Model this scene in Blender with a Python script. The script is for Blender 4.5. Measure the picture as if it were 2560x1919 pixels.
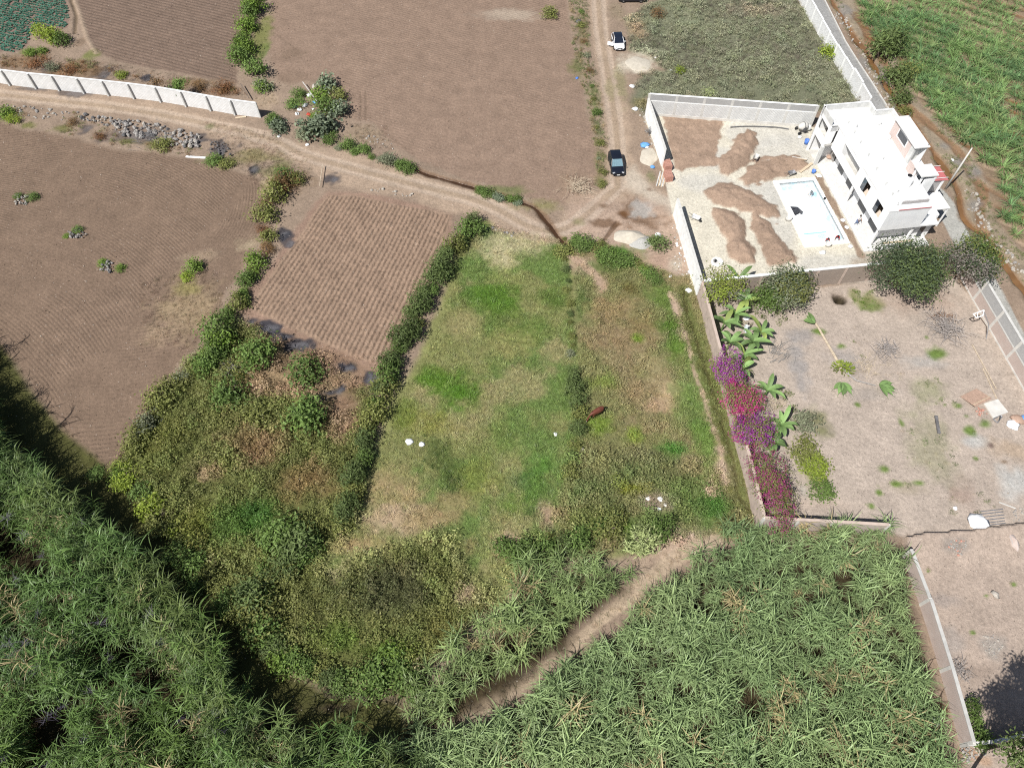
import bpy, math, random
import numpy as np
from mathutils import Vector, Matrix, Euler
R = math.radians
for o in list(bpy.data.objects): bpy.data.objects.remove(o)
scene = bpy.context.scene
col = scene.collection

# ------------------------------------------------------------------ camera
CAM_H, PITCH, FPX = 70.0, R(57.0), 1790.0
cd = bpy.data.cameras.new('camera'); cam = bpy.data.objects.new('camera', cd); col.objects.link(cam)
cam.location = (0, 0, CAM_H); cam.rotation_euler = (R(90) - PITCH, 0, 0)
cd.sensor_fit = 'HORIZONTAL'; cd.sensor_width = 36.0; cd.lens = 36.0 * FPX / 2560.0
cd.clip_start = 1.0; cd.clip_end = 2000.0
scene.camera = cam
# ------------------------------------------------------------------ light
SUN_EL, SUN_AZ = R(52.0), R(44.0)          # shadows fall towards +x+y, 44 deg from +x
w = bpy.data.worlds.new('World'); scene.world = w; w.use_nodes = True
nt = w.node_tree; bg = nt.nodes['Background']
sky = nt.nodes.new('ShaderNodeTexSky'); sky.sky_type = 'NISHITA'; sky.sun_disc = False
sky.sun_elevation = SUN_EL; sky.sun_rotation = R(226.0)   # sun stands at the lower left, behind the camera
sky.air_density = 1.0; sky.dust_density = 1.2
nt.links.new(sky.outputs[0], bg.inputs[0]); bg.inputs[1].default_value = 0.058
sd = bpy.data.lights.new('sun', 'SUN'); sun = bpy.data.objects.new('sun', sd); col.objects.link(sun)
sd.energy = 4.9; sd.angle = R(0.55); sd.color = (1.0, 0.975, 0.935)
ldir = Vector((math.cos(SUN_AZ) * math.cos(SUN_EL), math.sin(SUN_AZ) * math.cos(SUN_EL), -math.sin(SUN_EL)))
sun.rotation_euler = ldir.to_track_quat('-Z', 'Y').to_euler(); sun.location = (-40, -30, 90)
vs = scene.view_settings; vs.view_transform = 'Standard'; vs.look = 'None'; vs.exposure = 0.36; vs.gamma = 1.0
scene.cycles.max_bounces = 5; scene.cycles.diffuse_bounces = 2; scene.cycles.glossy_bounces = 2
scene.cycles.transparent_max_bounces = 4; scene.cycles.use_adaptive_sampling = True
scene.cycles.use_denoising = False; scene.cycles.filter_width = 1.15

# ------------------------------------------------------------------ where things stand: photo survey -> ground metres
_F = np.array([0, math.cos(PITCH), -math.sin(PITCH)]); _U = np.array([0, math.sin(PITCH), math.cos(PITCH)])
def G(x, y, z=0.0):
    dx = (x - 1280.0) / FPX; dy = (959.5 - y) / FPX
    d = np.array([dx, _F[1] + _U[1] * dy, _F[2] + _U[2] * dy]); t = (z - CAM_H) / d[2]
    return np.array([d[0] * t, d[1] * t, z])
OFF = {'c1': (0, 0), 'c2': (620, 0), 'c3': (1240, 0), 'c4': (1860, 0), 'c5': (0, 450), 'c6': (620, 450), 'c7': (1240, 450), 'c8': (1860, 450),
       'b1': (0, 920), 'b2': (620, 920), 'b3': (1240, 920), 'b4': (1860, 920), 'b5': (0, 1394), 'b6': (620, 1394), 'b7': (1240, 1394), 'b8': (1860, 1394)}
def K(*spec, z=0.0):
    """tile name followed by points in that survey tile; several tiles may follow each other"""
    out = []; ox = oy = 0; s = 3.158
    for it in spec:
        if isinstance(it, str):
            if it == 'n': ox = oy = 0; s = 1.0
            elif it == 'd': ox = oy = 0; s = 1 / 1.15732
            else: ox, oy = OFF[it]; s = 3.158
        else: out.append(G(ox + it[0] / s, oy + it[1] / s, z)[:2])
    return np.array(out)
# house frame: a east, b south, origin at the south-west corner of the upper storey
HO = np.array([47.335, 66.932]); HU = np.array([.9912, .1325]); HV = np.array([.1325, -.9912])
HROT = math.atan2(HU[1], HU[0])
def H(a, b): return HO + HU * a + HV * b
def HP(*pts): return np.array([H(*p) for p in pts])

# ------------------------------------------------------------------ helpers
def lin(c):
    c = np.asarray(c, float) / 255.0
    return np.where(c <= .04045, c / 12.92, ((c + .055) / 1.055) ** 2.4)
ALB = 1 / 1.66
def C(r, g, b, k=1.0): return lin((r, g, b)) * ALB * k     # picture tone in sun -> base colour
rng = np.random.default_rng(7)
random.seed(7)
def vnoise(x, y, scale, seed=0):
    rs = np.random.default_rng(1000 + seed); T = rs.random((256, 256))
    u = x / scale; v = y / scale; iu = np.floor(u).astype(int); iv = np.floor(v).astype(int)
    fu = u - iu; fv = v - iv; fu = fu * fu * (3 - 2 * fu); fv = fv * fv * (3 - 2 * fv)
    a = T[iu & 255, iv & 255]; b = T[(iu + 1) & 255, iv & 255]; c = T[iu & 255, (iv + 1) & 255]; d = T[(iu + 1) & 255, (iv + 1) & 255]
    return (a * (1 - fu) + b * fu) * (1 - fv) + (c * (1 - fu) + d * fu) * fv
def fbm(x, y, scale, seed=0, octv=3):
    s = 0; amp = 1; tot = 0
    for i in range(octv):
        s = s + amp * vnoise(x + 37.1 * i, y - 11.7 * i, scale / 2 ** i, seed + i * 17); tot += amp; amp *= .55
    return s / tot
def sdist(px, py, poly):
    """signed distance to a polygon, negative inside"""
    n = len(poly); d = np.full(px.shape, 1e9); inside = np.zeros(px.shape, bool)
    for i in range(n):
        x0, y0 = poly[i]; x1, y1 = poly[(i + 1) % n]; ex, ey = x1 - x0, y1 - y0
        wx, wy = px - x0, py - y0; t = np.clip((wx * ex + wy * ey) / (ex * ex + ey * ey + 1e-12), 0, 1)
        d = np.minimum(d, (wx - ex * t) ** 2 + (wy - ey * t) ** 2)
        c = ((y0 <= py) & (y1 > py)) | ((y1 <= py) & (y0 > py))
        xs = x0 + (py - y0) / (ey if abs(ey) > 1e-12 else 1e-12) * ex
        inside ^= c & (px < xs)
    return np.where(inside, -1, 1) * np.sqrt(d)
def ldist(px, py, line):
    d = np.full(px.shape, 1e9)
    for i in range(len(line) - 1):
        x0, y0 = line[i]; x1, y1 = line[i + 1]; ex, ey = x1 - x0, y1 - y0
        t = np.clip(((px - x0) * ex + (py - y0) * ey) / (ex * ex + ey * ey + 1e-12), 0, 1)
        d = np.minimum(d, (px - x0 - ex * t) ** 2 + (py - y0 - ey * t) ** 2)
    return np.sqrt(d)
def sstep(a, b, x):
    t = np.clip((x - a) / (b - a), 0, 1); return t * t * (3 - 2 * t)

# ------------------------------------------------------------------ materials
MATS = {}
def newmat(name):
    m = bpy.data.materials.new(name); m.use_nodes = True; n = m.node_tree
    return m, n, n.nodes['Principled BSDF'], n.nodes.new, n.links.new
def plain(name, c, rough=.8, metal=0., noise=.12, nscale=6., spec=.3, bump=0., bscale=30.):
    """solid colour with mottling and slight relief"""
    m, n, p, N, Lk = newmat(name)
    tc = N('ShaderNodeTexCoord'); nz = N('ShaderNodeTexNoise'); nz.inputs['Scale'].default_value = nscale; nz.inputs['Detail'].default_value = 4
    Lk(tc.outputs['Object'], nz.inputs['Vector'])
    mr = N('ShaderNodeMapRange'); mr.inputs[1].default_value = .3; mr.inputs[2].default_value = .7; mr.inputs[3].default_value = 1 - noise; mr.inputs[4].default_value = 1 + noise
    Lk(nz.outputs[0], mr.inputs[0])
    mx = N('ShaderNodeVectorMath'); mx.operation = 'SCALE'; mx.inputs[0].default_value = tuple(c); Lk(mr.outputs[0], mx.inputs['Scale'])
    Lk(mx.outputs[0], p.inputs['Base Color'])
    p.inputs['Roughness'].default_value = rough; p.inputs['Metallic'].default_value = metal; p.inputs['Specular IOR Level'].default_value = spec
    if bump:
        b = N('ShaderNodeBump'); b.inputs['Strength'].default_value = bump; b.inputs['Distance'].default_value = .03
        n2 = N('ShaderNodeTexNoise'); n2.inputs['Scale'].default_value = bscale; n2.inputs['Detail'].default_value = 4
        Lk(tc.outputs['Object'], n2.inputs['Vector']); Lk(n2.outputs[0], b.inputs['Height']); Lk(b.outputs[0], p.inputs['Normal'])
    MATS[name] = m; return m
def brickmat(name, c1, c2, mortar, bw=.5, bh=.2, msize=.02, axis='xz', dirt=.25, dirtcol=(.25, .2, .16)):
    m, n, p, N, Lk = newmat(name)
    tc = N('ShaderNodeTexCoord'); sp = N('ShaderNodeSeparateXYZ'); cb = N('ShaderNodeCombineXYZ'); Lk(tc.outputs['Object'], sp.inputs[0])
    Lk(sp.outputs[0 if axis[0] == 'x' else 1], cb.inputs[0]); Lk(sp.outputs[2], cb.inputs[1])
    bt = N('ShaderNodeTexBrick'); Lk(cb.outputs[0], bt.inputs['Vector']); bt.inputs['Scale'].default_value = 1.0
    bt.inputs['Color1'].default_value = (*c1, 1); bt.inputs['Color2'].default_value = (*c2, 1); bt.inputs['Mortar'].default_value = (*mortar, 1)
    bt.inputs['Brick Width'].default_value = bw; bt.inputs['Row Height'].default_value = bh; bt.inputs['Mortar Size'].default_value = msize; bt.inputs['Bias'].default_value = 0
    nz = N('ShaderNodeTexNoise'); nz.inputs['Scale'].default_value = 1.1; nz.inputs['Detail'].default_value = 5; Lk(tc.outputs['Object'], nz.inputs['Vector'])
    mr = N('ShaderNodeMapRange'); mr.inputs[1].default_value = .45; mr.inputs[2].default_value = .75; mr.inputs[3].default_value = 0; mr.inputs[4].default_value = dirt; Lk(nz.outputs[0], mr.inputs[0])
    mx = N('ShaderNodeMix'); mx.data_type = 'RGBA'; Lk(mr.outputs[0], mx.inputs[0]); Lk(bt.outputs[0], mx.inputs[6]); mx.inputs[7].default_value = (*dirtcol, 1)
    Lk(mx.outputs[2], p.inputs['Base Color']); p.inputs['Roughness'].default_value = .9; p.inputs['Specular IOR Level'].default_value = .2
    b = N('ShaderNodeBump'); b.inputs['Strength'].default_value = .5; b.inputs['Distance'].default_value = .02; b.invert = True
    Lk(bt.outputs[1], b.inputs['Height']); Lk(b.outputs[0], p.inputs['Normal'])
    MATS[name] = m; return m
def leafmat(name, c=None, inst=False, trans=.3, var=.35, rough=.55, objrand=.18):
    """leaf: base colour from the plant, varied leaf by leaf (attribute v) and plant by plant"""
    m, n, p, N, Lk = newmat(name)
    out = n.nodes['Material Output']
    at = N('ShaderNodeAttribute'); at.attribute_name = 'v'
    mr = N('ShaderNodeMapRange'); mr.inputs[3].default_value = 1 - var; mr.inputs[4].default_value = 1 + var; Lk(at.outputs['Fac'], mr.inputs[0])
    oi = N('ShaderNodeObjectInfo'); m2 = N('ShaderNodeMapRange'); m2.inputs[3].default_value = 1 - objrand; m2.inputs[4].default_value = 1 + objrand; Lk(oi.outputs['Random'], m2.inputs[0])
    mu = N('ShaderNodeMath'); mu.operation = 'MULTIPLY'; Lk(mr.outputs[0], mu.inputs[0]); Lk(m2.outputs[0], mu.inputs[1])
    sc = N('ShaderNodeVectorMath'); sc.operation = 'SCALE'; Lk(mu.outputs[0], sc.inputs['Scale'])
    if inst:
        ti = N('ShaderNodeAttribute'); ti.attribute_type = 'INSTANCER'; ti.attribute_name = 'tint'; Lk(ti.outputs['Vector'], sc.inputs[0])
    else: sc.inputs[0].default_value = tuple(c)
    Lk(sc.outputs[0], p.inputs['Base Color']); p.inputs['Roughness'].default_value = rough; p.inputs['Specular IOR Level'].default_value = .25
    tr = N('ShaderNodeBsdfTranslucent'); hs = N('ShaderNodeVectorMath'); hs.operation = 'MULTIPLY'; hs.inputs[1].default_value = (1.0, 1.1, .7)
    Lk(sc.outputs[0], hs.inputs[0]); Lk(hs.outputs[0], tr.inputs[0])
    ms = N('ShaderNodeMixShader'); ms.inputs[0].default_value = trans; Lk(p.outputs[0], ms.inputs[1]); Lk(tr.outputs[0], ms.inputs[2]); Lk(ms.outputs[0], out.inputs[0])
    MATS[name] = m; return m

# ------------------------------------------------------------------ mesh builder
class MB:
    def __init__(s): s.v = []; s.f = []; s.a = []
    def add(s, verts, faces, val=.5):
        n = len(s.v); s.v.extend([tuple(map(float, q)) for q in verts]); s.f.extend([tuple(i + n for i in f) for f in faces]); s.a.extend([val] * len(verts)); return s
    def box(s, x0, x1, y0, y1, z0, z1):
        v = [(x0, y0, z0), (x1, y0, z0), (x1, y1, z0), (x0, y1, z0), (x0, y0, z1), (x1, y0, z1), (x1, y1, z1), (x0, y1, z1)]
        return s.add(v, [(3, 2, 1, 0), (4, 5, 6, 7), (0, 1, 5, 4), (1, 2, 6, 5), (2, 3, 7, 6), (3, 0, 4, 7)])
    def obox(s, c, sx, sy, sz, rz=0., tilt=(0, 0)):
        m = Matrix.Translation(c) @ Euler((tilt[0], tilt[1], rz)).to_matrix().to_4x4()
        v = [m @ Vector((x * sx / 2, y * sy / 2, z * sz / 2)) for x, y, z in ((-1, -1, -1), (1, -1, -1), (1, 1, -1), (-1, 1, -1), (-1, -1, 1), (1, -1, 1), (1, 1, 1), (-1, 1, 1))]
        return s.add(v, [(3, 2, 1, 0), (4, 5, 6, 7), (0, 1, 5, 4), (1, 2, 6, 5), (2, 3, 7, 6), (3, 0, 4, 7)])
    def prism(s, poly, z0, z1):
        n = len(poly); a = sum(poly[i][0] * poly[(i + 1) % n][1] - poly[(i + 1) % n][0] * poly[i][1] for i in range(n))
        if a < 0: poly = poly[::-1]
        v = [(p[0], p[1], z0) for p in poly] + [(p[0], p[1], z1) for p in poly]
        return s.add(v, [tuple(range(n))[::-1], tuple(range(n, 2 * n))] + [(i, (i + 1) % n, n + (i + 1) % n, n + i) for i in range(n)])
    def tube(s, pts, rad, n=6, cap=True, val=.5):
        pts = [Vector(p) for p in pts]; rad = rad if hasattr(rad, '__len__') else [rad] * len(pts)
        v = []; up = Vector((0, 0, 1))
        for i, p in enumerate(pts):
            t = (pts[min(i + 1, len(pts) - 1)] - pts[max(i - 1, 0)]).normalized()
            a = t.cross(up if abs(t.z) < .95 else Vector((1, 0, 0))).normalized(); b = t.cross(a)
            for k in range(n):
                q = 2 * math.pi * k / n; v.append(p + (a * math.cos(q) + b * math.sin(q)) * rad[i])
        f = [(i * n + k, i * n + (k + 1) % n, (i + 1) * n + (k + 1) % n, (i + 1) * n + k) for i in range(len(pts) - 1) for k in range(n)]
        if cap: f += [tuple(range(n))[::-1], tuple(range((len(pts) - 1) * n, len(pts) * n))]
        return s.add(v, f, val)
    def lathe(s, prof, n=12, c=(0, 0, 0), ax='z'):
        v = []
        for r, h in prof:
            for k in range(n):
                q = 2 * math.pi * k / n; x, y = r * math.cos(q), r * math.sin(q)
                v.append((c[0] + x, c[1] + y, c[2] + h) if ax == 'z' else ((c[0] + h, c[1] + x, c[2] + y) if ax == 'x' else (c[0] + x, c[1] + h, c[2] + y)))
        m = len(prof); f = [(i * n + k, i * n + (k + 1) % n, (i + 1) * n + (k + 1) % n, (i + 1) * n + k) for i in range(m - 1) for k in range(n)]
        f += [tuple(range(n))[::-1], tuple(range((m - 1) * n, m * n))]
        return s.add(v, f)
    def mesh(s, name, mat=None, smooth=False, attr=False):
        me = bpy.data.meshes.new(name); me.from_pydata(s.v, [], s.f); me.update()
        if attr:
            at = me.attributes.new('v', 'FLOAT', 'POINT'); at.data.foreach_set('value', np.array(s.a, np.float32))
        if mat: me.materials.append(MATS[mat] if isinstance(mat, str) else mat)
        if smooth: me.polygons.foreach_set('use_smooth', [True] * len(me.polygons))
        return me
    def build(s, name, mat, parent=None, smooth=False, attr=False, bevel=0.):
        o = bpy.data.objects.new(name, s.mesh(name, mat, smooth, attr)); col.objects.link(o)
        if parent is not None: o.parent = parent
        if bevel:
            b = o.modifiers.new('bevel', 'BEVEL'); b.width = bevel; b.segments = 2; b.limit_method = 'ANGLE'
        return o
def tag(o, label=None, cat=None, group=None, kind=None):
    if label: o['label'] = label
    if cat: o['category'] = cat
    if group: o['group'] = group
    if kind: o['kind'] = kind
    return o
def empty(name, loc, rz=0., label=None, cat=None, group=None):
    o = bpy.data.objects.new(name, None); o.empty_display_size = .2; col.objects.link(o)
    o.location = (loc[0], loc[1], loc[2] if len(loc) > 2 else 0); o.rotation_euler = (0, 0, rz)
    return tag(o, label, cat, group)
def link_mesh(name, me, parent=None, loc=(0, 0, 0), rot=(0, 0, 0), sc=(1, 1, 1)):
    o = bpy.data.objects.new(name, me); col.objects.link(o); o.location = loc; o.rotation_euler = rot; o.scale = sc if hasattr(sc, '__len__') else (sc,) * 3
    if parent is not None: o.parent = parent
    return o
def copy_tree(o, parent=None):
    c = o.copy(); col.objects.link(c); c.parent = parent
    for ch in list(o.children): copy_tree(ch, c)
    return c
def merge(objs): pass

# common materials
plain('white_paint', (.86, .86, .85), .7, noise=.05, nscale=2.)
plain('white_render', (.80, .80, .78), .85, noise=.10, nscale=1.2)
plain('plaster_grey', (.56, .56, .54), .9, noise=.14, nscale=1.5, bump=.2)
plain('concrete', (.42, .41, .385), .9, noise=.18, nscale=1.3, bump=.3)
plain('concrete_light', (.56, .54, .50), .9, noise=.15, nscale=1.0, bump=.3)
plain('coping', (.52, .51, .48), .85, noise=.14, nscale=2.)
plain('mud_wall', (.46, .37, .31), .95, noise=.16, nscale=1.4, bump=.4)
plain('dark', (.012, .012, .013), .5, noise=.1)
plain('rubber', (.02, .02, .021), .85, noise=.2)
plain('steel', (.42, .42, .43), .4, .7, noise=.2)
plain('steel_dark', (.13, .13, .135), .6, .4, noise=.25)
plain('wood', (.52, .42, .30), .8, noise=.2, nscale=9)
plain('wood_grey', (.34, .31, .28), .9, noise=.25, nscale=9)
plain('bark', (.16, .125, .10), .95, noise=.3, nscale=8, bump=.5)
plain('bark_grey', (.30, .28, .26), .95, noise=.3, nscale=8)
plain('dead_twig', (.30, .27, .25), .95, noise=.3, nscale=5)
plain('dead_pale', (.46, .38, .28), .95, noise=.25, nscale=5)
plain('rust_leaf', (.30, .13, .07), .95, noise=.3, nscale=5)
plain('red_metal', (.46, .15, .15), .55, .1, noise=.12)
plain('brick_red', (.44, .23, .175), .9, noise=.25, nscale=14)
plain('stone', (.30, .28, .26), .92, noise=.3, nscale=3., bump=.5, bscale=12)
plain('stone_dark', (.13, .125, .125), .92, noise=.35, nscale=3., bump=.5, bscale=12)
plain('stone_pale', (.38, .345, .30), .92, noise=.25, nscale=3.)
plain('ash', (.055, .055, .06), .95, noise=.5, nscale=3.)
plain('sand', C(226, 216, 198), .95, noise=.1, nscale=3, bump=.4)
plain('gravel', C(205, 203, 196), .95, noise=.2, nscale=9, bump=.6)
plain('blue_tarp', (.12, .30, .62), .5, noise=.2)
plain('blue_paint', (.08, .18, .50), .5)
plain('black_tarp', (.045, .047, .055), .45, noise=.3)
plain('white_plastic', (.82, .82, .82), .5, noise=.06)
plain('red_plastic', (.45, .05, .04), .5)
plain('plywood', (.38, .26, .195), .75, noise=.2, nscale=5)
plain('white_car', (.80, .81, .82), .22, noise=.02, spec=.6)
plain('black_car', (.010, .012, .020), .2, noise=.05, spec=.7)
plain('car_glass', (.012, .016, .028), .06, noise=.05, spec=.9)
plain('car_glass_teal', (.16, .25, .29), .12, noise=.15, spec=.9)
plain('headlamp', (.6, .62, .64), .15, .3)
plain('tile_pale', (.78, .84, .84), .35, noise=.06, nscale=4, spec=.5)
plain('skin', (.30, .17, .11), .6); plain('hair', (.012, .010, .009), .7)
plain('cloth_white', (.78, .78, .78), .9); plain('cloth_blue', (.12, .19, .36), .9, noise=.2); plain('cloth_grey', (.22, .23, .25), .9, noise=.2)
plain('cloth_red', (.42, .07, .06), .9); plain('cloth_navy', (.03, .04, .09), .9); plain('cloth_pale', (.58, .64, .66), .9)
plain('horse_coat', (.13, .042, .026), .5, noise=.2, nscale=4); plain('horse_dark', (.012, .008, .007), .7); plain('horse_white', (.75, .72, .66), .8)
brickmat('block_white', (.78, .78, .77), (.70, .70, .69), (.55, .55, .54), .5, .2, .02, dirt=.35, dirtcol=(.48, .46, .43))
brickmat('block_rough', (.72, .72, .70), (.60, .60, .585), (.44, .44, .43), .42, .18, .03, dirt=.2, dirtcol=(.5, .49, .47))
brickmat('block_grey', (.42, .42, .41), (.37, .365, .36), (.30, .30, .29), .4, .12, .02, dirt=.2, dirtcol=(.5, .48, .46))
brickmat('brick_pink', (.50, .38, .33), (.45, .35, .30), (.40, .36, .33), .3, .1, .02, dirt=.3, dirtcol=(.55, .50, .46))
brickmat('brick_brown', (.34, .265, .215), (.31, .245, .20), (.28, .24, .205), .3, .1, .02, dirt=.25, dirtcol=(.45, .38, .32))
brickmat('brick_terra', (.50, .24, .16), (.44, .20, .14), (.40, .34, .30), .28, .1, .02, dirt=.1)
# ================================================================== GROUND
GS = 0.2
gx0, gx1, gy0, gy1 = -104.0, 104.0, -6.0, 142.0
NX = int(round((gx1 - gx0) / GS)) + 1; NY = int(round((gy1 - gy0) / GS)) + 1
XX, YY = np.meshgrid(np.linspace(gx0, gx1, NX), np.linspace(gy0, gy1, NY))       # [iy, ix]
COL = np.zeros((NY, NX, 3)); ZZ = np.zeros((NY, NX)); WET = np.zeros((NY, NX)); ROW = np.zeros((NY, NX)); AMP = np.zeros((NY, NX))
ZONE = np.zeros((NY, NX), np.int8); GREEN = np.zeros((NY, NX))
N_A = fbm(XX, YY, 9.0, 1, 4); N_B = fbm(XX, YY, 2.2, 5, 3); N_C = fbm(XX, YY, 28.0, 9, 3)
EDGE = (fbm(XX, YY, 3.0, 21, 3) - .5) * 2.0
EDGE2 = (vnoise(XX, YY, .7, 33) - .5) * 2.0
def win(poly, pad=3.0):
    x0, y0 = poly.min(0) - pad; x1, y1 = poly.max(0) + pad
    i0 = max(0, int((x0 - gx0) / GS)); i1 = min(NX, int((x1 - gx0) / GS) + 2); j0 = max(0, int((y0 - gy0) / GS)); j1 = min(NY, int((y1 - gy0) / GS) + 2)
    return (slice(j0, max(j0, j1)), slice(i0, max(i0, i1)))
def pmask(poly, soft=.5, rough=.5, fine=.15, grow=0.):
    s = win(poly); d = sdist(XX[s], YY[s], poly) - grow + EDGE[s] * rough + EDGE2[s] * fine
    return s, 1 - sstep(-soft, soft, d), d
def paint(poly, c, k=1.0, soft=.5, rough=.5, fine=.15, zone=None, var=.0, grow=0., wet=None, z=None, green=None):
    s, m, d = pmask(poly, soft, rough, fine, grow)
    if m.size == 0: return s, m, d
    c = np.asarray(c); cc = c * (1 + var * (N_B[s] - .5)[..., None] * 2) if var else c
    COL[s] = COL[s] * (1 - (m * k)[..., None]) + cc * (m * k)[..., None]
    if zone is not None: ZONE[s] = np.where(m > .5, zone, ZONE[s])
    if wet is not None: WET[s] = WET[s] * (1 - m) + wet * m
    if z is not None: ZZ[s] = ZZ[s] + z * m
    if green is not None: GREEN[s] = GREEN[s] * (1 - m * k) + green * m * k
    return s, m, d
def blob(tile, x, y, rx, ry, c, k=.8, rot=0., green=None, z=None, soft=.7, wet=None, rag=1.):
    p = K(tile, (x, y))[0]; sc = 3.158 if tile not in ('n', 'd') else (1.0 if tile == 'n' else 1 / 1.15732)
    q = K(tile, (x + rx, y))[0]; r1 = abs(q[0] - p[0]); q = K(tile, (x, y + ry))[0]; r2 = abs(q[1] - p[1])
    poly = np.array([(p[0] + r1 * math.cos(t) * 1.6, p[1] + r2 * math.sin(t) * 1.6) for t in np.linspace(0, 6.28, 13)[:-1]])
    s = win(poly, 1.)
    if XX[s].size == 0: return
    dx = XX[s] - p[0]; dy = YY[s] - p[1]; cr, sr = math.cos(rot), math.sin(rot); ux = (dx * cr + dy * sr) / r1; uy = (-dx * sr + dy * cr) / r2
    d = np.sqrt(ux * ux + uy * uy) + EDGE[s] * .6 * rag + EDGE2[s] * .26 * rag
    m = 1 - sstep(1 - soft, 1 + soft * .5, d)
    if c is not None: COL[s] = COL[s] * (1 - (m * k)[..., None]) + np.asarray(c) * (m * k)[..., None]
    if green is not None: GREEN[s] = GREEN[s] * (1 - m * k) + green * m * k
    if z is not None: ZZ[s] = ZZ[s] + z * np.clip(1 - d, 0, 1)
    if wet is not None: WET[s] = WET[s] * (1 - m * k) + wet * m * k
def stroke(line, wd, c=None, k=1., z=None, wet=None, soft=.35, zone=None, green=None, rough=.25):
    s = win(line, wd + 2); d = ldist(XX[s], YY[s], line) + EDGE[s] * rough * wd + EDGE2[s] * .12 * wd; m = (1 - sstep(wd * (1 - soft), wd * (1 + soft), d))
    if c is not None: COL[s] = COL[s] * (1 - (m * k)[..., None]) + np.asarray(c) * (m * k)[..., None]
    if z is not None: ZZ[s] += z * (1 - sstep(0, wd * 1.25, d))
    if wet is not None: WET[s] = np.maximum(WET[s], wet * m)
    if zone is not None: ZONE[s] = np.where(m > .5, zone, ZONE[s])
    if green is not None: GREEN[s] = GREEN[s] * (1 - m * k) + green * m * k

SOIL = C(166, 142, 122); SOIL2 = C(146, 124, 106); ROAD = C(190, 167, 145); PALE = C(208, 192, 172); YARD = C(203, 187, 172); RED = C(166, 128, 106)
SANDC = C(240, 232, 212); GREYC = C(222, 218, 208); STRAW = C(176, 158, 118); GRN = C(100, 126, 56); GRN2 = C(122, 150, 66); OLV = C(120, 122, 72); DRYG = C(150, 138, 92)
BRN = C(138, 112, 84); DKG = C(66, 84, 44); ASH = C(58, 58, 64); GREYS = C(168, 162, 156); GGREY = C(128, 130, 104); MUD = C(122, 92, 66); WETC = C(96, 68, 46)
COL[:] = C(170, 149, 130) * (1 + .16 * (N_A - .5)[..., None] * 2)
ZN = {}
def Z(name):
    if name not in ZN: ZN[name] = len(ZN) + 1
    return ZN[name]

# ---- vegetated ground first
P_scrubL = K('d', (255, 985), (300, 900), (350, 845), (420, 770), (520, 690), (560, 712), (700, 770), (800, 830), (800, 920), (790, 1060), (760, 1150), (705, 1215), (720, 1260), (760, 1200), (960, 1150), (1010, 1230), (1080, 1300), (960, 1400), (870, 1500), (760, 1480), (640, 1450), (560, 1370), (520, 1320), (470, 1240), (400, 1190), (350, 1110), (300, 1060))
paint(P_scrubL, C(116, 120, 70), zone=Z('scrubland'), soft=.8, var=.25, green=1.)
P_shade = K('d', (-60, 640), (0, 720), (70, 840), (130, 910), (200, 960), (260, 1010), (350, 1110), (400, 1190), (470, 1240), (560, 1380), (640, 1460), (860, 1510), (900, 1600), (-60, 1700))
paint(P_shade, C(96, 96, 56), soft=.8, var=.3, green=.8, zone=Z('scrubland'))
P_mead = K('d', (1030, 480), (1210, 520), (1232, 600), (1238, 700), (1252, 800), (1255, 900), (1245, 1000), (1215, 1060), (1200, 1180), (1100, 1230), (1080, 1300), (1010, 1230), (960, 1150), (720, 1225), (705, 1215), (770, 1140), (800, 1040), (840, 930), (870, 850), (920, 770), (950, 700), (980, 600), (1005, 520))
paint(P_mead, C(150, 152, 98), zone=Z('meadow'), soft=.6, var=.2, green=1., grow=.9)
P_mead2 = K('d', (1240, 520), (1330, 535), (1460, 600), (1500, 590), (1530, 680), (1560, 800), (1600, 1000), (1640, 1120), (1590, 1150), (1480, 1170), (1370, 1190), (1200, 1200), (1200, 1150), (1245, 1000), (1258, 880), (1250, 760))
paint(P_mead2, C(144, 142, 96), zone=Z('meadow'), soft=.6, var=.25, green=1., grow=.5)
for P_, sd_, cg, cs in ((P_mead, 41, C(108, 138, 70), C(176, 164, 122)), (P_mead2, 47, C(108, 134, 72), C(166, 148, 114))):
    s, m, d = pmask(P_, .6, .5); f1 = sstep(.50, .66, fbm(XX[s], YY[s], 6.5, sd_, 4)) * m * .75; f2 = sstep(.54, .70, fbm(XX[s], YY[s], 5., sd_ + 90, 4)) * m * .7
    COL[s] = COL[s] * (1 - f1[..., None]) + cg * f1[..., None]; COL[s] = COL[s] * (1 - f2[..., None]) + cs * f2[..., None]
P_lot = K('d', (1352, 40), (1420, 0), (1440, -60), (1720, -60), (1735, 20), (1800, 110), (1880, 225), (1780, 240), (1400, 212), (1395, 260), (1365, 220), (1380, 160), (1430, 150), (1400, 120), (1360, 110))
paint(P_lot, C(140, 142, 116), zone=Z('scrubland'), soft=.8, var=.3, green=1., rough=.8)
P_caneUR = K('c4', (830, -120), (905, 150), (1000, 350), (1180, 400), (1330, 720), (1420, 850), (1560, 980), (1800, 1230), (1900, 1400), (1950, 1650), 'c8', (2000, 330), (2211, 560), (2600, 900), 'c4', (2900, 600), (2900, -200))
paint(P_caneUR, C(160, 138, 114), zone=Z('irrigated_field'), soft=.5, var=.3)
P_bankUR = K('c4', (600, -120), (720, 120), (880, 350), (1000, 600), (1150, 850), (1300, 960), (1480, 1230), (1600, 1450), (1700, 1640), 'c8', (1750, 400), (1950, 620), (2211, 900), (2500, 1100), (2560, 1000), (2211, 600), (1990, 320), 'c4', (1950, 1640), (1900, 1400), (1800, 1230), (1560, 980), (1420, 850), (1330, 720), (1180, 400), (1000, 350), (905, 150), (830, -120))
paint(P_bankUR, C(172, 156, 134), soft=.5, var=.3)

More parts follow.
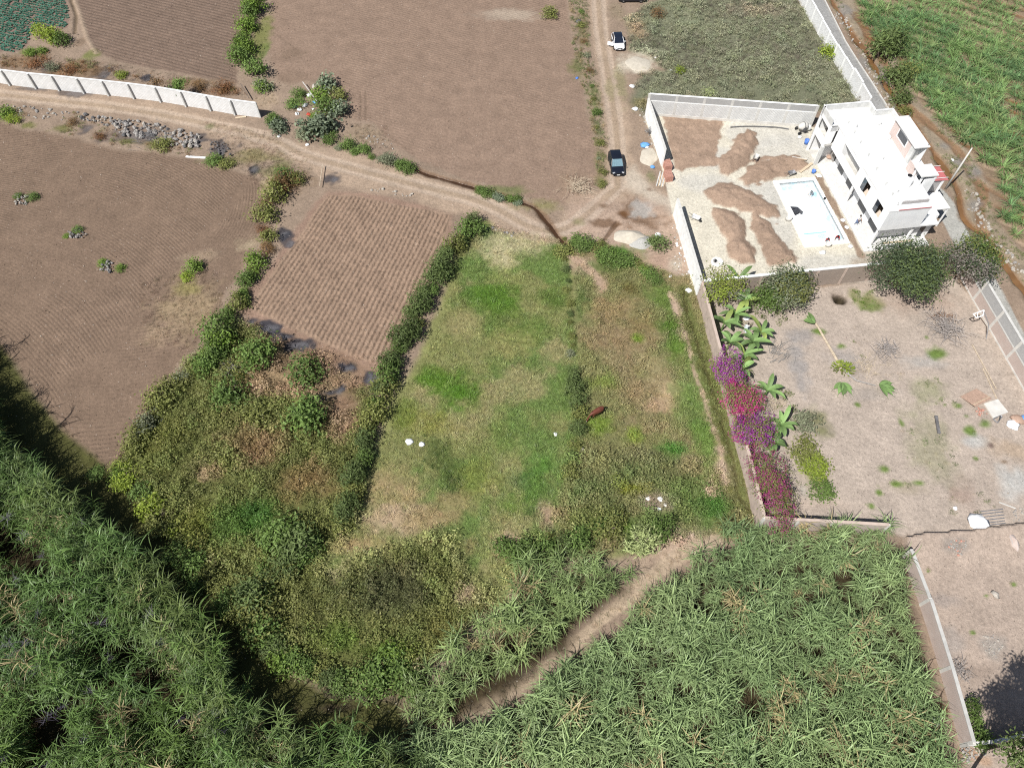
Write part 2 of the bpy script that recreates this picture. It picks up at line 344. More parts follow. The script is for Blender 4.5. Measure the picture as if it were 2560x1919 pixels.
# ---- fields
P_left = K('c1', (-120, 940), (0, 960), (200, 1030), (420, 1050), (700, 1130), (900, 1180), (1300, 1215), (1500, 1250), (1700, 1320), (1900, 1370), (2050, 1430), 'c5', (2100, 60), (2085, 350), (2010, 560), (1900, 730), (1790, 880), (1720, 1060), (1640, 1180), (1560, 1300), (1480, 1380), (1400, 1480), (1330, 1600), 'b1', (1290, 200), (1180, 380), (1050, 480), (980, 620), (930, 790), (850, 790), (740, 700), (600, 600), (480, 480), (380, 330), (280, 210), (180, 60), 'c5', (120, 1440), (30, 1330), (-80, 1250), (-300, 1100), (-300, 0))
paint(P_left, SOIL2, zone=Z('ploughed_field'), soft=.5, rough=.4, var=.1)
P_top = K('c2', (220, -120), (150, 240), (160, 440), (240, 640), (330, 650), (480, 630), (700, 690), (800, 800), (790, 930), (860, 960), (1000, 980), (1150, 1150), (1260, 1220), (1340, 1260), (1500, 1330), (1700, 1420), (1850, 1440), (2100, 1530), 'c3', (30, 1470), (250, 1560), (420, 1590), (600, 1640), (740, 1500), (800, 1450), (840, 1380), (800, 1150), (740, 950), (690, 720), (640, 560), (600, 330), (570, 150), (550, -120))
paint(P_top, C(164, 140, 122), zone=Z('ploughed_field_centre'), soft=.4, rough=.4, var=.08)
P_rows = K('c1', (570, -120), (650, 180), (690, 300), (760, 400), (900, 480), (1100, 520), (1450, 580), (1750, 650), (1880, 660), (1870, 400), (1890, 230), (1960, 100), (2010, -120))
paint(P_rows, C(144, 123, 108), zone=Z('ridged_field'), soft=.35, rough=.35, var=.1)
P_cab = K('c1', (-200, -150), (490, -150), (555, 140), (530, 220), (400, 225), (300, 215), (240, 290), (220, 370), (120, 415), (-200, 400))
paint(P_cab, C(150, 128, 116), zone=Z('cabbage_field'), soft=.35, rough=.3)
P_fur = K('c6', (640, 118), (860, 122), (1130, 185), (1400, 230), (1600, 270), (1585, 350), (1500, 640), (1340, 960), (1240, 1120), (1130, 1370), (1050, 1455), (850, 1410), (600, 1290), (300, 1160), (20, 1020), (60, 930), (250, 640), (440, 390), (560, 200))
P_fapron = K('c6', (640, 90), (1000, 110), (1620, 240), (1600, 400), (1150, 1380), (1080, 1560), (960, 1600), (600, 1420), (0, 1120), (-80, 1010), (250, 560), (560, 160))
paint(P_fapron, C(168, 140, 122), soft=.6)
paint(P_fur, C(174, 148, 127), soft=.15, rough=.12, fine=.05, zone=Z('furrowed_field'))

# ---- roads
P_r1 = K('c1', (-120, 680), (120, 700), (400, 740), (700, 775), (1000, 800), (1280, 830), (1480, 880), (1700, 930), (1900, 970), (2100, 1050), 'c2', (0, 1060), (200, 1100), (420, 1140), (700, 1170), (900, 1230), (1150, 1290), (1300, 1350), (1500, 1430), (1750, 1500), (1950, 1550), (2211, 1640), 'c7', (150, 200), (300, 300), (420, 430), (540, 510), (300, 500), (100, 430), (-20, 390), 'c2', (1900, 1700), (1600, 1680), (1250, 1560), (900, 1500), (650, 1440), (400, 1320), (200, 1230), (0, 1200), 'c1', (1850, 1150), (1600, 1040), (1400, 990), (1100, 920), (900, 890), (600, 870), (400, 850), (100, 800), (-120, 790))
paint(P_r1, ROAD, zone=Z('dirt_road'), soft=.7, rough=.6, var=.08, z=-.03)
P_r2 = K('c3', (720, -150), (735, 200), (770, 400), (800, 560), (830, 800), (850, 1000), (860, 1200), (870, 1380), (820, 1480), 'c7', (640, 100), (560, 220), (500, 330), (560, 470), (720, 500), (900, 480), (1150, 480), (1330, 480), (1420, 560), (1420, 300), (1400, 200), 'c3', (1450, 1560), (1300, 1480), (1200, 1400), (1100, 1330), (1060, 1200), (1080, 1050), (1040, 900), (1010, 780), (960, 600), (900, 400), (890, 200), (880, -150))
paint(P_r2, ROAD, zone=Z('dirt_road'), soft=.6, rough=.6, var=.08, z=-.03)
paint(K('c7', (560, 80), (900, 150), (1400, 120), (1460, 300), (1520, 600), (1540, 760), (1420, 760), (1300, 680), (1150, 560), (800, 500), (580, 500), (560, 300)), C(196, 171, 151), soft=.9, rough=.8, var=.12)
paint(K('c3', (1090, 1320), (1250, 1480), (1420, 1600), 'c7', (1420, 280), (1330, 200), (1150, 130), (1000, 60), (1000, -80)), C(217, 203, 184), k=.85, soft=.8, rough=.8)
# wheel tracks: paler packed strips
def off(line, o):
    t = np.gradient(line, axis=0); t /= np.linalg.norm(t, axis=1)[:, None] + 1e-9; return line + np.stack([-t[:, 1], t[:, 0]], 1) * o
def chaikin(l, n=3):
    for _ in range(n):
        q = [l[0]]
        for i in range(len(l) - 1): q += [l[i] * .75 + l[i + 1] * .25, l[i] * .25 + l[i + 1] * .75]
        q.append(l[-1]); l = np.array(q)
    return l
cl1 = chaikin(K('c1', (-120, 735), (400, 790), (900, 845), (1400, 930), (1800, 1010), (2200, 1110), 'c2', (400, 1220), (900, 1350), (1400, 1480), (1900, 1600), 'c7', (300, 400), (560, 400), (800, 200), 'c3', (950, 1480)))
cl2 = chaikin(K('c3', (800, -150), (820, 200), (870, 500), (920, 800), (960, 1100), (960, 1300), (960, 1480)))
for cl in (cl1, cl2):
    for o in (-.85, .85): stroke(off(cl, o), .42, C(214, 194, 174), k=.55, z=-.05, rough=.5)
    stroke(cl, .4, C(178, 158, 132), k=.35, rough=.8)

# ---- lane beside the white wall, sidewalk behind the house
P_lane = K('c4', (430, -120), (570, -120), (800, 330), (900, 490), (1000, 640), (1140, 860), (1230, 1000), (1330, 1150), (1200, 1150), (1060, 940), (900, 760), (700, 420), (560, 150))
paint(P_lane, C(178, 177, 174), soft=.08, rough=.03, fine=.02, zone=Z('paved_lane'), var=.05)
P_walk = np.vstack([K('n', (2330, 455), (2362, 478), (2385, 506), (2408, 555), (2450, 635), (2486, 690), (2522, 760), (2560, 832), (2620, 945)), K('n', (2570, 960), (2510, 850), (2450, 740), (2400, 640), (2360, 560), (2320, 500))])
paint(P_walk, C(198, 196, 188), soft=.1, rough=.05, fine=.03, zone=Z('pavement'), var=.08)

# ---- compound courtyard
P_court = np.vstack([HP((-23.1, -31.2), (2.0, -24.9), (2.0, -20.4), (-.6, -20.6), (-.6, 0), (7., .5), (7., 5.2), (-24.8, 5.2), (-24.1, -9.5)), HP((-23.3, -19.3))])
paint(P_court, SANDC, soft=.12, rough=.02, fine=.0, zone=Z('courtyard'), var=.05)
for a, b, ra, rb in ((-6, -25, 6, 3.4), (-9.6, -8, 2.0, 7), (-4, 3, 7, 2.6), (-4, -20, 5, 4), (-15, -20.5, 4, 2.5), (-18, -15.5, 4, 2), (-10.5, -12, 4, 3)):
    p = H(a, b); poly = np.array([(p[0] + ra * math.cos(t), p[1] + rb * math.sin(t)) for t in np.linspace(0, 6.28, 11)[:-1]]); paint(poly, GREYC, k=.7, soft=.9, rough=.7)
HEAP = C(184, 158, 137)
def heap(poly, h, kk=1.):
    s, m, d = paint(poly, HEAP, soft=.2, rough=.38, fine=.3, var=.15, zone=Z('soil_heap'))
    ZZ[s] += np.clip(-d / 1.1, 0, 1) ** .7 * h * .85 * (.7 + .4 * N_B[s] + .3 * EDGE2[s])
heap(K('c3', (1310, 915), (1550, 935), (1800, 955), (1770, 1030), (1745, 1230), (1740, 1300), (1600, 1320), (1470, 1350), (1400, 1335), (1395, 1290)), .22)
heap(K('c3', (1980, 1020), (2060, 1050), (2070, 1140), (2020, 1210), (1985, 1300), (1890, 1370), (1830, 1410), (1770, 1370), (1750, 1270), (1850, 1180), (1900, 1080)), .75)
heap(K('c3', (1990, 1310), (2150, 1265), 'c4', (0, 1285), (120, 1240), (400, 1225), (480, 1260), (525, 1320), (330, 1395), (130, 1460), (0, 1480), 'c3', (2100, 1440), (1960, 1475), (1900, 1410)), .45)
heap(K('c7', (1650, 80), (1760, 30), (1850, 20), (2000, 90), (2211, 170), 'c8', (130, 130), (270, 200), (285, 290), (200, 305), (30, 255), 'c7', (2060, 265), (1900, 240), (1720, 205)), .6)
heap(K('c7', (1700, 215), (1890, 240), (1970, 340), (1980, 480), (2050, 560), (2040, 650), (1930, 665), (1820, 600), (1800, 480), (1730, 370)), .75)
heap(K('c7', (2020, 272), (2211, 350), 'c8', (200, 330), (300, 480), (430, 620), (400, 660), (190, 695), (150, 560), (80, 420), 'c7', (2010, 400)), .6)
paint(HP((-2.0, -14.5), (-.95, -14.5), (-.95, 1.5), (-2.0, 1.5)), C(168, 146, 126), soft=.12, rough=.15, var=.2)
paint(HP((-3, 1.5), (7, .6), (8, 5), (-5, 5)), C(182, 164, 144), k=.7, soft=.8, rough=.8)

# ---- yard and lower right lot
P_yard = K('n', (1768, 742), (1812, 890), (1852, 1080), (1892, 1250), (1935, 1312), (2190, 1320), (2262, 1342), (2460, 1324), (2620, 1300), (2620, 1080), (2560, 950), (2480, 819), (2433, 745), (2380, 690), (2178, 705), (1830, 735))
paint(P_yard, YARD, soft=.3, rough=.1, zone=Z('yard'), var=.08)
P_lot2 = K('n', (2262, 1342), (2460, 1324), (2640, 1300), (2640, 1990), (2440, 1990), (2402, 1862), (2366, 1680), (2310, 1505), (2262, 1385))
paint(P_lot2, C(198, 179, 163), soft=.3, rough=.1, zone=Z('bare_lot'), var=.1)
PY = [('b4', 1470, 620, 190, 330, C(150, 154, 112), .45), ('b4', 1460, 170, 150, 110, C(150, 158, 108), .5), ('b4', 1000, 200, 260, 60, GREYS, .35), ('c8', 430, 1460, 90, 330, C(170, 166, 164), .7), ('c8', 820, 1440, 200, 130, C(178, 172, 168), .6),
      ('c8', 460, 1230, 120, 60, C(168, 164, 162), .6), ('c8', 1400, 1440, 170, 60, C(192, 188, 182), .6), ('b4', 2120, 900, 170, 150, C(208, 206, 200), .9), ('b4', 1850, 580, 110, 60, C(206, 204, 198), .9), ('b4', 2080, 630, 200, 110, C(203, 180, 156), .8),
      ('b4', 2060, 735, 40, 20, BRN, .8), ('b4', 1950, 610, 30, 25, C(110, 88, 84), .8), ('b4', 1700, 1000, 110, 50, C(176, 150, 134), .6), ('b4', 550, 400, 120, 130, C(132, 134, 88), .8), ('b4', 560, 850, 130, 180, C(138, 146, 78), .9), ('b4', 470, 960, 50, 60, C(196, 190, 176), .7),
      ('c8', 980, 950, 130, 70, C(134, 142, 74), .8), ('c8', 870, 900, 60, 60, C(140, 142, 84), .7), ('c8', 1020, 1000, 100, 40, C(112, 140, 58), .8), ('c8', 1560, 1180, 130, 60, C(190, 176, 164), .5), ('c8', 1350, 960, 350, 120, C(190, 164, 146), .5), ('c8', 2000, 1290, 160, 200, C(206, 190, 174), .4),
      ('b8', 1960, 690, 120, 110, C(176, 170, 162), .7), ('b8', 1560, 330, 160, 60, C(178, 166, 158), .6), ('b8', 1640, 700, 120, 130, C(188, 178, 170), .6), ('b8', 1850, 900, 150, 100, C(160, 142, 128), .6), ('b4', 1650, 1410, 110, 60, C(170, 160, 150), .7), ('b4', 620, 1080, 250, 60, C(196, 176, 160), .5),
      ('b4', 1750, 980, 100, 160, C(186, 166, 152), .5), ('b4', 1300, 950, 160, 60, C(176, 164, 138), .5)]
for t, x, y, rx, ry, c, k in PY: blob(t, x, y, rx, ry, c, k)
for t, x, y, rx, ry in (('b4', 1905, 440, 50, 40), ('c8', 1530, 1370, 70, 50), ('c8', 590, 1195, 55, 30), ('b4', 1785, 495, 45, 45), ('b4', 900, 290, 25, 20), ('b4', 1385, 905, 60, 30), ('b4', 1060, 985, 30, 25), ('b4', 1005, 1085, 28, 26), ('b4', 1205, 920, 50, 30), ('b4', 1105, 800, 45, 30), ('b4', 1830, 712, 25, 18), ('b4', 1240, 430, 25, 40), ('c8', 770, 1310, 40, 25), ('c8', 1440, 1240, 20, 18), ('b8', 1810, 590, 25, 18), ('b8', 2125, 210, 30, 20), ('b8', 1450, 105, 20, 18), ('b8', 1915, 300, 20, 14), ('b4', 1690, 300, 45, 30), ('b4', 1755, 375, 30, 20)):
    blob(t, x, y, rx, ry, C(112, 142, 56), .9, green=1.6)
for t, x, y, rx, ry in (('b4', 1470, 640, 190, 310), ('b4', 1460, 170, 140, 100), ('b4', 1300, 640, 60, 100), ('b4', 560, 850, 120, 170), ('b4', 530, 400, 110, 120), ('c8', 980, 950, 120, 70), ('b4', 1180, 60, 90, 60), ('c8', 1180, 1530, 100, 90), ('c8', 920, 1280, 80, 120), ('b4', 1800, 980, 180, 60), ('b4', 1560, 1040, 50, 50)):
    blob(t, x, y, rx, ry, None, .8, green=.35)
# step along the yard's southern edge: the lot behind rises to a ragged lip, then drops
lip = chaikin(K('n', (2250, 1338), (2290, 1338), (2340, 1334), (2395, 1329), (2440, 1324), (2465, 1322), (2490, 1330), (2520, 1322), (2560, 1314)), 1)
s = win(lip, 7); dl = ldist(XX[s], YY[s], lip); sd_ = sdist(XX[s], YY[s], P_lot2); ins = sd_ + EDGE2[s] * .12 < 0
ZZ[s] += np.where(ins, np.clip(1 - dl / 4.5, 0, 1) ** 1.3 * .75, 0)

# ---- meadow patches
MP = [('c7', 220, 520, 200, 90, C(196, 186, 146), .75), ('c7', 60, 620, 130, 70, C(184, 176, 126), .6), ('c6', 2000, 560, 170, 90, C(198, 188, 150), .7), ('c6', 2050, 800, 170, 70, C(150, 158, 96), .5), ('c7', 440, 940, 130, 90, GRN, .75), ('c7', 30, 960, 120, 130, C(98, 130, 52), .7), ('c6', 1900, 940, 200, 110, C(100, 134, 52), .75),
      ('c7', 150, 1170, 250, 110, C(112, 134, 66), .6), ('c6', 1720, 1140, 120, 120, C(168, 158, 112), .6), ('c7', 60, 1330, 160, 120, C(160, 152, 104), .6), ('c6', 2050, 1280, 170, 150, C(160, 158, 100), .5), ('c6', 1480, 1580, 200, 90, C(104, 134, 50), .7), ('b2', 1650, 200, 160, 160, C(96, 134, 48), .85), ('b2', 1450, 100, 150, 90, C(106, 140, 54), .8),
      ('b2', 1430, 440, 200, 90, C(150, 150, 76), .6), ('b2', 1230, 380, 80, 150, C(120, 136, 60), .6), ('b2', 1480, 680, 130, 130, C(90, 108, 54), .6), ('b2', 1590, 840, 120, 110, C(90, 108, 54), .6), ('b2', 1640, 960, 90, 60, C(92, 110, 56), .6), ('b2', 1200, 960, 270, 180, C(178, 158, 118), .9), ('b2', 1150, 1180, 280, 120, C(190, 168, 138), .85), ('b2', 860, 1400, 200, 70, C(180, 160, 118), .85), ('b2', 1450, 1180, 200, 80, C(176, 156, 116), .8),
      ('b2', 1620, 1060, 130, 90, C(160, 146, 104), .7), ('b2', 1950, 620, 180, 250, C(128, 144, 78), .5), ('b2', 2080, 1080, 150, 110, C(106, 138, 56), .6), ('b2', 1850, 880, 140, 140, C(140, 148, 76), .5), ('b2', 2050, 1380, 110, 100, C(186, 164, 130), .8), ('b2', 1750, 1420, 120, 110, C(150, 138, 96), .6), ('b2', 1980, 1500, 130, 90, C(140, 142, 86), .6),
      ('b3', 360, 760, 120, 90, C(100, 140, 62), .7), ('b3', 300, 970, 110, 160, C(98, 136, 60), .7), ('b3', 180, 900, 80, 60, C(96, 128, 76), .3), ('b3', 400, 1180, 70, 110, C(182, 158, 130), .85), ('b3', 500, 1140, 60, 50, C(172, 150, 118), .7), ('b3', 80, 1390, 100, 120, C(196, 172, 142), .85), ('b3', 270, 1140, 60, 40, C(84, 108, 56), .5), ('b3', 60, 1200, 70, 60, C(150, 146, 96), .6),
      ('c7', 700, 660, 120, 70, C(205, 176, 154), .9), ('c7', 830, 790, 60, 110, C(190, 164, 136), .75), ('c7', 1000, 620, 160, 80, C(84, 128, 48), .9), ('c7', 860, 680, 170, 90, C(106, 124, 66), .7), ('c7', 1050, 860, 60, 50, C(120, 112, 66), .7), ('c7', 1000, 1020, 230, 100, C(168, 146, 108), .65), ('c7', 950, 1230, 260, 120, C(168, 142, 112), .6), ('c7', 1150, 1140, 120, 100, C(150, 132, 92), .6), ('c7', 1120, 1250, 60, 40, C(132, 156, 60), .8), ('c7', 1320, 940, 130, 130, C(108, 136, 62), .7), ('c7', 1380, 1160, 110, 80, C(96, 126, 52), .8), ('c7', 1440, 1340, 100, 120, C(112, 142, 60), .7), ('c7', 1240, 1450, 110, 120, C(172, 160, 118), .6), ('c7', 850, 1600, 120, 60, C(136, 152, 74), .6),
      ('b3', 1370, 190, 110, 110, C(190, 168, 132), .85), ('b3', 1270, 290, 120, 60, C(190, 164, 132), .8), ('b3', 1130, 200, 100, 110, C(168, 148, 112), .6), ('b3', 1540, 230, 130, 330, C(118, 146, 76), .7), ('b3', 1650, 640, 120, 190, C(120, 148, 74), .75), ('b3', 1400, 640, 120, 70, C(84, 134, 56), .9), ('b3', 830, 430, 120, 110, C(126, 150, 60), .7), ('b3', 1080, 530, 80, 60, C(140, 160, 66), .7), ('b3', 1150, 700, 110, 60, C(146, 138, 108), .5), ('b3', 1250, 800, 280, 130, C(120, 124, 82), .6), ('b3', 760, 960, 260, 130, C(106, 124, 74), .6), ('b3', 1050, 960, 110, 40, C(136, 140, 50), .7), ('b3', 1250, 1070, 130, 60, C(176, 158, 140), .8), ('b3', 1550, 1000, 170, 120, C(108, 128, 70), .6), ('b3', 1690, 950, 40, 40, C(190, 164, 140), .8), ('b3', 1020, 1160, 200, 120, C(92, 112, 58), .6), ('b3', 760, 1230, 230, 110, C(100, 120, 52), .6), ('b3', 1750, 1110, 110, 90, C(80, 122, 52), .7), ('b3', 1450, 1420, 260, 120, C(196, 172, 150), .95), ('b3', 1160, 1600, 80, 120, C(190, 168, 146), .9)]
for t, x, y, rx, ry, c, k in MP: blob(t, x, y, rx * 1.12, ry * 1.12, c, min(1., k * 1.2), soft=.8, green=(.45 if c[0] > c[1] else None))
path = chaikin(K('c7', (590, 600), (700, 680), (800, 760), (850, 860)))
stroke(path, .55, C(200, 172, 148), k=.85, green=.1)
fpath = chaikin(K('c7', (1370, 890), (1400, 980), (1440, 1080), (1470, 1190), (1500, 1240), (1530, 1350), (1540, 1450), 'b3', (1660, 280), (1690, 430), (1740, 520), (1780, 640), (1790, 760), (1790, 880), (1860, 900)))
stroke(fpath, .30, C(200, 176, 152), k=.85, green=.15, z=-.05, zone=Z('footpath'), rough=1.3)
for t, x, y, rx, ry in (('c7', 1430, 1010, 40, 100), ('c7', 1480, 1215, 60, 45), ('b3', 1780, 650, 60, 60), ('b3', 1800, 800, 80, 100)): blob(t, x, y, rx, ry, C(208, 182, 160), .95, green=0.)
chan = chaikin(K('c7', (1480, 860), (1500, 1000), (1540, 1150), (1600, 1300), (1640, 1450), 'b3', (1680, 60), (1740, 260), (1790, 450), (1850, 640), (1880, 760), (1900, 880), (1900, 1000), (2000, 1110)))
stroke(chan, .9, C(112, 120, 66), k=.7, z=-.22, green=1.3)
stroke(chan, .22, C(84, 72, 48), k=.6, z=-.15, green=.6)
canepath = chaikin(K('d', (1545, 1165), (1470, 1195), (1405, 1245), (1330, 1315), (1200, 1420), (1100, 1490), (1005, 1545)))
stroke(canepath, .7, C(204, 182, 156), k=.9, green=0., z=-.05, zone=Z('footpath'), rough=.5)
# scrub patches
SP = [('b2', 150, 640, 220, 150, C(148, 118, 92), .75), ('b2', 500, 900, 260, 170, C(146, 118, 84), .7), ('b1', 1950, 560, 250, 170, C(146, 118, 90), .7), ('b1', 1640, 820, 110, 60, C(172, 146, 118), .8), ('b1', 1280, 600, 200, 250, C(112, 116, 60), .7), ('b1', 1900, 1250, 260, 180, C(82, 112, 50), .75), ('b2', 80, 1200, 150, 220, C(78, 116, 52), .7), ('b1', 1500, 1250, 180, 160, C(118, 122, 54), .6), ('b2', 450, 1350, 230, 160, C(106, 110, 58), .6), ('b6', 1150, 250, 400, 260, C(84, 86, 58), .85), ('b6', 1250, 100, 330, 90, C(90, 88, 62), .7), ('b6', 700, 620, 190, 130, C(98, 122, 52), .7), ('b6', 1100, 740, 260, 90, C(96, 116, 50), .7), ('b6', 1500, 560, 110, 130, C(122, 116, 64), .6), ('b6', 1720, 270, 110, 100, C(196, 172, 144), .85), ('b6', 800, 1080, 300, 60, C(120, 106, 98), .9), ('b6', 700, 1180, 350, 60, C(70, 58, 48), .8),
      ('c6', 250, 1240, 140, 80, C(166, 138, 116), .9), ('c6', 620, 1420, 300, 90, C(164, 134, 112), .85), ('c6', 820, 1590, 200, 60, C(166, 136, 114), .85), ('b2', 200, 180, 300, 60, C(172, 146, 118), .8), ('b2', 720, 280, 110, 110, C(176, 140, 114), .85), ('b2', 760, 500, 100, 80, C(166, 132, 110), .8), ('b2', 60, 80, 130, 60, C(120, 110, 60), .6)]
for t, x, y, rx, ry, c, k in SP: blob(t, x, y, rx, ry, c, k, green=.35 if c[0] > .25 else 1.)
paint(K('c6', (0, 1100), (300, 1200), (850, 1420), (1010, 1490), (960, 1650), 'b2', (880, 200), (860, 420), (720, 570), (620, 420), (560, 290), (260, 200), (0, 180), 'c6', (60, 1500), (240, 1300)), C(164, 136, 112), k=.75, soft=.9, rough=1.0, green=.10, var=.2)
# burnt patches
for t, x, y, rx, ry, k in (('c6', 20, 1120, 50, 30, .9), ('c6', 170, 1170, 80, 50, .95), ('c6', 260, 1240, 80, 50, .95), ('c6', 400, 1300, 90, 45, .9), ('c6', 790, 1480, 80, 50, .95), ('c6', 950, 1560, 60, 60, .95), ('b2', 700, 180, 90, 60, .95), ('b2', 620, 250, 70, 30, .85), ('c6', 270, 430, 40, 45, .9), ('c6', 320, 490, 45, 45, .8), ('c1', 690, 1000, 60, 35, .6), ('c1', 1540, 1130, 70, 50, .7), ('c1', 1030, 1060, 160, 70, .55), ('c1', 1740, 1180, 100, 70, .8), ('c1', 2005, 1325, 35, 28, .9), ('c2', 670, 1410, 45, 40, .85), ('c1', 380, 530, 60, 45, .7), ('c1', 1180, 620, 90, 35, .9), ('c1', 830, 560, 60, 60, .7), ('c1', 600, 735, 130, 25, .6), ('c1', 250, 700, 120, 18, .5)):
    blob(t, x, y, rx * 1.15, ry * 1.15, ASH * 1.6, k, green=0., soft=.4, rag=1.7)
    blob(t, x + rx * .2, y + ry * .2, rx * .6, ry * .6, C(136, 136, 140), k * .5, soft=.5, rag=1.9)
# verges, patches of weeds along roads and field edges
VG = [('c1', 60, 900, 90, 60, C(110, 120, 56)), ('c1', 480, 1010, 90, 40, C(116, 120, 60)), ('c1', 230, 990, 90, 30, C(118, 124, 60)), ('c1', 1250, 1140, 110, 40, C(112, 112, 60)), ('c1', 1000, 1120, 80, 30, C(120, 118, 70)), ('c1', 1740, 1270, 150, 45, C(98, 110, 56)), ('c1', 2000, 1250, 180, 60, C(160, 146, 108)), ('c1', 1660, 1000, 45, 25, C(140, 140, 100)), ('c1', 250, 410, 110, 30, C(120, 140, 54)), ('c1', 700, 440, 80, 50, C(126, 136, 70)), ('c1', 640, 330, 60, 60, C(150, 128, 108)), ('c1', 200, 480, 200, 60, C(150, 122, 92)), ('c1', 600, 540, 250, 60, C(140, 112, 80)), ('c1', 1500, 660, 300, 50, C(150, 124, 94)), ('c1', 1750, 710, 160, 50, C(138, 104, 76)),
      ('c1', 2060, 250, 60, 140, C(140, 140, 84)), ('c1', 2080, 400, 40, 60, C(100, 136, 50)), ('c1', 2100, 800, 80, 70, C(190, 168, 142)), ('c2', 110, 300, 60, 200, C(140, 142, 88)), ('c2', 900, 1050, 150, 90, C(170, 150, 126)), ('c2', 80, 1240, 160, 60, C(160, 148, 108)), ('c2', 250, 1330, 120, 90, C(140, 138, 92)), ('c2', 350, 1440, 150, 120, C(128, 104, 72)), ('c2', 180, 1460, 70, 90, C(196, 180, 140)), ('c5', 1950, 520, 110, 80, C(196, 178, 148)), ('c5', 1480, 1000, 300, 220, C(182, 160, 128)), ('c5', 1470, 860, 120, 60, C(166, 156, 100)), ('c5', 1250, 1200, 180, 120, C(180, 156, 130)), ('c5', 1560, 600, 160, 60, C(180, 158, 134)),
      ('c3', 650, 540, 80, 90, C(120, 124, 76)), ('c3', 680, 240, 70, 120, C(140, 128, 96)), ('c3', 770, 800, 60, 130, C(120, 130, 76)), ('c3', 800, 1020, 45, 90, C(112, 118, 78)), ('c3', 820, 1250, 50, 110, C(130, 124, 84)), ('c3', 830, 1430, 50, 40, C(120, 126, 66)), ('c3', 900, 700, 40, 120, C(170, 158, 124)), ('c3', 980, 650, 50, 150, C(160, 152, 116)), ('c3', 1110, 250, 90, 100, C(178, 152, 124)), ('c3', 960, 100, 70, 80, C(160, 144, 120)), ('c3', 620, 1470, 180, 130, C(168, 144, 122)), ('c3', 1160, 820, 80, 60, C(140, 130, 90)), ('c3', 1230, 1400, 50, 60, C(140, 140, 100)), ('c3', 1120, 560, 60, 30, SANDC),
      ('c2', 2000, 1500, 200, 40, C(120, 130, 80)), ('c7', 350, 200, 200, 50, C(150, 144, 96)), ('c7', 640, 330, 60, 40, C(150, 146, 104)), ('c7', 1100, 620, 60, 60, C(196, 164, 142)), ('c7', 1280, 640, 110, 60, C(196, 166, 146)), ('c7', 1420, 690, 60, 70, C(212, 200, 180))]
for t, x, y, rx, ry, c in VG: blob(t, x, y, rx, ry, c, .75, green=.5 if c[1] > c[0] * .72 else .1)
blob('c3', 1120, 510, 150, 90, C(232, 221, 200), .9)
blob('c3', 2050, 90, 300, 60, C(188, 168, 148), .5); blob('c2', 2050, 120, 250, 50, C(190, 174, 156), .6); blob('c3', 200, 120, 180, 50, C(196, 178, 158), .6)
for t, x, y, rx, ry in (('c7', 1050, 220, 110, 110), ('c7', 1170, 330, 150, 50), ('c7', 860, 190, 60, 40), ('c7', 860, 340, 120, 30)): blob(t, x, y, rx, ry, MUD, .75, wet=.35, rag=1.8)
blob('c7', 1010, 270, 60, 45, C(120, 84, 50), .9, wet=.9); blob('c7', 1120, 230, 90, 70, C(206, 204, 198), .6, rag=2.2)
blob('c7', 1215, 75, 35, 22, C(150, 124, 104), .8, wet=.3)
# feeder ditch at the road junction and the brook on the right
dt = chaikin(K('c2', (1280, 1310), (1400, 1370), (1520, 1400), (1650, 1440), (1800, 1480), 'c2', (2180, 1600), 'c7', (230, 180), (310, 210), (370, 290), (440, 370), (490, 450), (560, 510), (600, 560)))
stroke(dt, .6, MUD, k=.7, z=-.3, wet=.2, rough=.6); stroke(dt, .24, WETC, k=.9, wet=.8, rough=.5)
dt2 = chaikin(K('c7', (960, 330), (890, 420), (840, 490))); stroke(dt2, .3, MUD * .9, k=.7, z=-.2, wet=.5, rough=.7)
brook = chaikin(K('c4', (660, -120), (700, 20), (760, 90), (830, 200), (870, 290), (930, 345), (965, 400), (1060, 560), (1150, 700), (1230, 830), (1300, 910), (1350, 980), (1420, 1080), (1500, 1200), (1570, 1290), (1640, 1400), (1690, 1500), (1715, 1580), 'c8', (1710, 200), (1740, 300), (1820, 370), (1900, 430), (1960, 495), (2000, 560), (2060, 650), (2120, 740), (2211, 860), (2400, 1080)))
brook2 = chaikin(K('c4', (870, 110), (950, 240), (1000, 340), (1100, 480), (1250, 760), (1330, 880), (1430, 940), (1520, 1040), (1630, 1130), (1720, 1230), (1800, 1380), (1900, 1500), 'c8', (1850, 330), (1900, 420)))
stroke(brook, .9, C(158, 136, 112), k=.7, z=-.35, rough=.9); stroke(brook, .5, C(140, 100, 64), k=.85, wet=.6, z=-.1, rough=.6)
stroke(brook2, .7, C(150, 112, 78), k=.75, z=-.15, wet=.3, rough=.6)
for t, x, y, rx, ry in (('c4', 1560, 1150, 60, 40), ('c4', 1700, 1280, 60, 40), ('c4', 1820, 1350, 70, 60), ('c8', 1820, 190, 80, 60), ('c8', 1960, 560, 40, 60), ('c4', 800, 90, 60, 60), ('c4', 1100, 600, 60, 100), ('c4', 940, 480, 40, 80)): blob(t, x, y, rx, ry, C(150, 148, 144), .7)
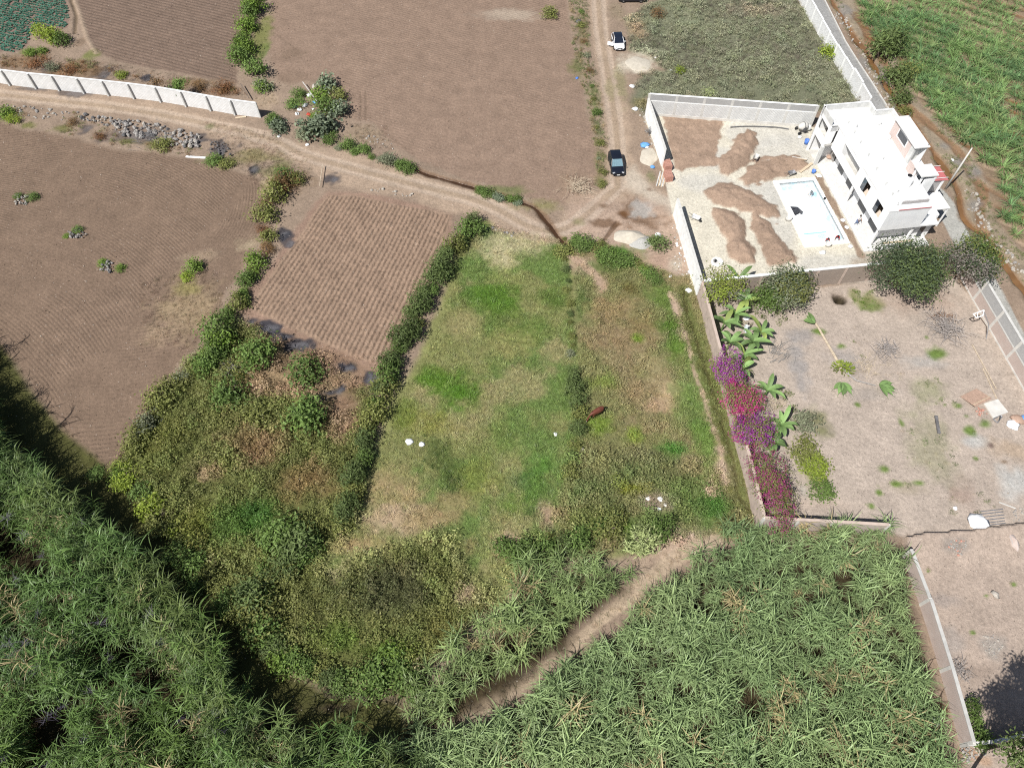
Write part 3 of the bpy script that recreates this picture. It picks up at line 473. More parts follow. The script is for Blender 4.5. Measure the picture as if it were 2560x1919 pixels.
# rows of the irrigated field: mud troughs between the cane rows
ra, rb = G(*[1860 + 1080 / 3.158, 190 / 3.158])[:2], G(*[1860 + 2150 / 3.158, 590 / 3.158])[:2]
rdir = (rb - ra) / np.linalg.norm(rb - ra); rnor = np.array([-rdir[1], rdir[0]]); CANE_SP = 2.5
s, m, d = pmask(P_caneUR, .4, .3, .1)
ph = ((XX[s] - ra[0]) * rnor[0] + (YY[s] - ra[1]) * rnor[1]) / CANE_SP + EDGE[s] * .10
tr = np.cos(2 * np.pi * ph) * .5 + .5
wetf = sstep(.6, .95, tr) * sstep(.42, .6, N_A[s]) * m
COL[s] = COL[s] * (1 - wetf[..., None] * .85) + C(146, 104, 70) * wetf[..., None] * .85; WET[s] = np.maximum(WET[s], wetf * .8); ZZ[s] -= tr * m * .12
drys = sstep(.7, .95, tr) * (1 - sstep(.40, .5, N_A[s])) * m; COL[s] = COL[s] * (1 - drys[..., None] * .6) + C(204, 178, 154) * drys[..., None] * .6
# pit in the yard
blob('c8', 760, 940, 70, 60, C(120, 98, 80), .8); blob('c8', 765, 945, 62, 50, C(60, 52, 36), .9, z=-1.6, soft=.25)
# sheltered ground under trees at the lower right corner and stony edge
blob('b8', 1780, 1560, 90, 80, C(186, 150, 122), .8); blob('b8', 1900, 1600, 70, 50, C(200, 164, 134), .7)
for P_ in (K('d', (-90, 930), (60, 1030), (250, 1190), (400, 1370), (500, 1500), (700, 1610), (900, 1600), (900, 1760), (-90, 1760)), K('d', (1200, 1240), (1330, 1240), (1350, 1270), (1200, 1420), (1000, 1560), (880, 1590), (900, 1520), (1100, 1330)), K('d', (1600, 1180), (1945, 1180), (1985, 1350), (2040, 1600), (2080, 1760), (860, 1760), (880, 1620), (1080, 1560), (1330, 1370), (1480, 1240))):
    paint(P_, C(74, 64, 46), soft=1.0, rough=.8, var=.4)  # shade in the gaps under the cane, painted into the ground colour
# ---- relief
ZZ += (N_B - .5) * .10 + (N_A - .5) * .12
flat = np.isin(ZONE, [Z('courtyard'), Z('paved_lane'), Z('pavement')]); ZZ[flat] *= .25
s = win(P_scrubL); ZZ[s] += np.clip(-sdist(XX[s], YY[s], P_scrubL) / 3, 0, 1) * .25 * N_B[s]
# ---- rows left by the plough (relief phase)
def setrows(poly, ph, amp):
    s = win(poly); d_ = sdist(XX[s], YY[s], poly); ROW[s] = np.where(d_ < 1.2, ph[s], ROW[s]); AMP[s] = np.where(d_ < 0, (amp[s] if hasattr(amp, 'shape') else amp) * sstep(0, -.6, d_), AMP[s])
warp = (fbm(XX, YY, 16, 61, 2) - .5) * 5
r0, r1 = K('c5', (100, 300))[0], K('c5', (1300, 1000))[0]; rd_ = (r1 - r0) / np.linalg.norm(r1 - r0)
uu = (XX - r0[0]) * rd_[0] + (YY - r0[1]) * rd_[1]; vv = -(XX - r0[0]) * rd_[1] + (YY - r0[1]) * rd_[0]
lp = vv + .010 * (uu - 12) ** 2 + warp * .35
tc_ = K('c5', (1330, 230))[0]; turn = np.hypot(XX - tc_[0], (YY - tc_[1]) * .8) + warp * .2
bnd = (XX - K('c5', (1720, 300))[0][0]) - .35 * (YY - K('c5', (1720, 300))[0][1])
lamp = .55 * (.2 + .6 * sstep(.35, .6, N_A)) * sstep(.2, 1.6, np.abs(bnd))
setrows(P_left, np.where(bnd > 0, turn, lp) / .42, lamp)
e0, e1 = K('c2', (1300, 1000))[0], K('c2', (2100, 1250))[0]; ed = (e1 - e0) / np.linalg.norm(e1 - e0)
setrows(P_top, ((XX - e0[0]) * -ed[1] + (YY - e0[1]) * ed[0] + warp * .12) / .55, .06 + .4 * sstep(.45, .7, N_C))
e0, e1 = K('c1', (700, 300))[0], K('c1', (1850, 600))[0]; ed = (e1 - e0) / np.linalg.norm(e1 - e0)
q = ((XX - e0[0]) * -ed[1] + (YY - e0[1]) * ed[0] + warp * .1)
setrows(P_rows, q / .75, 1.0)
for t in (0, 1):        # lone tractor track
    stroke(K('c2', (885 + 42 * t, 730), (890 + 42 * t, 850), (885 + 42 * t, 950)), .16, SOIL * .7, k=.7, z=-.06)
stroke(K('c2', (230, 280), (330, 350), (400, 410)), .18, SOIL * .72, k=.6)
blob('c2', 320, 430, 160, 50, SOIL * .72, .7); blob('c2', 340, 620, 120, 60, SOIL * .82, .6)
stroke(K('c2', (1020, 1000), (1250, 1180)), .15, SOIL * .75, k=.6)
stroke(K('c1', (560, 0), (600, 120), (590, 260)), .35, C(120, 104, 84), k=.7, z=-.25); stroke(K('c1', (590, 0), (650, 170), (690, 310), (760, 420)), .4, C(188, 166, 144), k=.7, z=.12)
# ---- furrowed field: real ridges on a finer sheet below
FTL, FTR, FBR, FBL = K('c6', (640, 118), (1600, 270), (1050, 1455), (20, 1020))

def sample(arr, x, y):
    i = np.clip(np.round((np.asarray(x) - gx0) / GS).astype(int), 0, NX - 1); j = np.clip(np.round((np.asarray(y) - gy0) / GS).astype(int), 0, NY - 1)
    return arr[j, i]
def gz(x, y): return float(sample(ZZ, x, y))

# ---- ground shader
def groundmat(name):
    m, n, p, N, Lk = newmat(name)
    ge = N('ShaderNodeNewGeometry'); at = N('ShaderNodeAttribute'); at.attribute_name = 'Col'
    def noise(sc, det=4, rough=.55):
        z = N('ShaderNodeTexNoise'); z.inputs['Scale'].default_value = sc; z.inputs['Detail'].default_value = det; z.inputs['Roughness'].default_value = rough; Lk(ge.outputs['Position'], z.inputs['Vector']); return z.outputs[0]
    def rng_(v, a, b, c, d):
        r = N('ShaderNodeMapRange'); r.inputs[1].default_value = a; r.inputs[2].default_value = b; r.inputs[3].default_value = c; r.inputs[4].default_value = d; Lk(v, r.inputs[0]); return r.outputs[0]
    def math_(op, a, b):
        q = N('ShaderNodeMath'); q.operation = op
        for i, v in enumerate((a, b)):
            if isinstance(v, (int, float)): q.inputs[i].default_value = v
            else: Lk(v, q.inputs[i])
        return q.outputs[0]
    n1 = noise(.5, 3); n2 = noise(2.4, 3, .65); n3 = noise(7.5, 3, .75)
    f = math_('MULTIPLY', rng_(n1, .3, .7, .90, 1.10), rng_(n2, .28, .72, .82, 1.18)); f = math_('MULTIPLY', f, rng_(n3, .3, .7, .78, 1.22))
    ra_ = N('ShaderNodeAttribute'); ra_.attribute_name = 'row'; am = N('ShaderNodeAttribute'); am.attribute_name = 'amp'
    sn = math_('SINE', math_('MULTIPLY', math_('ADD', ra_.outputs['Fac'], math_('MULTIPLY', n2, .8)), 6.28318), 0.)
    rowh = math_('MULTIPLY', sn, am.outputs['Fac'])
    sc = N('ShaderNodeVectorMath'); sc.operation = 'SCALE'; Lk(at.outputs['Vector'], sc.inputs[0]); Lk(f, sc.inputs['Scale'])
    # scattered pale pebbles and dark clods
    vo = N('ShaderNodeTexVoronoi'); vo.inputs['Scale'].default_value = 2.2; Lk(ge.outputs['Position'], vo.inputs['Vector'])
    peb = math_('MULTIPLY', rng_(vo.outputs['Distance'], .08, .16, 1., 0.), math_('GREATER_THAN', noise(3.1, 0), .60))
    mx = N('ShaderNodeMix'); mx.data_type = 'RGBA'; Lk(math_('MULTIPLY', peb, .55), mx.inputs[0]); Lk(sc.outputs[0], mx.inputs[6]); mx.inputs[7].default_value = (.52, .46, .40, 1)
    vo2 = N('ShaderNodeTexVoronoi'); vo2.inputs['Scale'].default_value = 3.3; Lk(ge.outputs['Position'], vo2.inputs['Vector'])
    clod = math_('MULTIPLY', rng_(vo2.outputs['Distance'], .10, .2, 1., 0.), math_('GREATER_THAN', noise(2.3, 0), .58))
    mx2 = N('ShaderNodeMix'); mx2.data_type = 'RGBA'; Lk(math_('MULTIPLY', clod, .35), mx2.inputs[0]); Lk(mx.outputs[2], mx2.inputs[6]); mx2.inputs[7].default_value = (.10, .075, .055, 1)
    Lk(mx2.outputs[2], p.inputs['Base Color'])
    we = N('ShaderNodeAttribute'); we.attribute_name = 'wet'
    Lk(rng_(we.outputs['Fac'], 0., 1., .97, .12), p.inputs['Roughness']); Lk(rng_(we.outputs['Fac'], 0., 1., .12, .5), p.inputs['Specular IOR Level'])
    hgt = math_('ADD', math_('MULTIPLY', n3, .05), math_('MULTIPLY', n2, .09)); hgt = math_('ADD', hgt, math_('MULTIPLY', rowh, .045)); hgt = math_('ADD', hgt, math_('MULTIPLY', clod, .05))
    hgt = math_('MULTIPLY', hgt, rng_(we.outputs['Fac'], .3, .8, 1., .1))
    b = N('ShaderNodeBump'); b.inputs['Strength'].default_value = .9; b.inputs['Distance'].default_value = 1.0; Lk(hgt, b.inputs['Height']); Lk(b.outputs[0], p.inputs['Normal'])
    MATS[name] = m; return m
groundmat('earth')

def sheet(name, X, Y, Zv, cols, wet, row, amp, faces):
    me = bpy.data.meshes.new(name); nv = len(X)
    me.vertices.add(nv); me.vertices.foreach_set('co', np.stack([X, Y, Zv], 1).astype(np.float32).ravel())
    nf = len(faces); me.loops.add(nf * 4); me.loops.foreach_set('vertex_index', faces.astype(np.int32).ravel()); me.polygons.add(nf)
    me.polygons.foreach_set('loop_start', np.arange(0, nf * 4, 4, dtype=np.int32)); me.polygons.foreach_set('loop_total', np.full(nf, 4, np.int32))
    me.update(calc_edges=True); me.polygons.foreach_set('use_smooth', np.ones(nf, bool))
    a = me.attributes.new('Col', 'FLOAT_COLOR', 'POINT'); a.data.foreach_set('color', np.concatenate([cols, np.ones((nv, 1))], 1).astype(np.float32).ravel())
    for nm, arr in (('wet', wet), ('row', row), ('amp', amp)):
        a = me.attributes.new(nm, 'FLOAT', 'POINT'); a.data.foreach_set('value', np.asarray(arr, np.float32))
    me.materials.append(MATS['earth']); me.validate()
    o = bpy.data.objects.new(name, me); col.objects.link(o); o['kind'] = 'structure'; return o
# visible region plus margin
FR = K('n', (-60, -40), (2620, -40), (2620, 1960), (-60, 1960)); FRg = FR.copy()
fcx = (XX[:-1, :-1] + XX[1:, 1:]) / 2; fcy = (YY[:-1, :-1] + YY[1:, 1:]) / 2
vis = sdist(fcx, fcy, FRg) < 3.0
# holes: pool basin and the furrowed sheet
P_basin = HP((-8.3, -14.1), (-2.15, -14.1), (-2.15, -1.3), (-8.3, -1.3)); hole = sdist(fcx, fcy, P_basin) < -.15
fz = ZONE[:-1, :-1]; fz = np.where(hole, -1, fz); fz = np.where(vis, fz, -2)
FURZ = Z('furrowed_field')
names = {0: 'ground'}; names.update({v: k for k, v in ZN.items()})
LBL = {'ploughed_field': 'bare ploughed field with curved plough lines at the left', 'ploughed_field_centre': 'large bare brown field beside the dirt road', 'ridged_field': 'bare field with straight ridges behind the white wall', 'dirt_road': 'pale dirt road with wheel tracks', 'meadow': 'green and straw-coloured pasture', 'soil_heap': 'spread heaps of brown soil in the courtyard'}
idx = np.arange(NX * NY).reshape(NY, NX)
quad = np.stack([idx[:-1, :-1], idx[:-1, 1:], idx[1:, 1:], idx[1:, :-1]], -1)
flatv = lambda A: A.reshape(-1)
for zid in np.unique(fz):
    if zid < 0 or zid == FURZ: continue
    q = quad[fz == zid]
    if len(q) == 0: continue
    u, inv = np.unique(q.ravel(), return_inverse=True); f = inv.reshape(-1, 4)
    nm = names[int(zid)]
    o = sheet({'ploughed_field_centre': 'ploughed_field'}.get(nm, nm), flatv(XX)[u], flatv(YY)[u], flatv(ZZ)[u], COL.reshape(-1, 3)[u], flatv(WET)[u], flatv(ROW)[u], flatv(AMP)[u], f)
    if nm in LBL: o['label'] = LBL[nm]
# furrowed field: fine sheet with ridges about 0.6 m apart
fs = .085
fx = np.arange(P_fur[:, 0].min() - .8, P_fur[:, 0].max() + .8, fs); fy = np.arange(P_fur[:, 1].min() - .8, P_fur[:, 1].max() + .8, fs)
FX, FY = np.meshgrid(fx, fy)
def side(p, q): e = (q - p) / np.linalg.norm(q - p); return (FX - p[0]) * e[1] - (FY - p[1]) * e[0]
dl_, dr_ = side(FBL, FTL), -side(FBR, FTR)
wob = (fbm(FX, FY, 3.5, 71, 2) - .5)
sv = np.clip(dl_ / (dl_ + dr_), -.1, 1.1); NFUR = 29
fph = sv * NFUR + wob * .3
fsd = sdist(FX, FY, P_fur) + (vnoise(FX, FY, .8, 77) - .5) * .45 + (vnoise(FX, FY, 2.3, 76) - .5) * .5
edge = 1 - sstep(-.5, -.05, fsd)
rid = (np.cos(2 * np.pi * fph) * .5 + .5)
FZ = sample(ZZ, FX, FY) + edge * (rid ** .8 * .18 - .04 + (vnoise(FX, FY, .22, 78) - .5) * .07 + (vnoise(FX, FY, .5, 79) - .5) * .08) + .015
FC = sample(COL, FX, FY) * (1 + .10 * (fbm(FX, FY, 1.6, 80, 3) - .5) * 2)[..., None]
sh, sw = FX.shape; fi = np.arange(sh * sw).reshape(sh, sw); fq = np.stack([fi[:-1, :-1], fi[:-1, 1:], fi[1:, 1:], fi[1:, :-1]], -1)
fq = fq[fsd[:-1, :-1] < .45]; u, inv = np.unique(fq.ravel(), return_inverse=True)
o = sheet('furrowed_field', FX.ravel()[u], FY.ravel()[u], FZ.ravel()[u], FC.reshape(-1, 3)[u], np.zeros(len(u)), np.zeros(len(u)), np.zeros(len(u)), inv.reshape(-1, 4))
o['label'] = 'small field of straight parallel furrows in the middle'
# the country around, coarser
bs = 4.0; bx = np.arange(-420, 421, bs); by = np.arange(-300, 620, bs); BX, BY = np.meshgrid(bx, by)
bd = sdist(BX, BY, FRg); bc = C(150, 138, 108) * (1 + .3 * (fbm(BX, BY, 60, 90, 3) - .5)[..., None] * 2); g = sstep(.45, .6, fbm(BX, BY, 45, 95, 2))[..., None]; bc = bc * (1 - g) + C(104, 118, 66) * g
sh, sw = BX.shape; bi = np.arange(sh * sw).reshape(sh, sw); bq = np.stack([bi[:-1, :-1], bi[:-1, 1:], bi[1:, 1:], bi[1:, :-1]], -1); bq = bq[bd[:-1, :-1] > -6]
o = sheet('terrain', BX.ravel(), BY.ravel(), np.where(bd < 4.5, -.6, -.08).ravel() * np.ones(BX.size), bc.reshape(-1, 3), np.zeros(BX.size), np.zeros(BX.size), np.zeros(BX.size), bq)
# water in the brook and the feeder ditch
def ribbon(name, line, wd, z, mat):
    n = off(line, 0); t = np.gradient(line, axis=0); t /= np.linalg.norm(t, axis=1)[:, None] + 1e-9; nn = np.stack([-t[:, 1], t[:, 0]], 1)
    b = MB(); v = []
    for i, p in enumerate(line):
        ww = wd * (.75 + .5 * random.random()); zz = z + gz(*p)
        v += [(p[0] - nn[i, 0] * ww, p[1] - nn[i, 1] * ww, z), (p[0] + nn[i, 0] * ww, p[1] + nn[i, 1] * ww, z)]
    b.add(v, [(2 * i, 2 * i + 2, 2 * i + 3, 2 * i + 1) for i in range(len(line) - 1)]); o = b.build(name, mat, smooth=True); o['kind'] = 'structure'; return o
plain('muddy_water', C(150, 112, 74), .08, noise=.2, nscale=.6, spec=.5)
plain('dark_water', C(84, 60, 40), .06, noise=.2, nscale=.6, spec=.5)
ribbon('water', brook, .45, -.30, 'muddy_water'); ribbon('water', dt, .2, -.22, 'dark_water')
# ================================================================== BUILT STRUCTURES (walls, house, pool)
def wallthing(name, pts, h, th, label, cat='wall', spacing=3.0, panel='block_white', colmat='coping', colw=.28, proud=.10, cap=None, capmat='coping', band=None, base=None, steps=None, side=1):
    """a straight or bent wall: Empty > panel per bay, column per joint, coping; side=+1 puts pilasters on the left of the run"""
    P = np.asarray(pts, float); root = empty(name, (P[0][0], P[0][1], 0), 0, label, cat)
    k = 0
    for i in range(len(P) - 1):
        a, b = P[i], P[i + 1]; L = np.linalg.norm(b - a); rz = math.atan2(*(b - a)[::-1]); n = max(1, int(round(L / spacing))); bl = L / n
        for j in range(n):
            p = a + (b - a) * (j / n) - P[0]; hh = h + (steps[k % len(steps)] if steps else 0); k += 1
            rot = (0, 0, rz); loc = (p[0], p[1], 0)
            z0 = -.3
            if base:
                m = MB().box(0, bl, -th / 2 - .03, th / 2 + .03, -.3, base[0]); o = m.build('plinth', base[1], root); o.location = loc; o.rotation_euler = rot; z0 = base[0]
            if band:      # (z, lower material, upper material)
                zb, mlow, mup = band
                for nm, q0, q1, mt in (('panel', z0, zb, mlow), ('panel', zb + .16, hh, mup)):
                    o = MB().box(colw * .5, bl - colw * .5, -th / 2, th / 2, q0, q1).build(nm, mt, root); o.location = loc; o.rotation_euler = rot
                o = MB().box(0, bl, -th / 2 - .03, th / 2 + .03, zb, zb + .16).build('beam', capmat, root); o.location = loc; o.rotation_euler = rot
            else:
                o = MB().box(colw * .5, bl - colw * .5, -th / 2, th / 2, z0, hh).build('panel', panel, root); o.location = loc; o.rotation_euler = rot
            if cap:
                o = MB().box(0, bl - .004, -th / 2 - .05, th / 2 + .05, hh + .001, hh + cap).build('coping', capmat, root); o.location = loc; o.rotation_euler = rot
            if colmat:
                o = MB().box(-colw / 2, colw / 2, -th / 2 - (proud if side <= 0 else .01), th / 2 + (proud if side >= 0 else .01), -.3, hh - .002 + (0 if cap else .03)).build('column', colmat, root); o.location = loc; o.rotation_euler = rot
        if i == len(P) - 2 and colmat:
            p = b - P[0]; o = MB().box(-colw / 2, colw / 2, -th / 2 - .01, th / 2 + .01, -.3, hh).build('column', colmat, root); o.location = (p[0], p[1], 0); o.rotation_euler = (0, 0, rz)
    return root
# white block wall along the upper-left road
wp = K('n', (-62, 199), (-2, 207), (27, 212), (92, 220), (150, 225.5), (212, 232), (274, 238.5), (337, 245.5), (404, 254), (467, 264.5), (529, 275.5), (589, 286), (651, 294))
wallthing('boundary_wall', wp, 2.6, .16, 'long white block wall with pillars beside the dirt road', spacing=60, panel='block_white', colmat='plaster_grey', colw=.26, proud=.28, side=-1, cap=.05, capmat='white_render')
# compound
NW1, NE1 = H(-22.75, -31.2), H(1.2, -25.1)
wallthing('compound_wall', [NW1, NE1], 3.7, .2, 'two-tone compound wall of white and grey blocks behind the soil heaps', spacing=4.3, colmat='coping', colw=.4, proud=.02, side=0, band=(2.55, 'block_rough', 'block_grey'), base=(.45, 'concrete_light'), cap=.06, capmat='white_render')
wallthing('compound_wall', [H(-22.85, -31.05), H(-23.2, -19.4)], 3.0, .22, 'smooth white wall left of the soil heaps, north of the gateway', panel='white_render', colmat=None, spacing=20, cap=.04, capmat='coping', colw=0)
wallthing('compound_wall', [H(-24.0, -9.6), H(-24.75, 4.9)], 2.9, .22, 'smooth white wall running from the gateway down to the yard corner', panel='white_render', colmat=None, spacing=30, cap=.04, capmat='coping', colw=0)
wallthing('compound_wall', [H(-24.6, 5.15), H(8.5, 5.3)], 3.0, .22, 'brown brick wall with white coping between courtyard and yard', panel='brick_brown', colmat='mud_wall', colw=.3, proud=.05, side=0, spacing=3.6, cap=.14, capmat='white_render')
# yard walls
yw0 = H(-24.75, 5.3)
ywp = np.vstack([[yw0], K('n', (1790, 918), (1828, 1065), (1862, 1190), (1890, 1312))]); 
wallthing('yard_wall', ywp, 2.8, .22, 'pinkish rendered wall along the footpath beside the banana plants', panel='mud_wall', colmat='mud_wall', colw=.3, proud=.02, side=0, spacing=5, cap=.04, capmat='mud_wall')
wallthing('yard_wall', K('n', (1893, 1318), (2060, 1327), (2195, 1335)), 2.6, .2, 'low wall at the foot of the yard beside the tall cane', panel='brick_pink', colmat='concrete_light', colw=.25, proud=.03, side=0, spacing=4, cap=.06, capmat='mud_wall')
ye = K('n', (2395, 682), (2433, 745), (2480, 819), (2520, 890), (2560, 962), (2610, 1060))
wallthing('yard_wall', [ye[0], ye[-1]], 3.3, .2, 'brick wall in pink and grey bands at the right edge of the yard', spacing=4.2, colmat='concrete_light', colw=.35, proud=.05, side=0, band=(1.75, 'brick_pink', 'block_grey'), base=(.2, 'concrete_light'), cap=.05, capmat='coping')
lw = K('n', (2258, 1392), (2302, 1512), (2353, 1678), (2404, 1862))
wallthing('lot_wall', lw, 1.9, .22, 'brick wall with pale coping between tall cane and bare lot', panel='brick_pink', colmat='concrete_light', colw=.3, proud=.03, side=0, spacing=6, cap=.06, capmat='concrete', steps=(0, .12, .12, .22, .22, .3))
wallthing('lot_wall', K('n', (2404, 1864), (2470, 1856), (2560, 1838), (2660, 1818)), 1.3, .2, 'short wall in the shade at the bottom right corner', panel='brick_brown', colmat='concrete', colw=.25, proud=.03, side=0, spacing=4, cap=.05, capmat='coping')
# stepped white wall beside the paved lane
wl = K('n', (1990, -60), (2024, 0), (2100, 125), (2176, 250), z=2.3)
wallthing('lane_wall', [wl[0], wl[-1]], 2.3, .18, 'stepped white block wall beside the grey paved lane', panel='block_white', colmat='white_render', colw=.3, proud=.04, side=0, spacing=3.6, cap=.05, capmat='white_render', steps=(.55, .4, .25, .2, .1, 0, .15, .25))
# kerb of the lane
kb = K('c4', (575, -120), (800, 330), (900, 490), (1000, 640), (1140, 860))
k_ = MB()
for i in range(len(kb) - 1):
    a, b = kb[i], kb[i + 1]; n_ = np.array([-(b - a)[1], (b - a)[0]]) / np.linalg.norm(b - a) * .09
    k_.add([(*(a - n_), -.1), (*(b - n_), -.1), (*(b + n_), -.1), (*(a + n_), -.1), (*(a - n_), .13), (*(b - n_), .13), (*(b + n_), .13), (*(a + n_), .13)], [(4, 5, 6, 7), (0, 1, 5, 4), (1, 2, 6, 5), (2, 3, 7, 6), (3, 0, 4, 7)])
tag(k_.build('kerb', 'coping'), kind='structure')

# ------------------------------------------------------------------ house
hr = empty('house', (*HO, 0), HROT, 'white two-storey house with flat roof beside the pool', 'house')
def hb(name, mat, parent=None, bevel=0.0, *boxes):
    """boxes given as (a0, a1, b0, b1, z0, z1) in the house frame (a east, b south)"""
    m = MB()
    for a0, a1, b0, b1, z0, z1 in boxes: m.box(a0, a1, -b1, -b0, z0, z1)
    return m.build(name, mat, parent or hr, bevel=bevel)
plain('house_white', (.83, .83, .82), .75, noise=.07, nscale=.9)
plain('roof_white', (.70, .695, .68), .8, noise=.16, nscale=.5)
plain('interior', (.30, .28, .26), .9); plain('floor_beige', (.62, .52, .43), .8, noise=.06)
plain('window_glass', (.03, .035, .045), .05, noise=.02, spec=.8)
brickmat('house_brick', (.62, .46, .40), (.56, .42, .37), (.60, .55, .52), .3, .1, .02, dirt=.3, dirtcol=(.66, .60, .57))
brickmat('house_brick_y', (.62, .46, .40), (.56, .42, .37), (.60, .55, .52), .3, .1, .02, axis='yz', dirt=.3, dirtcol=(.66, .60, .57))
brickmat('house_block', (.46, .44, .43), (.40, .38, .37), (.34, .33, .32), .3, .12, .02, dirt=.2)
# ground floor
hb('wall', 'house_white', None, 0, (1.8, 2.0, -16.8, -1.6, 0, 3.2), (2.0, 8.1, -1.8, -1.6, 0, 3.2), (7.9, 8.1, -18.2, -1.8, 0, 3.2), (-.2, 8.1, -18.4, -18.2, 0, 3.2))
hb('floor_slab', 'floor_beige', None, 0, (1.8, 8.1, -18.2, -1.6, -.02, .08))
# upper floor slab, west facade with three openings, other walls
hb('floor_slab', 'house_white', None, 0, (0, 8.1, -16.5, 0, 3.2, 3.45))
hb('floor', 'floor_beige', None, 0, (.2, 5.3, -16.3, -.2, 3.455, 3.48))
ow = [(-10.9, -9.0, 3.45, 5.9), (-7.3, -5.2, 4.0, 5.9), (-3.2, -1.2, 4.0, 5.9)]      # openings b0,b1,z0,z1
bx_ = [(0, .2, -16.5, -14.0, 3.45, 6.4)]; prev = -14.0
fac = [(0, .2, -8.9, -7.3, 3.45, 6.4), (0, .2, -5.2, -3.2, 3.45, 6.4), (0, .2, -1.2, 0, 3.45, 6.4), (0, .2, -7.3, -5.2, 3.45, 4.0), (0, .2, -7.3, -5.2, 5.9, 6.4), (0, .2, -3.2, -1.2, 3.45, 4.0), (0, .2, -3.2, -1.2, 5.9, 6.4), (0, .2, -16.5, -14.0, 3.45, 6.4), (0, .2, -14.0, -8.9, 5.9, 6.4)]
hb('facade', 'house_white', None, 0, *fac)
# recessed balcony
hb('balcony_wall', 'house_white', None, 0, (1.5, 1.7, -14.0, -10.9, 3.45, 5.9), (1.5, 1.7, -10.9, -9.3, 5.6, 5.9), (.2, 1.5, -9.0, -8.9, 3.45, 5.9), (.2, 1.5, -14.1, -14.0, 3.45, 5.9))
hb('balcony_parapet', 'house_white', None, 0, (0, .14, -14.0, -8.9, 3.45, 4.35))
hb('balcony_floor', 'concrete_light', None, 0, (.14, 1.5, -14.0, -8.9, 3.46, 3.5))
hb('wall', 'house_white', None, 0, (.2, 5.5, -.2, 0, 3.45, 6.4), (5.3, 5.5, -5.9, -.2, 3.45, 6.4), (5.5, 8.1, -6.1, -5.9, 3.2, 6.4), (7.9, 8.1, -18.2, -6.1, 3.2, 6.4))
hb('partition', 'interior', None, 0, (3.4, 3.5, -16.3, -.2, 3.5, 6.3), (.2, 3.4, -4.3, -4.2, 3.5, 6.3), (.2, 3.4, -8.5, -8.4, 3.5, 6.3))
for b0, b1, z0, z1 in ow[1:]:
    w_ = hb('window', 'house_white', None, 0, (.02, .16, b0 + .02, b0 + .07, z0, z1), (.02, .16, b1 - .07, b1 - .02, z0, z1), (.02, .16, b0, b1, z0, z0 + .04))
    hb('pane', 'window_glass', w_, 0, (.08, .1, b0 + .07, b0 + (b1 - b0) * .42, z0 + .05, z1 - .02))
# roof
rf = hb('roof', 'roof_white', None, 0, (-.02, 5.52, -6.1, .02, 6.4, 6.55), (-.02, 8.12, -18.3, -6.1, 6.4, 6.55), (-1.1, 5.65, -20.4, -18.3, 6.4, 6.55), (-1.1, 0, -18.3, -17.0, 6.4, 6.55))
hb('parapet', 'house_white', None, 0, (1.35, 1.5, -17.2, -.85, 6.55, 7.05), (1.35, 5.5, -1.0, -.85, 6.55, 6.75), (5.35, 5.5, -6.0, -1.0, 6.55, 7.15))
hb('parapet_brick', 'house_block', None, 0, (1.75, 5.3, -.99, -.8, 6.75, 7.15)); hb('parapet', 'house_white', None, 0, (1.35, 1.75, -1.0, -.82, 6.75, 7.15), (5.3, 5.5, -1.0, -.82, 6.75, 7.17), (1.35, 1.5, -17.2, -.85, 7.05, 7.06))
hb('eave_tiles', 'red_metal', None, 0, (1.2, 5.54, -.06, .05, 6.552, 6.62))
hb('parapet', 'plaster_grey', None, 0, (-1.1, 5.65, -20.4, -20.25, 6.55, 7.4), (5.5, 5.65, -20.25, -18.4, 6.55, 7.4), (5.65, 8.1, -18.4, -18.25, 6.55, 7.4), (7.97, 8.12, -18.25, -15.0, 6.55, 7.4))
hb('parapet_cap', 'house_white', None, 0, (-1.13, 5.68, -20.43, -20.22, 7.4, 7.45), (5.47, 5.68, -20.22, -18.3, 7.4, 7.45), (5.68, 8.15, -18.43, -18.22, 7.4, 7.45), (7.94, 8.15, -18.22, -15.0, 7.4, 7.45))
for b_ in (-17.0, -14.9, -12.8, -10.2, -7.5, -4.6, -2.6):
    hb('lamp_bracket', 'plaster_grey', None, 0, (1.15, 1.34, b_, b_ + .22, 6.95, 7.25))
for b_ in (-15.0, -11.5, -8.0, -4.5): hb('roof_joint', 'plaster_grey', rf, 0, (1.52, 5.3, b_, b_ + .05, 6.55, 6.556))
for a_, b_ in ((2.2, -16.2), (3.1, -9.4), (2.4, -3.2)): MB().tube([(a_, -b_, 6.5), (a_, -b_, 7.1)], .06, 6).build('vent_pipe', 'plaster_grey', rf)
MB().tube([(1.62, 1.4, 6.62), (1.62, 8, 6.62), (1.64, 16.4, 6.62)], .05, 6).build('roof_pipe', 'steel', rf)
for a_, b_ in ((5.55, -20.3), (8.0, -18.3), (8.0, -15.1), (-1.0, -20.3), (7.5, -14.1), (7.5, -8.3)):
    for q in range(3): MB().tube([(a_ + q * .07, -b_, 7.3), (a_ + q * .07, -b_ + .02, 8.0 + .1 * q if a_ != 7.5 else 9.9)], .015, 4).build('rebar', 'steel_dark', hr)
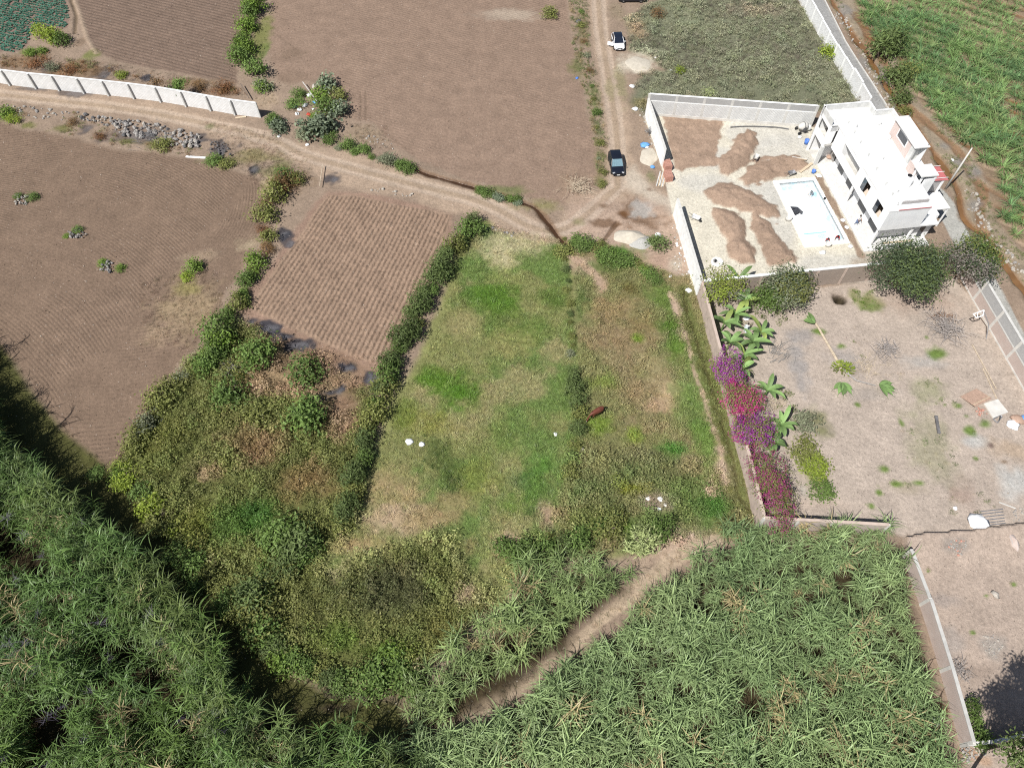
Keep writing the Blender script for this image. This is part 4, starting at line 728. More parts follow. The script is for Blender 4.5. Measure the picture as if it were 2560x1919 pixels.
# north-west wing with open front
hb('wing_wall', 'house_white', None, 0, (-1.1, -.9, -20.4, -19.9, 0, 7.4), (-1.1, -.9, -17.3, -16.9, 0, 6.4), (-1.1, -.9, -19.9, -17.3, 3.1, 3.5), (-1.1, -.9, -20.25, -17.3, 5.9, 6.4), (-1.1, -.95, -19.9, -17.3, 3.5, 4.2), (-1.1, 5.65, -20.4, -20.2, 0, 6.4), (-.9, 0, -17.1, -16.9, 3.5, 6.4), (-.9, .2, -17.0, -16.9, 5.6, 6.4))
hb('wing_wall', 'plaster_grey', None, 0, (-1.1, -.95, -20.2, -17.0, 6.55, 7.4)); hb('column', 'plaster_grey', None, 0, (-1.15, -.75, -17.15, -16.75, 0, 3.1))
hb('wing_floor', 'concrete_light', None, 0, (-.9, 5.5, -20.2, -16.9, 3.2, 3.4), (-.9, 5.5, -20.2, -16.9, .0, .1)); hb('interior_wall', 'interior', None, 0, (1.6, 1.7, -20.2, -16.9, .1, 3.2), (2.2, 2.3, -20.2, -16.9, 3.4, 6.4))
# rooftop room, stair head, tank
rr = hb('roof_room', 'house_brick_y', None, 0, (6.0, 6.15, -14.2, -12.6, 6.55, 9.1), (6.0, 6.15, -10.2, -8.9, 6.55, 9.1), (6.0, 6.15, -12.6, -10.2, 6.55, 7.6), (6.0, 6.15, -12.6, -10.2, 8.7, 9.1))
hb('window', 'house_white', rr, 0, (5.96, 6.0, -12.7, -12.55, 7.55, 8.75), (5.96, 6.0, -10.25, -10.1, 7.55, 8.75), (5.96, 6.0, -12.7, -10.1, 7.5, 7.6), (5.96, 6.0, -12.7, -10.1, 8.68, 8.78)); hb('pane', 'window_glass', rr, 0, (6.05, 6.08, -12.55, -10.25, 7.6, 8.68))
hb('wall', 'house_white', rr, 0, (6.15, 7.6, -14.2, -14.05, 6.55, 9.1), (7.45, 7.6, -14.05, -8.2, 6.55, 9.1)); hb('wall', 'plaster_grey', rr, 0, (6.15, 7.45, -9.05, -8.9, 6.55, 9.0), (5.9, 6.15, -9.05, -8.2, 6.55, 9.05))
hb('slab', 'roof_white', rr, 0, (5.7, 7.75, -14.4, -8.0, 9.1, 9.25))
sh = hb('stair_head', 'house_brick_y', None, 0, (5.3, 5.42, -7.3, -5.2, 6.55, 8.0)); hb('wall', 'house_white', sh, 0, (5.42, 6.9, -5.3, -5.15, 6.55, 8.0), (6.8, 6.95, -5.15, -3.5, 3.45, 8.2), (5.5, 6.95, -3.6, -3.45, 3.45, 8.0))
hb('slab', 'roof_white', sh, 0, (4.7, 6.95, -5.45, -3.3, 8.55, 8.72)); [hb('column', 'house_white', sh, 0, q) for q in ((5.0, 5.2, -3.7, -3.5, 6.55, 8.55), (6.7, 6.9, -3.6, -3.4, 8.0, 8.55), (5.0, 5.2, -5.3, -5.1, 6.55, 8.55), (6.7, 6.9, -5.3, -5.1, 8.0, 8.55))]
tk = MB().lathe([(.70, 0), (.72, .1), (.70, .3), (.72, .5), (.70, .7), (.72, .9), (.70, 1.1), (.66, 1.25), (.40, 1.45), (.30, 1.48)], 20, (3.9, 4.4, 6.56)).build('water_tank', 'white_plastic', hr, smooth=True)
MB().lathe([(.30, 0), (.31, .05), (.2, .1)], 14, (3.9, 4.4, 8.04)).build('lid', 'dark', tk, smooth=True)
for a_, b_ in ((5.6, -16.6), (5.5, -13.4)): MB().lathe([(.36, 0), (.36, .35), (.33, .42), (.2, .44)], 14, (a_, -b_, 6.55)).build('roof_vent', 'white_render', hr, smooth=True)
# east wing with red metal roof, lean-to slab
ew = hb('east_wing', 'house_block', None, 0, (8.1, 10.6, -8.4, -5.9, 0, 5.3)); hb('column', 'house_white', ew, 0, (10.45, 10.72, -6.1, -5.78, 0, 5.3), (8.1, 8.3, -6.05, -5.8, 3.3, 5.3))
rm = MB()
for i in range(14):
    a0 = 8.0; y0 = 5.7 + i * .2
    rm.add([(8.0, y0, 5.5), (11.2, y0, 5.32), (11.2, y0 + .1, 5.37), (8.0, y0 + .1, 5.55)], [(0, 1, 2, 3)]); rm.add([(8.0, y0 + .1, 5.55), (11.2, y0 + .1, 5.37), (11.2, y0 + .2, 5.32), (8.0, y0 + .2, 5.5)], [(0, 1, 2, 3)])
rmo = rm.build('metal_roof', 'red_metal', hr); so_ = rmo.modifiers.new('thick', 'SOLIDIFY'); so_.thickness = .03
for i in range(3): hb('ridge_strip', 'white_paint', rmo, 0, (8.0, 11.2, -8.35 + i * 1.15, -8.29 + i * 1.15, 5.53, 5.56))
hb('canopy_slab', 'roof_white', None, 0, (8.12, 11.0, -5.75, -2.6, 3.2, 3.35)); hb('canopy_post', 'house_white', None, 0, (10.75, 10.9, -2.8, -2.65, 0, 3.2))
# lower south-east room with terrace on top
se = hb('terrace_room', 'house_white', None, 0, (6.4, 8.4, -1.2, -1.05, 0, 3.2), (6.4, 6.55, -3.4, -1.2, 0, 3.2), (8.25, 8.4, -3.4, -1.2, 0, 4.0), (6.4, 8.4, -1.2, -1.05, 3.2, 4.0)); hb('door', 'window_glass', se, 0, (6.9, 7.6, -1.04, -1.02, 0, 2.3)); hb('floor_slab', 'concrete_light', se, 0, (5.5, 8.25, -5.9, -1.2, 3.2, 3.4))
# undercroft columns, scaffold under the south front
hb('column', 'house_white', None, 0, (.25, .5, -.6, -.35, 0, 3.2)); hb('column', 'house_white', None, 0, (.25, .5, -9.0, -8.7, 0, 3.2)); hb('column', 'house_white', None, 0, (5.1, 5.35, -.6, -.35, 0, 3.2))
for b0, b1 in ((-15.6, -13.9), (-12.5, -10.0), (-8.2, -6.0), (-4.6, -2.4)): hb('door', 'window_glass', None, 0, (1.77, 1.8, b0, b1, .1, 2.3))
# terrace paving around the house
tz = MB().box(-.85, 1.8, 1.6, 16.9, -.2, .14); tz.box(-.85, 8.2, -.6, 1.6, -.2, .14); plain('paving', (.58, .57, .55), .85, noise=.1, nscale=2.5, bump=.2); to = tz.build('terrace', 'paving'); to.location = (*HO, 0); to.rotation_euler = (0, 0, HROT); to['kind'] = 'structure'
scf = empty('scaffold', (*H(1.6, .9), .14), HROT, 'pale metal scaffold frames under the south front of the house', 'scaffold')
for dx in (0., 1.9, 2.9):
    for k_ in (0, 1): MB().tube([(dx + (-.5 if k_ else .5), 0, 0), (dx, .2, 2.6)], .035, 5).build('leg', 'white_paint', scf)
    MB().tube([(dx - .35, .06, .8), (dx + .35, .06, .8)], .03, 5).build('rung', 'white_paint', scf)
MB().box(-.6, 3.4, -.1, .25, 1.5, 1.55).build('plank', 'wood', scf)

# ------------------------------------------------------------------ swimming pool
pr = empty('swimming_pool', (*HO, 0), HROT, 'empty white swimming pool with pale blue tiles beside the house', 'pool')
def pm_(name):
    m, n, p, N, Lk = newmat(name)
    tc = N('ShaderNodeTexCoord'); nz = N('ShaderNodeTexNoise'); nz.inputs['Scale'].default_value = .8; nz.inputs['Detail'].default_value = 3; Lk(tc.outputs['Object'], nz.inputs[0])
    cr = N('ShaderNodeValToRGB'); cr.color_ramp.elements[0].color = (.42, .70, .82, 1); cr.color_ramp.elements[0].position = .36; cr.color_ramp.elements[1].color = (.80, .88, .88, 1); cr.color_ramp.elements[1].position = .58; Lk(nz.outputs[0], cr.inputs[0])
    br = N('ShaderNodeTexBrick'); br.offset = 0; br.inputs['Scale'].default_value = 1; br.inputs['Brick Width'].default_value = .25; br.inputs['Row Height'].default_value = .25; br.inputs['Mortar Size'].default_value = .012; br.inputs['Mortar'].default_value = (.8, .86, .86, 1); Lk(tc.outputs['Object'], br.inputs['Vector']); Lk(cr.outputs[0], br.inputs['Color1']); Lk(cr.outputs[0], br.inputs['Color2'])
    Lk(br.outputs[0], p.inputs['Base Color']); p.inputs['Roughness'].default_value = .3; MATS[name] = m
pm_('pool_tile'); plain('pool_blue', (.30, .58, .72), .35); plain('pool_white', (.70, .73, .74), .5, noise=.07, nscale=1.)
A0, A1, B0, B1 = -8.35, -2.1, -14.15, -1.2; i0, i1, j0, j1 = -7.65, -2.55, -13.55, -1.75
def pb(name, mat, *bxs, parent=None):
    m = MB()
    for a0, a1, b0, b1, z0, z1 in bxs: m.box(a0, a1, -b1, -b0, z0, z1)
    return m.build(name, mat, parent or pr)
pb('coping', 'white_paint', (A0, i0, B0, B1, -.2, .16), (i1, A1, B0, B1, -.2, .16), (i0, i1, B0, j0, -.2, .16), (i0, i1, j1, B1, -.2, .16))
pb('floor', 'pool_white', (i0 - .2, i1 + .2, j0 - .2, -4.2, -1.5, -1.35)); pb('shallow_floor', 'pool_white', (i0 - .2, i1 + .2, -4.2, j1 + .2, -1.5, -.55))
pb('tile_wall', 'pool_tile', (i0, i1, j0 - .15, j0, -1.35, .155), (i1, i1 + .15, j0 - .15, j1, -1.35, .155)); pb('wall', 'pool_white', (i0 - .15, i0, j0 - .15, j1, -1.35, .155), (i0, i1, j1, j1 + .15, -1.35, .155))
pb('step_edge', 'pool_blue', (i0 + .35, -4.0, -4.22, -4.0, -.55, -.53)); pb('tile_patch', 'pool_tile', (i0 + .3, -4.3, -3.8, -2.2, -.55, -.542)); pb('tile_patch', 'pool_tile', (-2.9, -2.6, -12.5, -9.6, -1.35, -1.342))
# black plastic sheet over the pool edge
tp = MB(); gridv = []
tcx = [(-7.9, -10.9, .19), (-7.62, -8.0, .19), (-6.6, -8.4, -1.25), (-6.75, -9.1, -1.2), (-5.5, -9.0, -1.15), (-5.9, -9.7, -.95), (-6.9, -10.0, -1.0), (-5.35, -9.3, -1.3)]
tp.add([(a, -b, z) for a, b, z in tcx], [(0, 1, 2, 3), (0, 3, 6), (3, 2, 7, 4), (3, 4, 5, 6), (4, 7, 5)])
for i in range(26):
    q = rng.random(3); a = -7.3 + q[0] * 1.8; b = -9.9 + q[1] * .9 + (a + 7.3) * .25; tp.obox((a, -b, -1.22 + q[2] * .22), .5, .25, .08, q[0] * 6, (q[1] - .5, q[2] - .5))
ts = tp.build('plastic_sheet', 'black_tarp'); ts.location = (*HO, 0); ts.rotation_euler = (0, 0, HROT); tag(ts, 'crumpled dark plastic sheet hanging into the empty pool', 'sheet')
sm = ts.modifiers.new('s', 'SOLIDIFY'); sm.thickness = .02
# ================================================================== VEGETATION
leafmat('leaf_inst', inst=True, trans=.25, var=.24, objrand=.12)
leafmat('blade_inst', inst=True, trans=.2, var=.34, rough=.45, objrand=.14)
LEAF = {'green': C(102, 124, 64, 1.65), 'bright': C(116, 140, 62, 1.65), 'olive': C(118, 122, 68, 1.8), 'dark': C(92, 106, 62, 1.9), 'grey': C(130, 134, 108, 1.7), 'brown': C(142, 112, 76, 1.4), 'rust': C(146, 104, 72, 1.4), 'yellow': C(140, 156, 62, 1.6),
        'silver': C(128, 140, 114, 1.4), 'tree': C(86, 100, 72, 1.5), 'pale': C(172, 182, 126, 1.5), 'purple': C(166, 74, 164, 1.5), 'crimson': C(176, 56, 122, 1.5), 'magenta': C(160, 70, 118, 1.5), 'banana': C(122, 150, 92, 1.6), 'bananay': C(150, 166, 92, 1.5), 'cane': C(128, 150, 92, 1.6), 'straw': C(190, 168, 118, 1.3), 'twig': C(140, 132, 124, 1.2)}
for k_, c_ in LEAF.items(): leafmat('leaf_' + k_, c_, trans=.25)

def leafquads(b, pts, nrm, ln, wd, rs, bend=.25):
    """one folded leaf (two quads) per point"""
    for p, n in zip(pts, nrm):
        n = n / (np.linalg.norm(n) + 1e-9); t = np.cross(n, rs.normal(size=3)); t /= np.linalg.norm(t) + 1e-9; s_ = np.cross(n, t)
        l = ln * rs.uniform(.6, 1.3); w_ = wd * rs.uniform(.7, 1.2); d = p + t * l * .5 - n * l * bend * .3; e = p + t * l - n * l * bend
        b.add([p, d - s_ * w_ * .5, e, d + s_ * w_ * .5], [(0, 1, 2, 3)], rs.random())
def crown(b, ells, nclump, per, ln, wd, rs, csize=.35, zmin=.05, fill=.75):
    """leaf clumps over the skins of several ellipsoids (cx,cy,cz,rx,ry,rz)"""
    vol = np.array([e[3] * e[4] + e[3] * e[5] + e[4] * e[5] for e in ells]); vol = vol / vol.sum()
    for _ in range(nclump):
        e = ells[rs.choice(len(ells), p=vol)]; d = rs.normal(size=3); d[2] = abs(d[2]) * 1.1 - .25; d /= np.linalg.norm(d)
        r = rs.uniform(fill, 1.08) if rs.random() > .14 else rs.uniform(1.05, 1.36); c = np.array([e[0] + d[0] * e[3] * r, e[1] + d[1] * e[4] * r, max(zmin, e[2] + d[2] * e[5] * r)])
        pts = c + rs.normal(size=(per, 3)) * csize * np.array([1, 1, .7]); pts[:, 2] = np.maximum(pts[:, 2], .03)
        nr = d * .5 + rs.normal(size=(per, 3)) * .55 + np.array([0, 0, .55]); leafquads(b, pts, nr, ln, wd, rs)
def bush_mesh(name, mat, r=1., h=1.2, ncl=46, per=9, ln=.20, wd=.10, seed=0, lobes=4, csize=.20):
    rs = np.random.default_rng(seed); b = MB(); ells = [(0, 0, h * .42, r * .72, r * .72, h * .52)]
    for i in range(lobes):
        a = rs.uniform(0, 6.28); q = rs.uniform(.35, .62) * r; hh = h * rs.uniform(.55, 1.0); ells.append((math.cos(a) * q, math.sin(a) * q, hh * .45, r * rs.uniform(.35, .55), r * rs.uniform(.35, .55), hh * .5))
    crown(b, ells, ncl, per, ln, wd, rs, csize); return b.mesh(name, mat, attr=True)
def stem_mesh(name, h, mat='bark', seed=0, n=5, r=.05):
    rs = np.random.default_rng(seed); b = MB()
    for i in range(n):
        a = rs.uniform(0, 6.28); q = h * rs.uniform(.2, .5); b.tube([(0, 0, -.05), (math.cos(a) * q * .4, math.sin(a) * q * .4, h * .4), (math.cos(a) * q, math.sin(a) * q, h * .8)], [r, r * .7, r * .25], 5)
    return b.mesh(name, mat)
def blade(b, base, dirv, ln, wd, droop, rs, seg=3, up=.8):
    """an arching strip leaf"""
    d = np.array(dirv, float); d /= np.linalg.norm(d); s_ = np.array([-d[1], d[0], 0]); v = []
    for i in range(seg + 1):
        t = i / seg; p = np.array(base) + d * ln * t * (.55 + .45 * t) + np.array([0, 0, 1.]) * (up * ln * t - droop * ln * t * t); w_ = wd * (1 - t ** 2.2) * (.6 + .4 * min(1, t * 4)) + .002
        v += [p - s_ * w_ * .5, p + s_ * w_ * .5]
    b.add(v, [(2 * i, 2 * i + 2, 2 * i + 3, 2 * i + 1) for i in range(seg)], rs.random())

# ------------------------------------------------------------------ ground cover as stuff: points carrying scale, turn, tint
def protos(name, meshes):
    c = bpy.data.collections.new(name)
    for i, me in enumerate(meshes): o = bpy.data.objects.new('%s_%02d' % (name, i), me); c.objects.link(o)
    return c
def scatter(name, proto, nvar, P, scl, tint, seed, label, tilt=.12):
    rs = np.random.default_rng(seed); n = len(P); me = bpy.data.meshes.new(name); me.vertices.add(n); me.vertices.foreach_set('co', np.asarray(P, np.float32).ravel())
    rot = np.stack([rs.normal(0, tilt, n), rs.normal(0, tilt, n), rs.uniform(0, 6.283, n)], 1)
    for nm, typ, key, arr in (('rot', 'FLOAT_VECTOR', 'vector', rot), ('scl', 'FLOAT', 'value', scl), ('tint', 'FLOAT_VECTOR', 'vector', tint), ('idx', 'INT', 'value', rs.integers(0, nvar, n))):
        a = me.attributes.new(nm, typ, 'POINT'); a.data.foreach_set(key, np.asarray(arr).astype(np.int32 if typ == 'INT' else np.float32).ravel())
    o = bpy.data.objects.new(name, me); col.objects.link(o); tag(o, label, kind='stuff')
    ng = bpy.data.node_groups.new(name + '_nodes', 'GeometryNodeTree'); ng.interface.new_socket('Geometry', in_out='INPUT', socket_type='NodeSocketGeometry'); ng.interface.new_socket('Geometry', in_out='OUTPUT', socket_type='NodeSocketGeometry')
    N = ng.nodes.new; L = ng.links.new; gi = N('NodeGroupInput'); go = N('NodeGroupOutput'); ip = N('GeometryNodeInstanceOnPoints'); ci = N('GeometryNodeCollectionInfo'); ci.inputs['Collection'].default_value = proto; ci.inputs['Separate Children'].default_value = True; ci.inputs['Reset Children'].default_value = True
    def na(nm, typ): q = N('GeometryNodeInputNamedAttribute'); q.data_type = typ; q.inputs['Name'].default_value = nm; return q.outputs['Attribute']
    er = N('FunctionNodeEulerToRotation'); L(na('rot', 'FLOAT_VECTOR'), er.inputs[0]); ip.inputs['Pick Instance'].default_value = True
    mp = N('GeometryNodeMeshToPoints'); L(gi.outputs[0], mp.inputs[0]); L(mp.outputs[0], ip.inputs['Points']); L(ci.outputs[0], ip.inputs['Instance']); L(na('idx', 'INT'), ip.inputs['Instance Index']); L(er.outputs[0], ip.inputs['Rotation']); L(na('scl', 'FLOAT'), ip.inputs['Scale']); L(ip.outputs[0], go.inputs[0])
    md = o.modifiers.new('scatter', 'NODES'); md.node_group = ng; return o
def sow(poly, dens, seed, mask=None, jit=.9, lim=4.):
    """jittered grid points in a polygon, thinned by mask(x, y)"""
    rs = np.random.default_rng(seed); st = 1 / math.sqrt(dens); x0, y0 = poly.min(0); x1, y1 = poly.max(0)
    gx_, gy_ = np.meshgrid(np.arange(x0, x1, st), np.arange(y0, y1, st)); x = gx_.ravel() + rs.uniform(-jit, jit, gx_.size) * st; y = gy_.ravel() + rs.uniform(-jit, jit, gx_.size) * st
    k = (sdist(x, y, poly) < 0) & (sdist(x, y, FRg) < lim)
    if mask is not None: k &= rs.random(x.size) < mask(x, y)
    return x[k], y[k]
def tints(x, y, seed, jit=.16, mul=1.35, mix=None):
    rs = np.random.default_rng(seed); c = sample(COL, x, y) * mul; c = c * rs.uniform(1 - jit, 1 + jit, (len(x), 1)) * rs.uniform(.94, 1.06, (len(x), 3)); return c
# prototypes
def grass_tuft(seed, n=16, h=.24, sp=.2, wd=.03):
    rs = np.random.default_rng(seed); b = MB()
    for i in range(n):
        a = rs.uniform(0, 6.28); q = rs.uniform(0, sp); blade(b, (math.cos(a) * q, math.sin(a) * q, 0), (math.cos(a + rs.normal(0, .6)), math.sin(a + rs.normal(0, .6)), 0), h * rs.uniform(.6, 1.2), wd, rs.uniform(.2, .7), rs, 2, rs.uniform(.7, 1.2))
    return b.mesh('tuft', 'blade_inst', attr=True)
def weed_clump(seed, r=.5, h=.55, n=50, ln=.17, wd=.075):
    rs = np.random.default_rng(seed); b = MB(); ells = [(rs.normal(0, .12), rs.normal(0, .12), h * .4, r * rs.uniform(.6, .9), r * rs.uniform(.6, .9), h * .6) for _ in range(2)]
    crown(b, ells, n // 5, 5, ln, wd, rs, .13, .02, .5); return b.mesh('weed', 'leaf_inst', attr=True)
def cane_clump(seed, h=2.0, n=4, ll=1.2, wd=.068):
    rs = np.random.default_rng(seed); b = MB()
    lean = rs.normal(0, .12, 2)
    for i in range(n):
        a = rs.uniform(0, 6.28); q = rs.uniform(0, .24); hh = h * rs.uniform(.75, 1.1); bx_, by_ = math.cos(a) * q, math.sin(a) * q; tx_, ty_ = bx_ * 1.5 + lean[0] * hh, by_ * 1.5 + lean[1] * hh
        b.tube([(bx_, by_, 0), (tx_, ty_, hh)], [.025, .014], 3, False, .35)
        for k in range(8):
            a2 = k * 2.4 + rs.normal(0, .3) + a; t = 1 - .07 * k; blade(b, (bx_ + (tx_ - bx_) * t, by_ + (ty_ - by_) * t, hh * t - .03 * k), (math.cos(a2), math.sin(a2), 0), ll * rs.uniform(.65, 1.15), wd * rs.uniform(.8, 1.15), rs.uniform(.45, 1.0), rs, 4, rs.uniform(.6, 1.4) * (1 - .06 * k))
    return b.mesh('cane', 'blade_inst', attr=True)
def dry_clump(seed):
    rs = np.random.default_rng(seed); b = MB()
    for i in range(16):
        a = rs.uniform(0, 6.28); blade(b, (rs.normal(0, .1), rs.normal(0, .1), .02), (math.cos(a), math.sin(a), 0), rs.uniform(.3, .6), .018, rs.uniform(.3, .9), rs, 2, rs.uniform(.4, .9))
    return b.mesh('dry', 'blade_inst', attr=True)
def cabbage(seed):
    rs = np.random.default_rng(seed); b = MB()
    for i in range(12):
        a = i * 2.4; t = .25 + .75 * i / 12; p = np.array([math.cos(a), math.sin(a), 0]); leafquads(b, [p * .05 + np.array([0, 0, .12])], [p * -.5 * t + np.array([0, 0, 1.])], .32, .22, rs, .1)
    return b.mesh('cabbage', 'leaf_inst', attr=True)
PG = protos('proto_grass', [grass_tuft(s) for s in range(6)]); PW = protos('proto_weed', [weed_clump(40 + s) for s in range(7)])
PS = protos('proto_scrub', [weed_clump(60 + s, .95, 1.15, 130, .2, .085) for s in range(6)]); PC = protos('proto_cane', [cane_clump(80 + s) for s in range(8)]); PT = protos('proto_tall_cane', [cane_clump(100 + s, 4.6, 5, 1.2, .065) for s in range(8)]); PD = protos('proto_dry', [dry_clump(120 + s) for s in range(4)]); PB = protos('proto_cabbage', [cabbage(150 + s) for s in range(4)])
def lift(x, y, dz=0.): return np.stack([x, y, sample(ZZ, x, y) + dz], 1)
rgh0 = K('d', (1225, 985), (1330, 960), (1420, 1000), (1560, 1010), (1600, 1140), (1480, 1165), (1370, 1185), (1200, 1195), (1120, 1240), (1060, 1290), (1100, 1200), (1190, 1140))
# pasture grass
gr_mask = lambda x, y: np.clip(sample(GREEN, x, y), 0, 1)
for nm, poly, dens, sd_ in (('pasture_grass', P_mead, 9., 201), ('pasture_grass', P_mead2, 8., 202)):
    x, y = sow(poly, dens, sd_, gr_mask); n = len(x)
    scatter(nm, PG, 6, lift(x, y), np.random.default_rng(sd_).uniform(.6, 1.5, n) * (.75 + .6 * sample(N_B, x, y)), tints(x, y, sd_, .25, 1.5), sd_, 'short green and straw grass covering the pasture')
for poly, dens, sd_ in ((P_mead, 1.0, 206), (P_mead2, 1.3, 207)):
    x, y = sow(poly, dens, sd_, lambda x, y: np.clip(sample(GREEN, x, y), 0, 1) * sstep(.35, .6, sample(N_B, x, y))); rs = np.random.default_rng(sd_)
    scatter('pasture_tussocks', PG, 6, lift(x, y), rs.uniform(1.2, 2.1, len(x)), tints(x, y, sd_, .2, 1.3), sd_, 'taller grass tussocks standing in the pasture')
def low_weeds(nm, poly, dens, sd_, lab, smin=.3, smax=1., thr=.45, mul=1.35, nb=None):
    x, y = sow(poly, dens, sd_, lambda x, y: np.clip(sample(GREEN, x, y), 0, 1) * sstep(thr - .1, thr + .12, sample(N_B if nb is None else nb, x, y)))
    n = len(x); rs = np.random.default_rng(sd_)
    scatter(nm, PW, 7, lift(x, y, -.03), rs.uniform(smin, smax, n) ** 1.4 * (.55 + .9 * sample(N_B, x, y)), tints(x, y, sd_, .15, mul), sd_, lab, .2)
low_weeds('pasture_weeds', P_mead, .9, 211, 'scattered low leafy weeds in the pasture', .3, .75, .52, 1.4)
low_weeds('pasture_weeds', P_mead2, 4.0, 212, 'rough leafy weeds in the right half of the pasture', .4, 1.1, .38, 1.6)
# scrub of the lower left, the vacant lot, the shaded strip
low_weeds('scrub', P_scrubL, 3.6, 221, 'dense olive and green scrub below the furrowed field', .6, 1.5, .20, 1.9)
low_weeds('scrub', P_lot, 3.0, 222, 'grey-green scrub covering the vacant lot beside the white car', .35, 1.3, .36, 1.7)
low_weeds('shade_weeds', P_shade, 1.6, 223, 'weeds in the shadow along the tall cane', .35, .9, .40)
x, y = sow(P_lot, 2.6, 231, lambda x, y: sstep(.38, .58, sample(N_A, x, y))); rs = np.random.default_rng(5)
scatter('dead_scrub', PD, 4, lift(x, y, .05), rs.uniform(.8, 2.0, len(x)), np.tile(C(150, 142, 124), (len(x), 1)) * rs.uniform(.7, 1.2, (len(x), 1)), 231, 'grey dead stalks among the scrub of the vacant lot', .4)
x, y = sow(P_scrubL, 1.6, 232, lambda x, y: sstep(.40, .6, sample(N_C, x, y))); rs = np.random.default_rng(6)
scatter('dead_scrub', PD, 4, lift(x, y, .1), rs.uniform(.7, 1.7, len(x)), np.tile(C(150, 122, 92), (len(x), 1)) * rs.uniform(.7, 1.2, (len(x), 1)), 232, 'brown dry stalks among the olive scrub', .4)
for poly, dens, sd_, mul_, lab in ((P_scrubL, .85, 225, 1.9, 'larger leafy bushes swelling out of the olive scrub'), (P_lot, .3, 226, 1.8, 'larger grey-green bushes in the vacant lot'), (rgh0, .5, 227, 1.7, 'larger weeds in the rough end of the pasture')):
    x, y = sow(poly, dens, sd_, lambda x, y: sstep(.3, .55, fbm(x, y, 4.5, sd_, 2)) * np.clip(sample(GREEN, x, y), 0, 1)); rs = np.random.default_rng(sd_)
    scatter('scrub_bushes', PS, 6, lift(x, y, -.05), rs.uniform(.6, 1.35, len(x)), tints(x, y, sd_, .2, mul_), sd_, lab, .15)
# verge weeds everywhere the ground is marked green outside those
allg = FRg
x, y = sow(allg, 3.2, 241, lambda x, y: np.where(np.isin(sample(ZONE, x, y), [Z('meadow'), Z('scrubland')]), 0, np.clip(sample(GREEN, x, y), 0, 1) * .9)); rs = np.random.default_rng(241)
scatter('verge_weeds', PW, 7, lift(x, y, -.03), rs.uniform(.18, .6, len(x)), tints(x, y, 241, .2), 241, 'low weeds along verges and in the yard', .2)
rgh = K('d', (1225, 985), (1330, 960), (1420, 1000), (1560, 1010), (1600, 1140), (1480, 1165), (1370, 1185), (1200, 1195), (1120, 1240), (1060, 1290), (1100, 1200), (1190, 1140))
x, y = sow(rgh, 2.6, 243); rs = np.random.default_rng(243)
scatter('rough_weeds', PW, 7, lift(x, y, -.05), rs.uniform(.7, 1.7, len(x)) * (.4 + 1.0 * sample(N_B, x, y)), tints(x, y, 243, .18, 1.7), 243, 'tall rough weeds at the lower end of the pasture', .2)
dkp = K('b2', (1390, 520), (1480, 540), (1560, 660), (1640, 780), (1690, 950), (1640, 1000), (1560, 960), (1500, 860), (1400, 740), (1370, 620))
x, y = sow(dkp, 5., 244, lambda x, y: sstep(.3, .5, sample(N_B, x, y))); rs = np.random.default_rng(244)
scatter('dark_weeds', PW, 7, lift(x, y, -.05), rs.uniform(.3, .75, len(x)), np.tile(C(74, 96, 48, 1.6), (len(x), 1)) * rs.uniform(.8, 1.2, (len(x), 1)), 244, 'darker patch of leafy weeds in the middle of the pasture', .2)
x, y = sow(K('n', (1775, 760), (1960, 700), (1960, 900), (1990, 1020), (2080, 1200), (2000, 1270), (1930, 1120), (1830, 940)), 1.2, 245, lambda x, y: sstep(.45, .62, fbm(x, y, 4., 88, 2))); rs = np.random.default_rng(245)
scatter('yard_weeds', PW, 7, lift(x, y, -.05), rs.uniform(.4, 1.2, len(x)), np.tile(C(112, 124, 70, 1.6), (len(x), 1)) * rs.uniform(.75, 1.25, (len(x), 1)), 245, 'leafy undergrowth around the banana plants', .2)
x, y = sow(P_bankUR, 2.4, 246, lambda x, y: sstep(.42, .56, fbm(x, y, 3., 89, 2)) * (ldist(x, y, brook) > .6)); rs = np.random.default_rng(246)
scatter('bank_weeds', PW, 7, lift(x, y, -.05), rs.uniform(.3, .9, len(x)), np.tile(C(132, 138, 92, 1.5), (len(x), 1)) * rs.uniform(.75, 1.25, (len(x), 1)), 246, 'weeds on the banks of the muddy brook', .2)
for i_, (q_, dn, c_) in enumerate(((K('b4', (1290, 430), (1560, 470), (1690, 700), (1680, 900), (1560, 1010), (1330, 930), (1280, 700)), 2.4, C(112, 126, 84, 1.5)), (K('b4', (1330, 90), (1560, 80), (1680, 260), (1620, 330), (1400, 260)), 2.2, C(124, 138, 86, 1.5)), (K('c8', (840, 830), (1110, 840), (1110, 1040), (930, 1040), (860, 960)), 3.0, C(116, 140, 64, 1.5)), (K('b4', (1050, 780), (1300, 760), (1330, 960), (1000, 1060)), 1.2, C(124, 134, 86, 1.5)), (K('c8', (850, 1200), (960, 1200), (960, 1420), (830, 1380)), 1.6, C(124, 134, 86, 1.5)), (K('b4', (1500, 1040), (1950, 900), (2000, 1100), (1700, 1200)), .8, C(120, 130, 86, 1.5)))):
    x, y = sow(q_, dn, 270 + i_, lambda x, y: sstep(.45, .6, fbm(x, y, 1.3, 91, 2))); rs = np.random.default_rng(270 + i_)
    scatter('yard_weeds', PW, 7, lift(x, y, -.04), rs.uniform(.3, .75, len(x)), np.tile(c_, (len(x), 1)) * rs.uniform(.75, 1.25, (len(x), 1)), 270 + i_, 'speckled low weeds on the bare yard', .2)
bw = K('c1', (0, 440), (300, 440), (700, 480), (1050, 560), (1500, 620), (1900, 700), (2000, 800), (1850, 760), (1500, 690), (900, 600), (400, 560), (0, 520))
x, y = sow(bw, 2.0, 280, lambda x, y: sstep(.38, .55, fbm(x, y, 2.5, 93, 2))); rs = np.random.default_rng(280)
